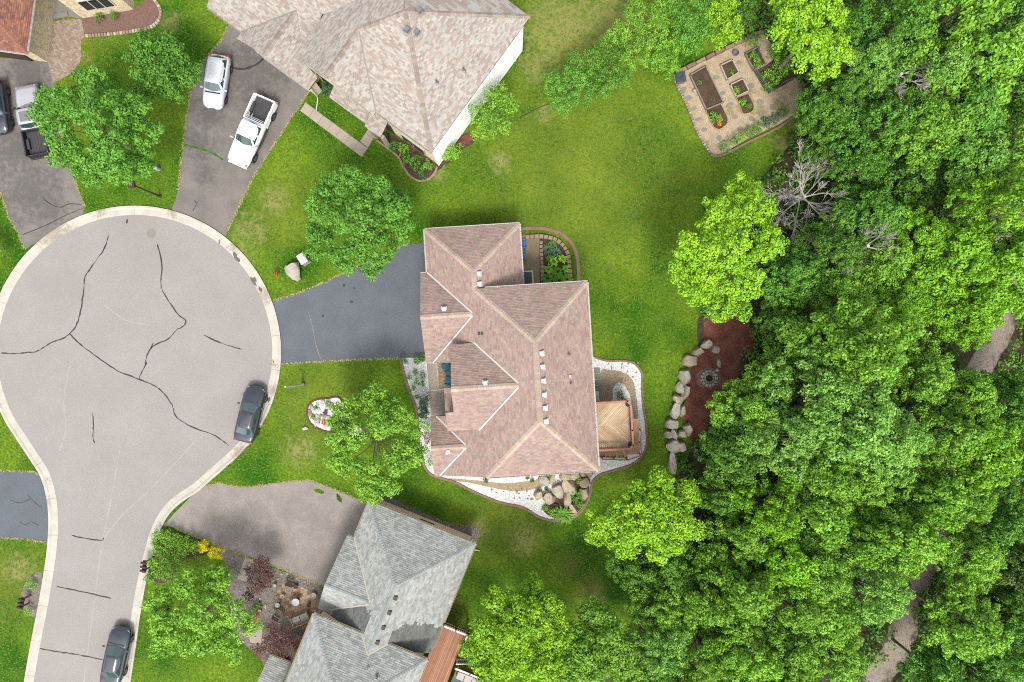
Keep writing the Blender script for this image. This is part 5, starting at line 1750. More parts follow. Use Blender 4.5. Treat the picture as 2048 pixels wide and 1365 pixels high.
# white rocks of the island bed: one scatter that sits in the bed
ORG['white_gravel_bed'] = Vector((0, 0, 0))
isr = bpy.data.objects['white_gravel_bed.001']
ORG[isr.name] = Vector((0, 0, 0))
for k in range(46):
    px, py = rnd.uniform(618, 668), rnd.uniform(803, 858)
    if ((px - 650) / 36) ** 2 + ((py - 830) / 27) ** 2 < 1:
        rock('rock', px, py, rnd.uniform(2.5, 5.5), rnd.uniform(2.5, 5), rnd.uniform(0, 180), rnd.uniform(.1, .2), rnd.choice(['white_stone', 'white_stone', 'boulder_pale', 'pink_stone']), isr, True)
for k in range(70):
    px, py = rnd.uniform(950, 1120), rnd.uniform(955, 1030)
    t_ = (px - 950) / 170
    if 962 + 22 * t_ < py < 975 + 50 * t_:
        rock('rock', px, py, rnd.uniform(.8, 2.4), rnd.uniform(.8, 2.2), rnd.uniform(0, 180), rnd.uniform(.04, .09), rnd.choice(['boulder', 'boulder_pale', 'slab_grey', 'tan_block']), bpy.data.objects['white_gravel_bed'], True)
for k in range(40):
    px, py = rnd.uniform(1215, 1285), rnd.uniform(725, 780)
    rock('rock', px, py, rnd.uniform(.8, 1.8), rnd.uniform(.8, 1.8), rnd.uniform(0, 180), rnd.uniform(.04, .08), rnd.choice(['boulder', 'boulder_pale', 'slab_grey', 'tan_block']), bpy.data.objects['white_gravel_bed'], True)
# river rocks visible on the grey house beds and white cobbles
for nm, cnt, box, mats in (('river_rock_bed', 120, (440, 640, 1100, 1340), ['white_stone', 'boulder', 'pink_stone', 'boulder_pale']), ('river_rock_bed.001', 60, (775, 955, 990, 1085), ['boulder', 'pink_stone', 'slab_grey'])):
    bo = bpy.data.objects[nm]
    poly = [(v.co.x, v.co.y) for v in bo.data.vertices]

    def inside(x, y, poly=poly):
        c = False
        for i in range(len(poly)):
            (x0, y0), (x1, y1) = poly[i - 1], poly[i]
            if (y0 > y) != (y1 > y) and x < (x1 - x0) * (y - y0) / (y1 - y0) + x0:
                c = not c
        return c
    n = 0
    while n < cnt:
        px, py = rnd.uniform(box[0], box[1]), rnd.uniform(box[2], box[3])
        w = W(px, py)
        if inside(w.x, w.y):
            rock('rock', px, py, rnd.uniform(1.2, 2.6), rnd.uniform(1.2, 2.6), rnd.uniform(0, 180), rnd.uniform(.05, .11), rnd.choice(mats), bo, True)
            n += 1
# block edging: patio bed (stone blocks), top-left bed, kitchen garden wall
def block_row(name, pts, n, size, m, label=None, cat='edging', tall=.2, jit=.12, parent=None, gapk=.94):
    P = [W(*p) for p in smooth_path(pts, 8)]
    root = parent or empty(name, tuple(P[len(P) // 2]), label, cat)
    T = [0]
    for i in range(1, len(P)):
        T.append(T[-1] + (P[i] - P[i - 1]).length)
    for k in range(n):
        s_ = T[-1] * (k + .5) / n
        i = max(1, next((j for j in range(len(T)) if T[j] >= s_), len(T) - 1))
        q = P[i - 1].lerp(P[i], (s_ - T[i - 1]) / max(1e-6, T[i] - T[i - 1]))
        d = P[i] - P[i - 1]
        mb = MB()
        mb.box((q.x, q.y, tall / 2), (T[-1] / n * gapk * (1 + rnd.uniform(-jit, jit) * .4), size * (1 + rnd.uniform(-jit, jit)), tall * (1 + rnd.uniform(-jit, jit) * .5)), math.atan2(d.y, d.x) + rnd.uniform(-.06, .06), top=.9)
        mb.build('block', M[m if not isinstance(m, list) else rnd.choice(m)], root, bevel=.03)
    return root


block_row('stone_border', [(1041, 477), (1065, 474), (1085, 474), (1108, 479), (1126, 492), (1136, 512), (1139, 540), (1141, 575)], 19, .36, ['pink_stone', 'tan_block'], 'rounded stone block border round the corner patio planting', tall=.28)
block_row('stone_border', [(1082, 482), (1083, 510), (1084, 540), (1085, 580)], 12, .30, ['pink_stone', 'tan_block'], 'straight stone block border between corner patio and its planting', tall=.28)
block_row('block_edging', [(172, 73), (225, 69), (275, 62), (303, 55), (318, 42), (322, 25), (315, 8), (300, -8)], 34, .28, ['tan_block', 'pink_stone', 'cream_trim'], 'pale concrete block edging round the red gravel bed at the stone house', tall=.16)
block_row('block_edging', [(1350, 150), (1352, 168), (1368, 200), (1381, 230), (1393, 262), (1405, 285), (1420, 307)], 30, .22, ['pink_stone', 'boulder_pale', 'tan_block'], 'stone block edging along the left side of the kitchen garden', tall=.2)
block_row('timber_wall', [(1352, 148), (1400, 124), (1450, 100), (1500, 76), (1525, 65)], 9, .30, ['tan_block', 'edging'], 'long tan retaining timbers along the upper side of the kitchen garden', 'retaining wall', tall=.4, gapk=.985)
# fire pit
fp = empty('fire_pit', W(1417, 757), 'round ash grey stone fire pit in the red mulch bed', 'fire pit')
w = W(1417, 757)
for k in range(13):
    a = 2 * math.pi * k / 13
    mb = MB(); mb.box((w.x + .62 * math.cos(a), w.y + .62 * math.sin(a), .16), (.26, .27, .30), a, top=.9); mb.build('stone', M[rnd.choice(['boulder', 'boulder_pale', 'boulder_pale'])], fp, bevel=.04)
mb = MB(); mb.lathe((w.x, w.y, .011), [(.48, 0), (.48, .06), (.25, .09)], 18); mb.build('ash_bed', M['boulder_pale'], fp)
mb = MB(); mb.lathe((w.x, w.y, .08), [(.26, 0), (.28, .2), (.25, .2), (.22, .03)], 18); mb.build('fire_bowl', M['iron'], fp)
ash = sheet('ash_ring', [W(x, y)[:2] for x, y in blob_poly(1417, 757, 23, 21, 0, 22, .15)], .014, M['river_rock'])
for (px, py, rx, ry, t) in ((1438, 728, 4, 7, 'small white stone standing above the fire pit in the mulch'), (1434, 741, 4, 4, 'small grey stone just above the fire pit ring'), (1432, 700, 8, 7, 'low buried stone in the upper mulch bed')):
    tag(rock('stone', px, py, rx, ry, 10, .14, 'boulder_pale', None, True), t, 'stone')
# ------------------------------------------------------------------ street and yard furniture
w = W(320, 393); root = empty('street_lamp', (w.x, w.y, 0), 'tall grey lamp post with square head on the lawn island between two driveways', 'lamp')
mb = MB(); mb.tube([(w.x, w.y, 0), (w.x, w.y, 2.2), (w.x, w.y, 4.3)], [.085, .07, .06], 8); mb.build('pole', M['dark_brown'], root)
mb = MB(); mb.lathe((w.x, w.y, 0), [(.16, 0), (.16, .10), (.1, .2)], 10); mb.build('base', M['dark_brown'], root)
mb = MB(); mb.box((w.x, w.y, 4.42), (.46, .46, .26), R(8), top=1.12); mb.box((w.x, w.y, 4.57), (.52, .52, .05), R(8)); hd = mb.build('lamp_head', M['dark_brown'], root)
mb = MB(); mb.box((w.x, w.y, 4.61), (.22, .22, .04), R(8)); mb.build('photocell', M['metal_grey'], hd)
w = W(607, 768); root = empty('white_post', (w.x, w.y, 0), 'slim white post with grey collar standing on the front lawn near the kerb', 'post')
mb = MB(); mb.tube([(w.x, w.y, 0), (w.x - .02, w.y - .02, 2.2), (w.x - .05, w.y + .05, 4.7)], [.085, .08, .07], 8); mb.build('shaft', M['white_trim'], root)
mb = MB(); mb.lathe((w.x, w.y, 0), [(.17, 0), (.16, .25), (.11, .32)], 12); mb.build('collar', M['metal_grey'], root)
mb = MB(); w = W(318, 340); mb.box((w.x, w.y, .35), (.34, .22, .7), R(5), top=.92); tag(mb.build('utility_pedestal', M['white_plastic'], bevel=.02), 'small white utility pedestal near the lamp post lawn edge', 'utility box')
w = W(610, 520); root = empty('utility_box', (w.x, w.y, 0), 'pale green white utility cabinet beside the boulder on the front lawn', 'utility box')
mb = MB(); mb.box((w.x, w.y, .06), (.95, .72, .12), R(-58)); mb.build('base', M['slab_grey'], root)
mb = MB(); mb.box((w.x, w.y, .48), (.86, .62, .74), R(-58), top=.97); mb.build('cabinet', M['pale_green'], root, bevel=.05)
mb = MB(); mb.box((w.x, w.y, .87), (.90, .66, .05), R(-58)); mb.build('lid', M['white_plastic'], root, bevel=.02)


def mailbox_stand(px, py, deg, n, label, m2='brown_wood'):
    w = W(px, py)
    root = empty('mailbox_stand', (w.x, w.y, 0), label, 'mailbox')
    a = R(deg)
    ux, uy = math.cos(a), math.sin(a)          # along the row
    fx, fy = -uy, ux                            # towards the street
    for k in (-1, 1):
        mb = MB(); mb.box((w.x + ux * k * .35, w.y + uy * k * .35, .5), (.10, .10, 1.0), a); mb.build('post', M[m2], root)
    mb = MB(); mb.box((w.x, w.y, 1.02), (.36 * n, .30, .05), a); mb.build('shelf', M[m2], root)
    for k in range(n):
        o = (k - (n - 1) / 2) * .33
        cx, cy_ = w.x + ux * o, w.y + uy * o
        mb = MB()
        prof_ = [(-.09, 0), (-.09, .12)] + [(-.09 * math.cos(t), .12 + .09 * math.sin(t)) for t in (R(30), R(60), R(90), R(120), R(150))] + [(.09, .12), (.09, 0)]
        r0_ = [(cx + ux * x - fx * .24, cy_ + uy * x - fy * .24, 1.05 + z) for x, z in prof_]
        r1_ = [(cx + ux * x + fx * .24, cy_ + uy * x + fy * .24, 1.05 + z) for x, z in prof_]
        for i in range(len(prof_)):
            j = (i + 1) % len(prof_)
            mb.face([r0_[i], r0_[j], r1_[j], r1_[i]])
        mb.face(list(reversed(r0_))); mb.face(r1_)
        b = mb.build('mailbox', M['black_plastic'], root)
        mb = MB(); mb.box((cx + ux * .1, cy_ + uy * .1, 1.22), (.02, .05, .14), a); mb.build('flag', M['red_lamp'], b)
    return root


mailbox_stand(301, 1126, 84, 3, 'row of three black mailboxes on a wooden stand at the right kerb')
mailbox_stand(60, 1198, 78, 3, 'row of three dark mailboxes on a wooden stand in the left lawn bed')


def armchair(px, py, deg, m, label, w_=.72, z=.03, slat=True):
    w = W(px, py, .4)
    root = empty('garden_chair', (w.x, w.y, z), label, 'chair')
    def bx(nm, x, y, zz, d, mm, bev=.02):
        a = R(deg)
        mb = MB(); mb.box((w.x + x * math.cos(a) - y * math.sin(a), w.y + x * math.sin(a) + y * math.cos(a), z + zz), d, a); return mb.build(nm, M[mm], root, bevel=bev)
    for k in range(5):
        bx('seat_slat', -.22 + k * .13, 0, .40, (.12, w_ - .16, .03), m, .005)
    for k in range(5):
        bx('back_slat', -.36 - .02, -.26 + k * .13, .70, (.03, .12, .62), m, .005)
    for sg in (-1, 1):
        bx('arm_rest', -.02, sg * (w_ / 2 - .03), .60, (.66, .11, .035), m, .01)
        for x in (-.3, .3):
            bx('leg', x, sg * (w_ / 2 - .05), .29, (.07, .05, .58), m, .005)
    return root


armchair(893, 736, 210, 'teal', 'upper teal slatted armchair on the front porch terrace')
armchair(898, 763, 170, 'teal', 'lower teal slatted armchair on the front porch terrace, half under the roof')
armchair(1045, 489, 10, 'blue', 'upper blue chair under the eave on the corner patio', z=.012)
armchair(1044, 512, 0, 'blue', 'lower blue chair under the eave on the corner patio', z=.012)
w = W(1055, 558, .6); root = empty('patio_storage_box', (w.x, w.y, .012), 'dark slate covered box in a white frame in the patio corner', 'box')
mb = MB(); mb.box((w.x, w.y, .38), (1.02, 1.35, .73), h1.a); mb.build('frame', M['white_trim'], root, bevel=.03)
mb = MB(); mb.box((w.x - .05, w.y - .05, .785), (.86, 1.2, .08), h1.a); cv = mb.build('cover', M['slate_cover'], root, bevel=.03)
mb = MB(); mb.box((w.x + .3, w.y + .1, .84), (.14, .05, .03), h1.a); mb.build('handle', M['black_plastic'], cv)

# terrace of the grey roofed house


def round_table(px, py, r, hgt, label, m):
    w = W(px, py, hgt)
    root = empty('round_table', (w.x, w.y, .03), label, 'table')
    mb = MB(); mb.lathe((w.x, w.y, .03 + hgt - .04), [(r, 0), (r * 1.02, .02), (r * .98, .04)], 24); mb.build('table_top', M[m], root)
    mb = MB(); mb.lathe((w.x, w.y, .03), [(r * .55, 0), (r * .5, .03), (.05, .06), (.05, hgt - .04)], 14); mb.build('pedestal', M['iron'], root)


round_table(591, 1205, .32, .68, 'larger round white table on the flagstone terrace', 'white_plastic')
round_table(555, 1211, .20, .5, 'smaller round white table left on the flagstone terrace', 'white_plastic')
w = W(601, 1237, .4); root = empty('garden_bench', (w.x, w.y, .03), 'pine bench with two white seat cushions beside the grey roofed house', 'bench')
a = R(22)


def lb(nm, x, y, z, d, m, bev=.02):
    mb = MB(); mb.box((w.x + x * math.cos(a) - y * math.sin(a), w.y + x * math.sin(a) + y * math.cos(a), .03 + z), d, a); mb.build(nm, M[m], root, bevel=bev)


for k in range(5):
    lb('seat_slat', 0, -.26 + k * .13, .38, (1.5, .11, .035), 'pine_wood', .005)
for x in (-.36, .36):
    lb('cushion', x, 0, .45, (.68, .60, .11), 'cushion', .04)
for k in range(4):
    lb('back_slat', 0, -.40, .50 + k * .13, (1.5, .035, .10), 'pine_wood', .005)
for x in (-.74, .74):
    lb('arm_rest', x, 0, .62, (.09, .74, .04), 'pine_wood', .01)
    for y in (-.34, .32):
        lb('leg', x, y, .31, (.07, .07, .62), 'pine_wood', .005)
armchair(577, 1177, 250, 'grey_wood', 'brown wicker chair at the upper side of the flagstone terrace')
armchair(557, 1228, 60, 'grey_wood', 'brown wicker chair at the lower side of the flagstone terrace')
pot(551, 1170, .03, .15, .3, 'white rimmed empty pot above the flagstone terrace', 'white_plastic', None)
pot(567, 1191, .03, .17, .3, 'white rimmed pot with green plant beside the wicker chair', 'white_plastic', 'leaf_mid')
pot(629, 1189, .03, .22, .32, 'white rimmed pot with leafy plant by the garage wall', 'white_plastic', 'leaf_mid')
pot(594, 1172, .03, .17, .28, 'pot of dark red flowers at the upper edge of the flagstones', 'iron', 'leaf_red')
pot(619, 1208, .03, .16, .28, 'pot of purple flowers near the pine bench', 'iron', 'leaf_purple')
pot(521, 1221, .03, .17, .26, 'pinkish clay bowl among the rocks left of the terrace', 'pink_stone', None)

# kitchen garden things
def raised_bed(quad, label, soil='soil', m='grey_wood', hgt=.28):
    P = [W(*p) for p in quad]
    c = sum(P, Vector()) / 4
    root = empty('raised_bed', (c.x, c.y, 0), label, 'raised bed')
    for i in range(4):
        A, B = P[i], P[(i + 1) % 4]
        mid = (A + B) / 2
        mb = MB(); mb.box((mid.x, mid.y, hgt / 2 + .01), ((B - A).length + .06, .09, hgt), math.atan2(B.y - A.y, B.x - A.x)); mb.build('board', M[m], root)
    mb = MB(); Q = [p + (c - p) * .06 for p in P]; mb.prism([(p.x, p.y) for p in Q], .012, hgt - .08); mb.build('soil', M[soil], root)
    return root


raised_bed([(1379, 153), (1410, 135), (1445, 207), (1411, 221)], 'long raised bed of bare mulch in the kitchen garden')
raised_bed([(1440, 133), (1463, 122), (1476, 147), (1452, 162)], 'upper small white framed raised bed in the kitchen garden', 'soil', 'cream_trim')
raised_bed([(1459, 172), (1484, 160), (1496, 184), (1471, 196)], 'lower small white framed raised bed in the kitchen garden', 'soil', 'cream_trim')
raised_bed([(1489, 110), (1514, 97), (1530, 130), (1505, 142)], 'raised bed full of green leaves at the upper right of the kitchen garden', 'soil', 'grey_wood')
bed('soil_bed', [(1411, 222), (1441, 208), (1453, 232), (1455, 246), (1440, 259), (1428, 256), (1420, 240)], 'soil', .016, 0)
bed('soil_bed', [(1472, 197), (1496, 188), (1507, 210), (1506, 222), (1488, 229), (1480, 215)], 'soil', .016, 0)
raised('bed_edging', [W(*p) for p in smooth_path([(1411, 222), (1420, 240), (1428, 256), (1440, 259), (1454, 247), (1453, 232), (1441, 208)], 4)], .08, 0, .12, M['pine_wood']); tag(bpy.data.objects['bed_edging'], 'thin pale edging round the orange flower bed', 'edging')
raised('bed_edging', [W(*p) for p in smooth_path([(1472, 197), (1480, 215), (1485, 228), (1500, 226), (1507, 218), (1505, 205), (1496, 188)], 4)], .08, 0, .12, M['pine_wood']); tag(bpy.data.objects['bed_edging.001'], 'thin pale edging round the small weedy bed below the white frames', 'edging')
bed('soil_bed', [(1507, 143), (1530, 132), (1560, 110), (1600, 150), (1590, 158), (1560, 175), (1537, 188), (1525, 175)], 'soil', .016, 0)
fn = empty('garden_fence', W(1535, 165), 'low green mesh fence round the leafy patch of the kitchen garden', 'fence')
FP = [(1511, 78), (1508, 92), (1515, 97), (1505, 143), (1520, 165), (1536, 188), (1548, 183), (1562, 170), (1582, 162), (1594, 157)]
for i, q in enumerate(FP):
    v = W(*q); mb = MB(); mb.tube([(v.x, v.y, 0), (v.x, v.y, .85)], .02, 5); mb.build('post', M['metal_grey'], fn)
    if i:
        u = W(*FP[i - 1])
        for zz in (.15, .4, .65, .82):
            mb = MB(); mb.tube([(u.x, u.y, zz), (v.x, v.y, zz)], .012, 4); mb.build('wire', M['mesh_green'], fn)
        n = max(2, int((v - u).length / .16))
        mb = MB()
        for k in range(n + 1):
            p_ = u.lerp(v, k / n); mb.box((p_.x, p_.y, .47), (.012, .012, .72), 0)
        mb.build('mesh', M['mesh_green'], fn)
for (px, py, rx, ry, dg) in ((1367, 180, 7, 5, 20), (1377, 197, 7, 5, 10), (1387, 218, 7, 4, 25), (1397, 239, 7, 4, 20), (1408, 260, 6, 4, 20), (1413, 288, 6, 5, 30), (1438, 276, 6, 5, 40), (1503, 238, 5, 5, 20), (1460, 210, 7, 5, 30), (1470, 235, 6, 5, 0), (1480, 258, 6, 5, 30), (1502, 172, 8, 5, 30), (1520, 205, 7, 6, 0), (1545, 215, 7, 6, 0), (1432, 155, 6, 5, 0), (1445, 187, 6, 4, 20), (1524, 228, 5, 5, 10), (1478, 125, 5, 4, 0)):
    mb = MB(); mb.prism([W(x, y)[:2] for x, y in blob_poly(px, py, rx, ry, R(-dg), 9, .14)], .008, .035); o = mb.build('stepping_stone', M['slab_grey'], bpy.data.objects['garden_gravel'], bevel=.006)
w = W(1360, 158, .3); root = empty('garden_bin', (w.x, w.y, .01), 'grey square compost bin in the corner of the kitchen garden', 'bin')
mb = MB(); mb.box((w.x, w.y, .32), (.72, .76, .62), R(10), top=1.06); mb.build('body', M['metal_grey'], root, bevel=.04)
mb = MB(); mb.box((w.x, w.y, .66), (.82, .84, .05), R(10)); ld = mb.build('lid', M['slate_cover'], root, bevel=.03)
mb = MB(); mb.box((w.x, w.y, .70), (.25, .08, .04), R(40)); mb.build('handle', M['black_plastic'], ld)
w = W(1388, 184); root = empty('watering_can', (w.x, w.y, .01), 'small pale green watering can beside the long raised bed', 'watering can')
mb = MB(); mb.lathe((w.x, w.y, .01), [(.13, 0), (.14, .26), (.10, .29), (.08, .27)], 14); mb.build('can', M['pale_green'], root)
mb = MB(); mb.tube([(w.x + .1, w.y, .1), (w.x + .3, w.y + .05, .33)], [.03, .02], 6); mb.build('spout', M['pale_green'], root)
mb = MB(); mb.tube([(w.x - .12, w.y, .25), (w.x - .2, w.y, .3), (w.x - .18, w.y, .12), (w.x - .12, w.y, .06)], .015, 5); mb.build('handle', M['pale_green'], root)
mb = MB(); mb.tube([W(x, y, .03) for x, y in smooth_path([(1372, 163), (1378, 170), (1384, 178), (1387, 182)], 4)], .02, 5); tag(mb.build('garden_hose', M['pine_wood']), 'thin yellow hose leading from bin to watering can', 'hose')
mb = MB(); mb.tube([W(x, y, .03) for x, y in smooth_path([(1038, 236), (1060, 225), (1080, 215), (1105, 206)], 4)], .03, 5); tag(mb.build('garden_hose', M['black_plastic']), 'dark hose line on the lawn between small tree and hedge', 'hose')
mb = MB(); q = W(1489, 204); mb.lathe((q.x, q.y, .03), [(.10, 0), (.12, .14), (.09, .14), (.08, .03)], 12); tag(mb.build('bucket', M['white_plastic']), 'tiny white bucket in the weedy garden bed', 'bucket')
w = W(1470, 108); root = empty('wire_basket', (w.x, w.y, .01), 'grey wire basket by the upper garden path', 'basket')
mb = MB(); mb.lathe((w.x, w.y, .01), [(.22, 0), (.27, .3), (.25, .3), (.2, .05)], 12); mb.build('basket', M['metal_grey'], root)

# ------------------------------------------------------------------ plants
def obj_mesh(name, me, m, loc, parent=None, scale=(1, 1, 1), rz=0.0):
    o = bpy.data.objects.new(name, me)
    COL.objects.link(o)
    if not me.materials:
        me.materials.append(None)
    o.material_slots[0].link = 'OBJECT'
    o.material_slots[0].material = M[m]
    o.location = loc
    o.scale = scale
    o.rotation_euler = (0, 0, rz)
    o.parent = parent
    return o


def clumps_on(rg, lx, ly, lz, lr, n, cr, flat=.8):
    out = []
    for k in range(n):
        z = 1 - (k + .5) / n * 1.25
        a = k * 2.39996 + rg.uniform(-.4, .4)
        s_ = math.sqrt(max(0, 1 - z * z))
        f = rg.uniform(.5, 1.08)
        out.append((lx + lr * s_ * math.cos(a) * f, ly + lr * s_ * math.sin(a) * f, lz + lr * flat * z * f, cr * rg.uniform(.7, 1.3)))
    return out


def crown_mesh(seed, lobes, cr=.44, lpc=175, leaf=.16, dens=1.0):
    """lobes: (x,y,z,r) in metres"""
    rg = random.Random(seed)
    cl = []
    for x, y, z, r in lobes:
        n = max(5, int(dens * 3.0 * (r / cr) ** 1.5))
        cl += clumps_on(rg, x, y, z, r * .86, n, cr)
    return leaf_ball(seed, cl, lpc, leaf)


def trunk_mesh(base, top, lobes, r0):
    mb = MB()
    top = Vector(top); base = Vector(base)
    mid = base.lerp(top, .45) + Vector((rnd.uniform(-.15, .15), rnd.uniform(-.15, .15), 0))
    mb.tube([base - Vector((0, 0, .1)), base.lerp(mid, .2), mid, top], [r0 * 1.35, r0, r0 * .8, r0 * .35], 8)
    for i, (x, y, z, r) in enumerate(lobes):
        s_ = base.lerp(top, rnd.uniform(.35, .7))
        e = Vector((x, y, z + r * .35))
        m1 = s_.lerp(e, .5) + Vector((rnd.uniform(-.2, .2), rnd.uniform(-.2, .2), .15))
        mb.tube([s_, m1, e], [r0 * .42, r0 * .28, r0 * .08], 5, cap=False)
        for k in range(3):
            t = e + Vector((rnd.uniform(-1, 1), rnd.uniform(-1, 1), rnd.uniform(.0, .8))) * r * .8
            mb.tube([m1.lerp(e, .6), (m1.lerp(e, .6) + t) / 2 + Vector((0, 0, .1)), t], [r0 * .16, r0 * .1, r0 * .03], 4, cap=False)
    return mb


def lobe_tree(name, lobes_px, zc, m, label, cat='tree', cr=.44, lpc=175, leaf=.16, seed=1, dens=1.0, dome=.5, group=None, trunk=True, rt=.16, bark='bark'):
    xs = [l[0] for l in lobes_px]; ys = [l[1] for l in lobes_px]
    cx = sum(l[0] * l[2] for l in lobes_px) / sum(l[2] for l in lobes_px)
    cyp = sum(l[1] * l[2] for l in lobes_px) / sum(l[2] for l in lobes_px)
    Rm = max(math.hypot(l[0] - cx, l[1] - cyp) + l[2] for l in lobes_px) / S
    c0 = W(cx, cyp, zc)
    L = []
    for px, py, r in lobes_px:
        d = math.hypot(px - cx, py - cyp) / S / Rm
        z = zc + dome * Rm * (1 - 1.6 * d * d) + rnd.uniform(-.25, .25)
        w = W(px, py, z)
        L.append((w.x - c0.x, w.y - c0.y, z, r / S * (H - z) / H))
    root = empty(name, (c0.x, c0.y, 0), label, cat, group)
    me = crown_mesh(seed, L, cr, lpc, leaf, dens)
    obj_mesh('crown', me, m, (0, 0, 0), root)
    if trunk:
        me2 = trunk_mesh((0, 0, 0), (0, 0, zc + dome * Rm * .3), L, rt).mesh('trunk')
        obj_mesh('trunk', me2, bark, (0, 0, 0), root)
    return root


lobe_tree('maple_tree', [(130, 205, 40), (185, 165, 34), (115, 255, 42), (200, 235, 62), (255, 215, 48), (290, 265, 42), (145, 310, 42), (220, 305, 52), (190, 345, 30), (285, 325, 34), (95, 200, 26), (85, 230, 24), (240, 345, 28)], 5.4, 'leaf_mid',
          'big round green maple overhanging the silver pickup at the top left', seed=1, leaf=.19)
lobe_tree('maple_tree', [(300, 100, 36), (345, 105, 36), (375, 150, 32), (310, 150, 42), (345, 180, 30), (285, 185, 32), (280, 110, 26)], 3.7, 'leaf_mid', 'smaller green maple behind the big one, touching the silver hatchback', seed=2, leaf=.19)
lobe_tree('maple_tree', [(700, 368, 36), (650, 415, 44), (752, 380, 40), (638, 480, 36), (715, 440, 52), (785, 425, 40), (690, 515, 38), (752, 495, 44), (800, 465, 30), (742, 535, 25), (660, 372, 26), (805, 400, 20)], 5.2, 'leaf_mid',
          'round green maple beside the sealed driveway and utility box', seed=3, leaf=.19)
lobe_tree('ash_tree', [(678, 850, 26), (672, 880, 22), (740, 803, 34), (692, 830, 34), (790, 830, 32), (700, 872, 36), (825, 860, 28), (690, 925, 34), (762, 850, 30), (800, 915, 36), (742, 955, 36), (832, 905, 24), (745, 985, 24), (785, 965, 22)], 5.2, 'leaf_bright',
          'open leafy tree with bare limbs showing over the white rock island', seed=4, leaf=.185, rt=.13)
lobe_tree('ash_tree', [(380, 1170, 32), (322, 1205, 34), (432, 1172, 30), (340, 1250, 38), (400, 1228, 42), (462, 1222, 36), (502, 1245, 22), (328, 1288, 28), (390, 1285, 34), (450, 1278, 34), (468, 1308, 18), (425, 1152, 20)], 3.9, 'leaf_bright',
          'wide green tree on the lawn between street and flagstone terrace', seed=5, leaf=.185, rt=.14)
lobe_tree('small_tree', [(985, 200, 28), (1015, 212, 26), (960, 230, 26), (1000, 248, 28), (965, 262, 18), (1000, 180, 16)], 3.2, 'leaf_bright', 'small bright green tree against the white side wall', cr=.4, lpc=110, leaf=.15, seed=6, rt=.09)
lobe_tree('shrub', [(905, 305, 16), (890, 312, 12), (915, 298, 10)], .8, 'leaf_bright', 'bright green shrub at the base corner of the white wall', 'shrub', cr=.28, lpc=160, leaf=.13, seed=7, rt=.04)
lobe_tree('linden_tree', [(1480, 385, 42), (1430, 440, 45), (1505, 428, 44), (1392, 500, 42), (1462, 505, 52), (1532, 488, 38), (1408, 560, 42), (1480, 570, 46), (1385, 585, 30), (1440, 615, 30), (1482, 622, 22), (1365, 540, 28)], 6.0, 'leaf_yellow',
          'tall yellow green tree standing out over the lawn beside the dead tree', seed=8, leaf=.19)
lobe_tree('linden_tree', [(1240, 1030, 32), (1312, 1012, 38), (1358, 1022, 32), (1330, 1072, 38), (1270, 1062, 36), (1320, 972, 34), (1272, 988, 32), (1370, 990, 30), (1222, 1048, 30), (1190, 1068, 20), (1290, 1045, 46), (1350, 1050, 44), (1250, 1088, 34), (1320, 1095, 30), (1186, 1033, 14), (1388, 1060, 22)], 5.6, 'leaf_yellow',
          'yellow green tree at the wood edge below the stair end of the chevron deck', seed=9, leaf=.19, dens=1.4)
lobe_tree('linden_tree', [(1030, 1270, 44), (1100, 1220, 34), (1130, 1310, 40), (952, 1300, 30), (1062, 1180, 30), (1000, 1205, 32), (980, 1260, 36), (1050, 1240, 44), (1110, 1270, 40), (1020, 1310, 46), (1085, 1330, 46), (978, 1340, 36)], 5.6, 'leaf_yellow', 'yellow green tree overhanging the stairs of the brown deck', seed=10, leaf=.19, dens=1.6)
lobe_tree('linden_tree', [(1212, 1245, 32), (1165, 1310, 40), (1235, 1325, 40), (1182, 1222, 28), (1150, 1270, 34), (1222, 1290, 38), (1190, 1330, 40), (1255, 1345, 36), (1140, 1350, 34)], 5.2, 'leaf_bright', 'green tree on the lower edge right of the tree over the deck stairs', seed=12, leaf=.19, dens=1.6)
lobe_tree('linden_tree', [(1592, 38, 42), (1652, 28, 46), (1695, 58, 40), (1612, 98, 42), (1662, 108, 42), (1562, 68, 26), (1642, 140, 24), (1568, 15, 28)], 7.0, 'leaf_yellow', 'large yellow green tree leaning over the upper right of the kitchen garden', seed=13, leaf=.19)
lobe_tree('hedge_shrub', [(1108, 165, 26), (1145, 160, 30), (1132, 205, 28), (1168, 190, 26), (1108, 195, 22), (1150, 130, 26), (1175, 150, 24)], 2.2, 'leaf_mid', 'leftmost rounded green shrub of the lawn hedge', 'shrub', cr=.34, leaf=.13, seed=14, group='lawn hedge', rt=.07)
lobe_tree('hedge_shrub', [(1190, 118, 28), (1215, 155, 32), (1240, 115, 32), (1200, 180, 24), (1245, 160, 24), (1215, 95, 24)], 2.6, 'leaf_dark', 'darker brownish green shrub second from the left in the lawn hedge', 'shrub', cr=.34, leaf=.13, seed=15, group='lawn hedge', rt=.07)
lobe_tree('hedge_shrub', [(1262, 58, 36), (1310, 60, 38), (1305, 108, 34), (1272, 110, 32), (1335, 128, 28), (1270, 20, 28), (1320, 20, 30), (1345, 95, 26), (1235, 70, 24)], 3.0, 'leaf_bright', 'tallest fresh green shrub in the middle of the lawn hedge', 'shrub', cr=.34, leaf=.13, seed=16, group='lawn hedge', rt=.08)
lobe_tree('hedge_shrub', [(1365, 52, 32), (1392, 28, 34), (1378, 88, 26), (1350, 15, 30), (1405, 65, 24), (1415, 20, 24)], 3.0, 'leaf_mid', 'greyish green shrub with twigs at the right of the lawn hedge', 'shrub', cr=.34, leaf=.13, seed=17, group='lawn hedge', rt=.08)
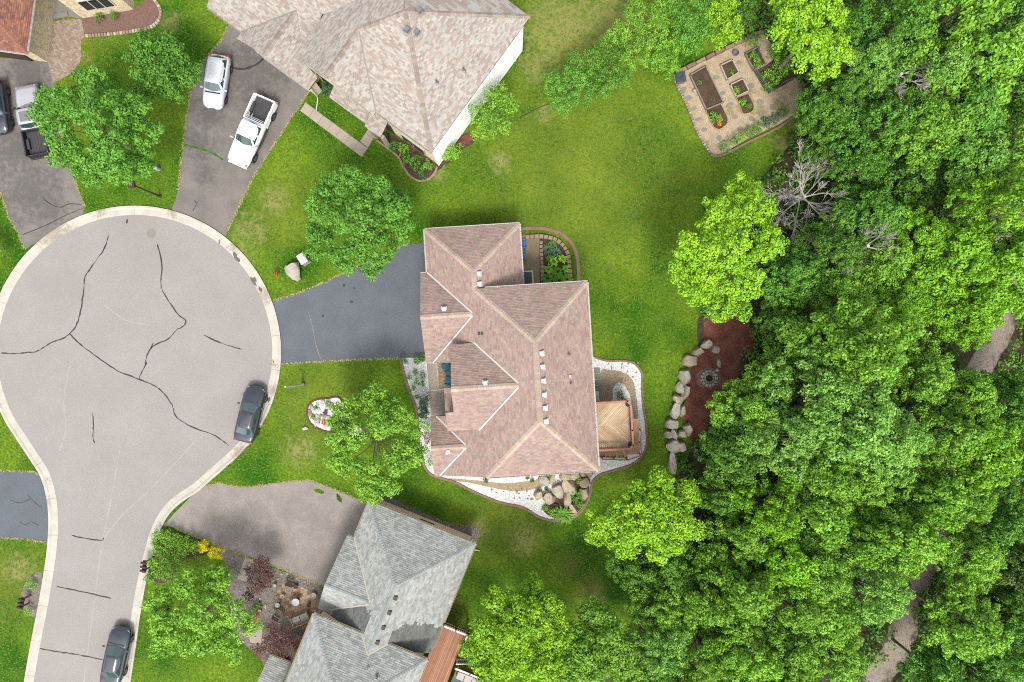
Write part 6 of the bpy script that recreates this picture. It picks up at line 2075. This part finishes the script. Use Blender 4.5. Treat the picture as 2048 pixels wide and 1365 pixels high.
lobe_tree('hedge_shrub', [(1432, 28, 28), (1462, 58, 26), (1440, 80, 18), (1455, 10, 24)], 3.6, 'leaf_yellow', 'yellow green shrub at the right end of the lawn hedge above the garden wall', 'shrub', cr=.34, leaf=.14, seed=18, group='lawn hedge', rt=.08)
lobe_tree('hedge_shrub', [(1485, 40, 26), (1500, 10, 28)], 3.0, 'leaf_dark', 'dark green shrub between the hedge end and the large yellow green tree', 'shrub', cr=.34, leaf=.14, seed=19, group='lawn hedge', rt=.08)
lobe_tree('purple_shrub', [(525, 1130, 22), (505, 1140, 16), (540, 1148, 16), (512, 1170, 20), (500, 1190, 14), (530, 1165, 14)], 1.6, 'leaf_purple', 'dark purple leaved shrub beside the concrete slab of the rock bed', 'shrub', cr=.3, lpc=120, leaf=.13, seed=20, rt=.04, dens=1.1)
lobe_tree('purple_shrub', [(560, 1262, 24), (585, 1285, 20), (540, 1280, 18), (520, 1300, 16), (560, 1300, 16), (575, 1320, 10)], 1.6, 'leaf_purple', 'dark purple leaved shrub by the grey house wall below the bench', 'shrub', cr=.3, lpc=120, leaf=.13, seed=21, rt=.04, dens=1.1)
lobe_tree('hedge', [(318, 1068, 12), (335, 1075, 14), (352, 1082, 16), (375, 1088, 15), (345, 1105, 18), (370, 1100, 14), (330, 1120, 18), (345, 1130, 14), (318, 1140, 16), (330, 1152, 14), (300, 1155, 12), (308, 1125, 14), (360, 1092, 14), (330, 1095, 16), (318, 1105, 14), (355, 1118, 12), (340, 1145, 12), (390, 1094, 10), (312, 1088, 12)], .6, 'leaf_bright', 'curved low green hedge between kerb and small lawn, behind the mailboxes', 'hedge', cr=.26, lpc=150, leaf=.12, seed=22, trunk=False, dome=.05)
lobe_tree('lime_shrub', [(408, 1093, 13)], .5, 'leaf_lime', 'left yellow shrub beside the worn driveway', 'shrub', cr=.2, lpc=420, leaf=.10, seed=23, trunk=False, group='yellow shrubs')
lobe_tree('lime_shrub', [(434, 1105, 15)], .5, 'leaf_lime', 'right yellow shrub beside the worn driveway, next to the rock bed', 'shrub', cr=.2, lpc=420, leaf=.10, seed=24, trunk=False, group='yellow shrubs')
lobe_tree('lawn_shrub', [(-14, 490, 18), (-8, 505, 12)], 1.2, 'leaf_bright', 'green bush cut by the left edge above the turning circle', 'shrub', cr=.3, leaf=.14, seed=25, rt=.05)


def small(name, px, py, r, m, label, seed=0, z=.35, group=None, leaf=.10, cr=.2, lpc=190, cat='shrub'):
    return lobe_tree(name, [(px, py, r)], z, m, label, cat, cr=min(cr, r / S * .5), lpc=lpc, leaf=leaf, seed=100 + seed, trunk=False, group=group, dome=.1)


fs = 'front white gravel bed'
small('shrub', 835, 722, 10, 'leaf_mid', 'spreading evergreen next to the driveway end in the front gravel bed', 1, group=fs)
small('shrub', 846, 716, 9, 'leaf_mid', 'evergreen touching the garage corner in the front gravel bed', 2, group=fs)
small('shrub', 806, 716, 6, 'leaf_blue', 'dark tuft at the top corner of the front gravel bed', 3, group=fs)
small('shrub', 811, 724, 5, 'leaf_mid', 'small green tuft below the top corner of the front gravel bed', 4, group=fs)
small('shrub', 831, 745, 6, 'leaf_sage', 'left pale sage ball plant in the front gravel bed', 5, group=fs)
small('shrub', 846, 751, 7, 'leaf_sage', 'right larger pale sage ball plant beside the slab walk', 6, group=fs)
small('shrub', 819, 754, 6, 'leaf_mid', 'green ball plant nearest the edging in the front gravel bed', 7, group=fs)
small('shrub', 834, 764, 6, 'leaf_mid', 'left of two loose green plants halfway down the front gravel bed', 8, group=fs)
small('shrub', 844, 769, 6, 'leaf_mid', 'right of two loose green plants halfway down the front gravel bed', 9, group=fs)
small('shrub', 827, 776, 6, 'leaf_sage', 'lower green mound near the edging of the front gravel bed', 10, group=fs)
small('shrub', 834, 794, 6, 'leaf_mid', 'small plant with red flowers above the dark evergreen', 11, group=fs)
lobe_tree('evergreen_shrub', [(850, 800, 10), (848, 815, 12), (852, 828, 10), (843, 832, 7)], .8, 'leaf_blue', 'dark blue green evergreen mass by the front walk', 'shrub', cr=.28, lpc=170, leaf=.13, seed=131, trunk=False, dome=.1)
small('shrub', 857, 855, 9, 'leaf_bright', 'rounded bright green shrub by the lower front wall, upper one', 12, .4)
small('shrub', 855, 878, 11, 'leaf_purple', 'dark red leaved shrub by the lower front wall', 13, .4)
small('shrub', 861, 925, 10, 'leaf_bright', 'rounded bright green shrub by the lower front corner', 14, .4)
small('shrub', 654, 182, 13, 'leaf_blue', 'grey green bush in the corner between garage and gable front', 15, .5, leaf=.12)
small('shrub', 200, 38, 11, 'leaf_mid', 'left round shrub in the red gravel bed', 16, .4)
small('shrub', 227, 33, 10, 'leaf_mid', 'right round shrub in the red gravel bed', 17, .4)
for i, (px, py, r, m, t) in enumerate(((770, 275, 10, 'leaf_blue', 'grey plant at the upper end of the pale house front bed'), (788, 292, 13, 'leaf_mid', 'leafy green plant near the porch column'), (806, 300, 13, 'leaf_bright', 'bright green plant in the middle of the front bed'), (815, 318, 13, 'leaf_mid', 'green plant left of centre in the front bed'),
                                     (833, 322, 14, 'leaf_dark', 'dark leafy plant against the front wall under the window'), (840, 340, 12, 'leaf_mid', 'low plant near the curved end of the front bed'), (855, 330, 12, 'leaf_bright', 'leafy plant at the white wall corner'), (846, 352, 9, 'leaf_blue', 'grey lavender plant at the lowest curve of the front bed'))):
    small('perennial', px, py, r, m, t, 30 + i, .25, 'front bed of the white walled house', leaf=.12, lpc=130, cat='plant')
for i, (px, py, r, m, t) in enumerate(((1449, 296, 14, 'leaf_sage', 'big pale hosta at the lower corner of the kitchen garden'), (1468, 283, 11, 'leaf_mid', 'second plant from the corner in the garden border'), (1482, 274, 12, 'leaf_bright', 'third plant in the garden border, fresh green'), (1499, 266, 12, 'leaf_dark', 'dark plant in the middle of the garden border'),
                                     (1514, 254, 13, 'leaf_mid', 'leafy plant in the middle of the garden border'), (1532, 245, 12, 'leaf_blue', 'bluish plant in the right half of the garden border'), (1548, 237, 12, 'leaf_blue', 'bluish plant second from the right of the garden border'), (1566, 228, 11, 'leaf_mid', 'last green plant at the right of the garden border'),
                                     (1398, 165, 6, 'leaf_brown', 'withered weeds at the upper end of the long raised bed'), (1425, 200, 7, 'leaf_brown', 'withered weeds at the lower end of the long raised bed'), (1464, 145, 5, 'leaf_mid', 'seedlings in the upper white framed bed'), (1473, 180, 6, 'leaf_bright', 'seedlings left in the lower white framed bed'), (1484, 176, 5, 'leaf_mid', 'seedlings right in the lower white framed bed'), (1425, 230, 8, 'leaf_mid', 'dark greens above the orange flowers'), (1497, 214, 6, 'leaf_mid', 'weeds at the right of the small bed below the white frames'),
                                     (1433, 238, 11, 'leaf_bright', 'lettuce green plants in the flower bed of the kitchen garden'), (1439, 248, 5, 'leaf_orange', 'orange flowers in the kitchen garden bed'), (1485, 205, 8, 'leaf_bright', 'weeds in the small bed below the white frames'))):
    small('perennial', px, py, r, m, t, 50 + i, .25, 'kitchen garden plants', leaf=.12, lpc=130, cat='plant')
lobe_tree('vegetable_patch', [(1508, 115, 10), (1515, 128, 9), (1535, 150, 13), (1550, 160, 13), (1535, 175, 11), (1565, 145, 13), (1575, 130, 14), (1555, 130, 12), (1550, 105, 12)], .3, 'leaf_bright', 'dense bright green vegetable patch inside the mesh fence', 'plant', cr=.24, lpc=120, leaf=.13, seed=300, trunk=False, dome=.02)
for i, (px, py, r, m, t) in enumerate(((1055, 956, 4, 'leaf_mid', 'left small green plant in the white gravel under the gutter'), (1064, 962, 4, 'leaf_mid', 'right small green plant in the white gravel under the gutter'), (972, 960, 7, 'leaf_blue', 'dark evergreen at the roof corner over tan gravel'), (1093, 978, 4, 'leaf_mid', 'tiny weed among the rockery stones'),
                                     (1090, 1015, 8, 'leaf_bright', 'low green plant at the left of the rockery soil'), (1102, 1022, 7, 'leaf_bright', 'lime green plant in the rockery soil'), (1112, 1012, 4, 'leaf_purple', 'purple flower in the rockery soil'), (1240, 792, 9, 'leaf_dark', 'dark shrub peeping out above the chevron deck'), (1162, 1010, 9, 'leaf_bright', 'green ground plant at the right of the rockery'), (1158, 960, 7, 'leaf_bright', 'green plant between rockery stones near the corner'))):
    small('perennial', px, py, r, m, t, 70 + i, .2, 'rockery plants', leaf=.11, lpc=150, cat='plant')
for i, (px, py, r, m, t) in enumerate(((633, 815, 4, 'leaf_mid', 'small green plant at the left of the rock island'), (656, 807, 6, 'leaf_mid', 'green plant at the top of the rock island'), (627, 835, 4, 'leaf_bright', 'green tuft low in the rock island'), (651, 826, 5, 'leaf_purple', 'dark tuft in the middle of the rock island'), (648, 846, 5, 'leaf_orange', 'orange flowers low in the rock island'),
                                     (553, 547, 5, 'leaf_red', 'small clump of red flowers on the lawn near the kerb'), (466, 1138, 6, 'leaf_sage', 'pale green tuft in the rock bed near the slab'), (545, 1355, 11, 'leaf_sage', 'pale shrub at the lower edge by the grey house'), (518, 1210, 9, 'leaf_mid', 'green shrub left of the small white table'), (507, 1215, 7, 'leaf_dark', 'dark green shrub beside the clay bowl'),
                                     (64, 1170, 12, 'leaf_bright', 'upper round shrub in the left mailbox bed'), (60, 1222, 11, 'leaf_bright', 'lower round shrub in the left mailbox bed'), (512, 1235, 8, 'leaf_orange', 'rust orange plant in the rock bed'))):
    small('perennial', px, py, r, m, t, 90 + i, .25, None, leaf=.11, lpc=150, cat='plant')


def blade_mesh(seed, n, L, wd, arch=.6):
    rg = np.random.default_rng(seed)
    V, C = [], []
    for k in range(n):
        a = rg.uniform(0, 2 * math.pi); le = L * rg.uniform(.6, 1.1); w_ = wd * rg.uniform(.7, 1.2)
        sp = rg.uniform(.35, 1.0)
        d = np.array([math.cos(a), math.sin(a), 0]); s_ = np.array([-math.sin(a), math.cos(a), 0])
        b = d * rg.uniform(0, .12) * L
        p = [b, b + d * le * .35 * sp + np.array([0, 0, le * .55]), b + d * le * .75 * sp + np.array([0, 0, le * .62]), b + d * le * 1.05 * sp + np.array([0, 0, le * (.62 - arch * sp * .6)])]
        ws = [w_ * .5, w_, w_ * .8, w_ * .1]
        col = [rg.uniform(), rg.uniform(), 0, 1]
        for i in range(3):
            V += [p[i] - s_ * ws[i] / 2, p[i] + s_ * ws[i] / 2, p[i + 1] + s_ * ws[i + 1] / 2, p[i + 1] - s_ * ws[i + 1] / 2]
            C.append(col)
    return quads_mesh('blades', np.array(V), np.array(C))


BL = [blade_mesh(i, 90, .62, .05) for i in range(3)]
HO = [blade_mesh(10 + i, 46, .42, .13, .4) for i in range(2)]
for i, (px, py, s_, m, bl, t) in enumerate(((1095, 500, 1.0, 'leaf_blue', 0, 'greyish green daylily clump at the upper left of the corner planting'), (1112, 505, 1.0, 'leaf_blue', 0, 'greyish green daylily clump at the upper right of the corner planting'), (1105, 490, .8, 'leaf_mid', 0, 'daylily clump at the top of the corner planting'), (1100, 520, .9, 'leaf_mid', 0, 'daylily clump at the left of the corner planting'),
                                           (1126, 519, 1.3, 'leaf_yellow', 1, 'lime hosta at the right of the corner planting'), (1108, 525, 1.3, 'leaf_yellow', 1, 'lime hosta in the middle of the corner planting'), (1096, 540, 1.3, 'leaf_bright', 1, 'bright hosta at the left middle of the corner planting'), (1131, 538, 1.1, 'leaf_bright', 1, 'bright hosta at the right middle of the corner planting'), (1115, 545, 1.1, 'leaf_mid', 0, 'leafy daylily in the lower middle of the corner planting'),
                                           (1095, 558, 1.1, 'leaf_mid', 0, 'daylily at the lower left of the corner planting'), (1118, 562, 1.2, 'leaf_mid', 0, 'daylily at the lower middle of the corner planting'), (1133, 560, 1.1, 'leaf_bright', 0, 'daylily at the lower right of the corner planting'),
                                           (1124, 1025, 1.6, 'leaf_mid', 0, 'largest daylily spilling over the rockery edging'), (1132, 1030, 1.4, 'leaf_bright', 0, 'daylily right of the largest on the rockery edging'), (1150, 990, 1.3, 'leaf_mid', 0, 'dark daylily between rockery boulders'), (1112, 1026, 1.2, 'leaf_bright', 0, 'bright daylily at the lower left of the rockery'))):
    me = rnd.choice(HO if bl else BL)
    o = obj_mesh('perennial', me, m, (*W(px, py)[:2], .018), None, (s_, s_, s_), rnd.uniform(0, 6))
    tag(o, t, 'plant', 'strap leaved perennials')

# ------------------------------------------------------------------ the wood: trees from shared crowns
VAR = []
for i in range(9):
    rg = random.Random(500 + i)
    L = [(0, 0, 1.6, 1.9)]
    n = rg.randint(6, 8)
    for k in range(n):
        a = 2 * math.pi * k / n + rg.uniform(-.3, .3)
        d = rg.uniform(1.9, 2.7)
        L.append((d * math.cos(a), d * math.sin(a), rg.uniform(-.5, .8), rg.uniform(1.3, 1.8)))
    for k in range(3):
        a = rg.uniform(0, 6.28); L.append((1.2 * math.cos(a), 1.2 * math.sin(a), rg.uniform(1.4, 2.4), rg.uniform(1.0, 1.5)))
    cm = crown_mesh(600 + i, L, (.40, .46, .54, .43, .6, .5, .38, .48, .56)[i], 140, (.19, .22, .24, .20, .27, .21, .18, .23, .25)[i], (.80, .85, .90)[i % 3])
    tm = trunk_mesh((0, 0, -8), (0, 0, .9), L, .2).mesh('trunk')
    VAR.append((cm, tm))
KN = {'Y': ('leaf_fresh', 'light yellow green'), 'M': ('leaf_bright', 'fresh green'), 'D': ('leaf_dark', 'dark green'), 'B': ('leaf_pale', 'pale silvery green'), 'G': ('leaf_mid', 'mid green'), 'N': ('leaf_brown', 'brownish green')}
FOREST = [
 (1790, 50, 92, 'G', 9, 'on the upper edge right of the large yellow green tree'), (1752, 120, 62, 'B', 8, 'left of the bare drooping branches near the top'), (1890, 40, 100, 'M', 10, 'on the upper edge two trees from the top right corner'), (2000, 25, 92, 'G', 10, 'filling the top right corner'),
 (1960, 130, 92, 'M', 10, 'below the top right corner tree'), (2045, 165, 80, 'G', 9, 'cut by the right edge below the top corner'), (1862, 150, 78, 'B', 9, 'right of the bare drooping branches near the top'), (1690, 195, 66, 'D', 6, 'in the shade right of the kitchen garden'), (1645, 235, 58, 'D', 5, 'low in the shade by the garden border end'),
 (1752, 255, 84, 'G', 7, 'below the bare drooping branches'), (1848, 255, 88, 'M', 8, 'in the upper middle of the wood'), (1945, 235, 84, 'G', 9, 'upper right, two in from the edge'), (2035, 280, 84, 'M', 9, 'cut by the right edge at the upper quarter'), (1960, 330, 60, 'B', 8, 'small and alone over the dark hollow on the right'),
 (1655, 300, 56, 'D', 4, 'right above the dead grey tree'), (1715, 345, 62, 'G', 5, 'right of the dead grey tree'), (1800, 355, 78, 'D', 4, 'in the dark hollow, left part'), (1880, 350, 72, 'D', 4, 'in the dark hollow, right part'), (1995, 430, 96, 'Y', 9, 'beside the gravel gap on the right edge'),
 (1915, 520, 88, 'Y', 8, 'left of the right edge gravel gap, middle height'), (2030, 540, 84, 'Y', 9, 'cut by the right edge at middle height'), (1840, 470, 66, 'Y', 7, 'right of the fallen bare branches'), (1740, 440, 68, 'G', 6, 'under the upper bare branches'), (1760, 530, 76, 'M', 6, 'under the fallen bare branches'),
 (1650, 500, 72, 'D', 6, 'below the dead grey tree'), (1590, 560, 62, 'G', 6, 'between the lawn tree and the fallen branches'), (1690, 590, 70, 'M', 6, 'left below the fallen branches'), (1570, 650, 64, 'D', 5, 'in the shade right of the red mulch'), (1800, 620, 72, 'Y', 7, 'left of the small gravel clearing'),
 (1925, 630, 68, 'Y', 7, 'above the gravel path bend'), (1735, 690, 104, 'M', 10, 'the broadest round one in the middle of the wood'), (1640, 690, 78, 'M', 8, 'left shoulder of the broadest round one'), (1550, 760, 70, 'M', 6, 'right beside the fire pit'), (1620, 790, 92, 'B', 9, 'with silvery tips below the broadest round one'),
 (1500, 830, 72, 'M', 6, 'overhanging the lower mulch bed'), (1700, 840, 92, 'B', 10, 'with silvery tips in the centre of the lower wood'), (1840, 750, 84, 'M', 7, 'left of the gravel path bend'), (1930, 800, 70, 'M', 7, 'right below the gravel path bend'), (2020, 800, 68, 'G', 6, 'cut by the right edge past the gravel path'),
 (1570, 880, 86, 'B', 9, 'below the silvery pair on the left'), (1470, 910, 72, 'D', 6, 'next to the lower end of the boulder row'), (1640, 940, 84, 'M', 8, 'in the left centre of the lower wood'), (1790, 890, 82, 'B', 9, 'silvery, right of the lower centre'), (1880, 860, 76, 'M', 8, 'right centre, above the yellow tipped one'), (1960, 900, 84, 'Y', 8, 'with yellow tips near the right edge'),
 (1740, 970, 80, 'M', 7, 'below the lower centre silvery one'), (1840, 990, 84, 'M', 7, 'above the lower path gap'), (1440, 990, 56, 'D', 5, 'in the shade right of the deck side yellow tree'), (1540, 1010, 80, 'Y', 7, 'light, left of the lower wood centre'), (1640, 1040, 76, 'M', 7, 'left of two dark gaps'), (1920, 1000, 72, 'M', 7, 'above the brown tinged conifer'),
 (2035, 930, 74, 'D', 6, 'dark, cut by the right edge below the yellow tips'), (2000, 1050, 70, 'G', 6, 'left of the brown tinged one'), (2040, 1120, 70, 'N', 6, 'brown tinged, cut by the right edge'), (1950, 1120, 72, 'M', 7, 'just above the lower path gap on the right'), (1720, 1070, 80, 'M', 7, 'middle of the lower right wood'), (1810, 1090, 78, 'M', 8, 'overhanging the lower path gap'),
 (1470, 1090, 76, 'M', 6, 'right of the deck side yellow tree'), (1560, 1110, 78, 'Y', 7, 'light, second row from below'), (1640, 1140, 76, 'M', 8, 'second row from below, centre'), (1735, 1180, 82, 'B', 8, 'silvery, left of the lower path gap'), (1265, 1140, 54, 'D', 4, 'low under the deck side yellow tree'), (1345, 1130, 66, 'D', 5, 'shaded, below the deck side yellow tree'),
 (1320, 1200, 66, 'M', 5, 'left in the lower row above the bottom edge'), (1400, 1190, 76, 'M', 6, 'lower left wood, third from the lawn'), (1490, 1190, 78, 'M', 7, 'lower wood, fourth from the lawn'), (1570, 1210, 78, 'M', 7, 'lower wood, fifth from the lawn'), (1655, 1230, 78, 'M', 7, 'lower wood, sixth from the lawn'), (1320, 1290, 72, 'B', 6, 'silvery on the bottom row at the left'),
 (1410, 1300, 76, 'M', 6, 'bottom row, second from the left'), (1500, 1300, 78, 'M', 7, 'bottom row, third from the left'), (1590, 1310, 76, 'M', 7, 'bottom row, fourth from the left'), (1675, 1310, 70, 'M', 7, 'bottom row, left of the lower path'), (1930, 1250, 84, 'M', 8, 'right of the lower path, rounded'), (2010, 1200, 66, 'D', 5, 'dark, behind the rounded one right of the path'),
 (2040, 1310, 76, 'G', 8, 'in the bottom right corner'), (1870, 1345, 62, 'G', 6, 'small, on the bottom edge right of the path'), (1960, 1350, 66, 'D', 6, 'dark, on the bottom edge near the corner'), (1450, 1370, 72, 'M', 6, 'cut by the bottom edge, left middle'), (1350, 1380, 66, 'M', 6, 'cut by the bottom edge, far left'), (1550, 1385, 70, 'M', 7, 'cut by the bottom edge, centre')]
rg = random.Random(77)
for i, (px, py, r, k, zc, t) in enumerate(FOREST):
    cm, tm = VAR[i % len(VAR)]
    m, cn = KN[k]
    c0 = W(px, py, zc)
    s_ = r / S * (H - zc) / H / 3.8
    root = empty('forest_tree', (c0.x, c0.y, 0), cn + ' wood tree ' + t, 'tree', 'trees of the wood')
    rz = rg.uniform(0, 6.28)
    sx = s_ * rg.uniform(.94, 1.08)
    obj_mesh('crown', cm, m, (0, 0, zc - .5), root, (sx, s_ * rg.uniform(.94, 1.08), s_ * rg.uniform(1.15, 1.6)), rz)
    o = obj_mesh('trunk', tm, 'bark', (0, 0, zc - .5), root, (s_, s_, max(s_ * .8, (zc - .5) / 8.0)), rz)
# dead trees
def dead(seed, n0, L0, spread, up):
    mb = MB()
    rg = random.Random(seed)

    def grow(p, d, L, r, depth):
        seg = 3
        pts, rr = [p], [r]
        q = p.copy()
        for k in range(seg):
            d = (d + Vector((rg.gauss(0, .08), rg.gauss(0, .08), rg.gauss(0, .06) + .02))).normalized()
            q = q + d * L / seg
            pts.append(q.copy()); rr.append(r * (1 - .28 * (k + 1) / seg * 1.6))
        mb.tube(pts, [max(.014, v) for v in rr], 5 if depth < 2 else 4, cap=False)
        if depth >= 4:
            return
        n = rg.randint(3, 4)
        for k in range(n):
            s_ = pts[rg.randint(1, seg)]
            dd = (d + Vector((rg.gauss(0, .34), rg.gauss(0, .34), rg.gauss(0, .18)))).normalized()
            grow(s_, dd, L * rg.uniform(.5, .8), r * .5, depth + 1)
    for k in range(n0):
        a = 2 * math.pi * k / n0 + rg.uniform(-.3, .3)
        grow(Vector((0, 0, up * rg.uniform(.6, 1))), Vector((math.cos(a) * spread, math.sin(a) * spread, .55)).normalized(), L0 * rg.uniform(.7, 1.1), .060, 0)
    mb.tube([(0, 0, -.1), (.05, .02, up * .5), (0, 0, up)], [.22, .17, .12], 8)
    return mb


for i, (px, py, zc, n0, L0, up, sc_, t, r_) in enumerate(((1622, 388, 4.5, 11, 2.0, 3.4, (1, 1, 1), 'bare grey dead tree between the yellow green lawn tree and the wood', 0), (1800, 150, 8.5, 6, 1.25, 9.2, (1, 1, .95), 'bare drooping dead tree near the top of the wood', 1),
                                                 (1745, 490, 8.0, 6, 1.4, 7.4, (1, 1, 1), 'bare fallen looking branches of a dead tree in the middle of the wood', 2))):
    c0 = W(px, py, zc)
    root = empty('dead_tree', (c0.x, c0.y, 0), t, 'tree', 'dead trees')
    me = dead(40 + i, n0, L0, 1.0, up).mesh('branches')
    obj_mesh('branches', me, 'dead_bark', (0, 0, 0), root, sc_, r_ * 1.3)
# undergrowth of the wood and grass of the lawns: too many to count
def pip(px, py, poly):
    inside = np.zeros(len(px), bool)
    n = len(poly)
    for i in range(n):
        x0, y0 = poly[i - 1][:2]; x1, y1 = poly[i][:2]
        if y0 == y1:
            continue
        c = ((y0 > py) != (y1 > py)) & (px < (x1 - x0) * (py - y0) / (y1 - y0) + x0)
        inside ^= c
    return inside


def world_poly(pts, n=4, closed=True):
    return [tuple(W(*p)[:2]) for p in (smooth_path(pts, n, closed) if n else pts)]


nr = np.random.default_rng(5)
fpoly = world_poly(ff)
path_pts = np.array([W(*p)[:2] for p in gp])
X = nr.uniform(10, 50, 9000); Y = nr.uniform(-33, 33, 9000)
ok = pip(X, Y, fpoly)
dist = np.min(np.hypot(X[:, None] - path_pts[None, :, 0], Y[:, None] - path_pts[None, :, 1]), axis=1)
ok &= dist > 1.0
mulch = [(v.co.x, v.co.y) for v in bpy.data.objects['mulch_bed'].data.vertices]
ok &= ~pip(X, Y, mulch)
X, Y = X[ok], Y[ok]
cl = [(x, y, nr.uniform(.1, .9), nr.uniform(.35, .8)) for x, y in zip(X[:4200], Y[:4200])]
o = obj_mesh('undergrowth', leaf_ball(901, cl, 34, .24), 'leaf_dark', (0, 0, 0)); tag(o, 'dark leafy undergrowth covering the floor of the wood', 'undergrowth', kind='stuff')

excl = [outer]
for k in DR:
    excl.append(world_poly(DR[k], 0))
for ob in bpy.data.objects:
    if ob.type == 'MESH' and ob.get('kind') == 'structure' and ob.name.split('.')[0] in ('white_gravel_bed', 'tan_gravel_bed', 'soil_bed', 'mulch_bed', 'river_rock_bed', 'red_gravel_bed', 'patio', 'garden_gravel', 'porch_slab', 'porch_terrace', 'paver_walk', 'flagstone_terrace', 'dark_soil_patch'):
        excl.append([(ob.location.x + v.co.x, ob.location.y + v.co.y) for v in ob.data.vertices])
for q in ([(611, 205), (736, 297), (724, 315), (600, 222)], [(736, 297), (758, 258), (742, 250), (716, 285)], [(1187, 735), (1202, 735), (1204, 783), (1189, 783)]):
    excl.append(world_poly(q, 0))
for h, b in ((h1, (-6.3, 6, -10, 9.6)), (h2, (-21.2, .8, -.6, 13)), (h3, (-7.2, 2.1, -13, 5.9)), (h4, (-12, .05, 0, 9))):
    excl.append([tuple(h.L(u, v)[:2]) for u, v in ((b[0], b[2]), (b[1], b[2]), (b[1], b[3]), (b[0], b[3]))])
excl.append(fpoly)
N = 100000
X = nr.uniform(-46, 34, N); Y = nr.uniform(-31, 31, N)
ok = np.ones(N, bool)
for q in excl:
    ok &= ~pip(X, Y, q)
X, Y = X[ok], Y[ok]


def tufts(X, Y, seed, L=.15, nb=5):
    rg = np.random.default_rng(seed)
    n = len(X)
    V = np.zeros((n, nb, 3, 3)); C = np.ones((n, nb, 4))
    for k in range(nb):
        a = rg.uniform(0, 2 * np.pi, n); l = L * rg.uniform(.5, 1.2, n); h = l * rg.uniform(.25, .7, n); w_ = l * .16
        ca, sa = np.cos(a), np.sin(a)
        V[:, k, 0] = np.stack([X - sa * w_, Y + ca * w_, np.zeros(n)], 1)
        V[:, k, 1] = np.stack([X + sa * w_, Y - ca * w_, np.zeros(n)], 1)
        V[:, k, 2] = np.stack([X + ca * l, Y + sa * l, h], 1)
        C[:, k, 0] = rg.uniform(0, 1, n)
    C[:, :, 1] = rg.uniform(0, 1, n)[:, None]
    return quads_mesh('grass', V.reshape(-1, 3), C.reshape(-1, 4), 3)


o = obj_mesh('grass', tufts(X, Y, 7), 'grass', (0, 0, 0)); tag(o, 'short mown lawn grass', 'grass', kind='stuff')
EX, EY = [], []
for k, segs in (('c', [(1, 8), (11, 15)]), ('b', [(3, 6), (11, 18)]), ('d', [(2, 10), (12, 15)]), ('a', [(3, 5), (8, 12)]), ('e', [(0, 3), (5, 8)])):
    P = DR[k]
    for a, b in segs:
        for i in range(a, b):
            p0, p1 = W(*P[i]), W(*P[(i + 1) % len(P)])
            n = int((p1 - p0).length * 16)
            for j in range(n):
                q = p0.lerp(p1, nr.uniform()); EX.append(q.x + nr.normal() * .05); EY.append(q.y + nr.normal() * .05)
o = obj_mesh('dry_grass', tufts(np.array(EX), np.array(EY), 8, .14), 'dry_grass', (0, 0, .009)); tag(o, 'straw coloured dry grass along the driveway edges', 'grass', kind='stuff')
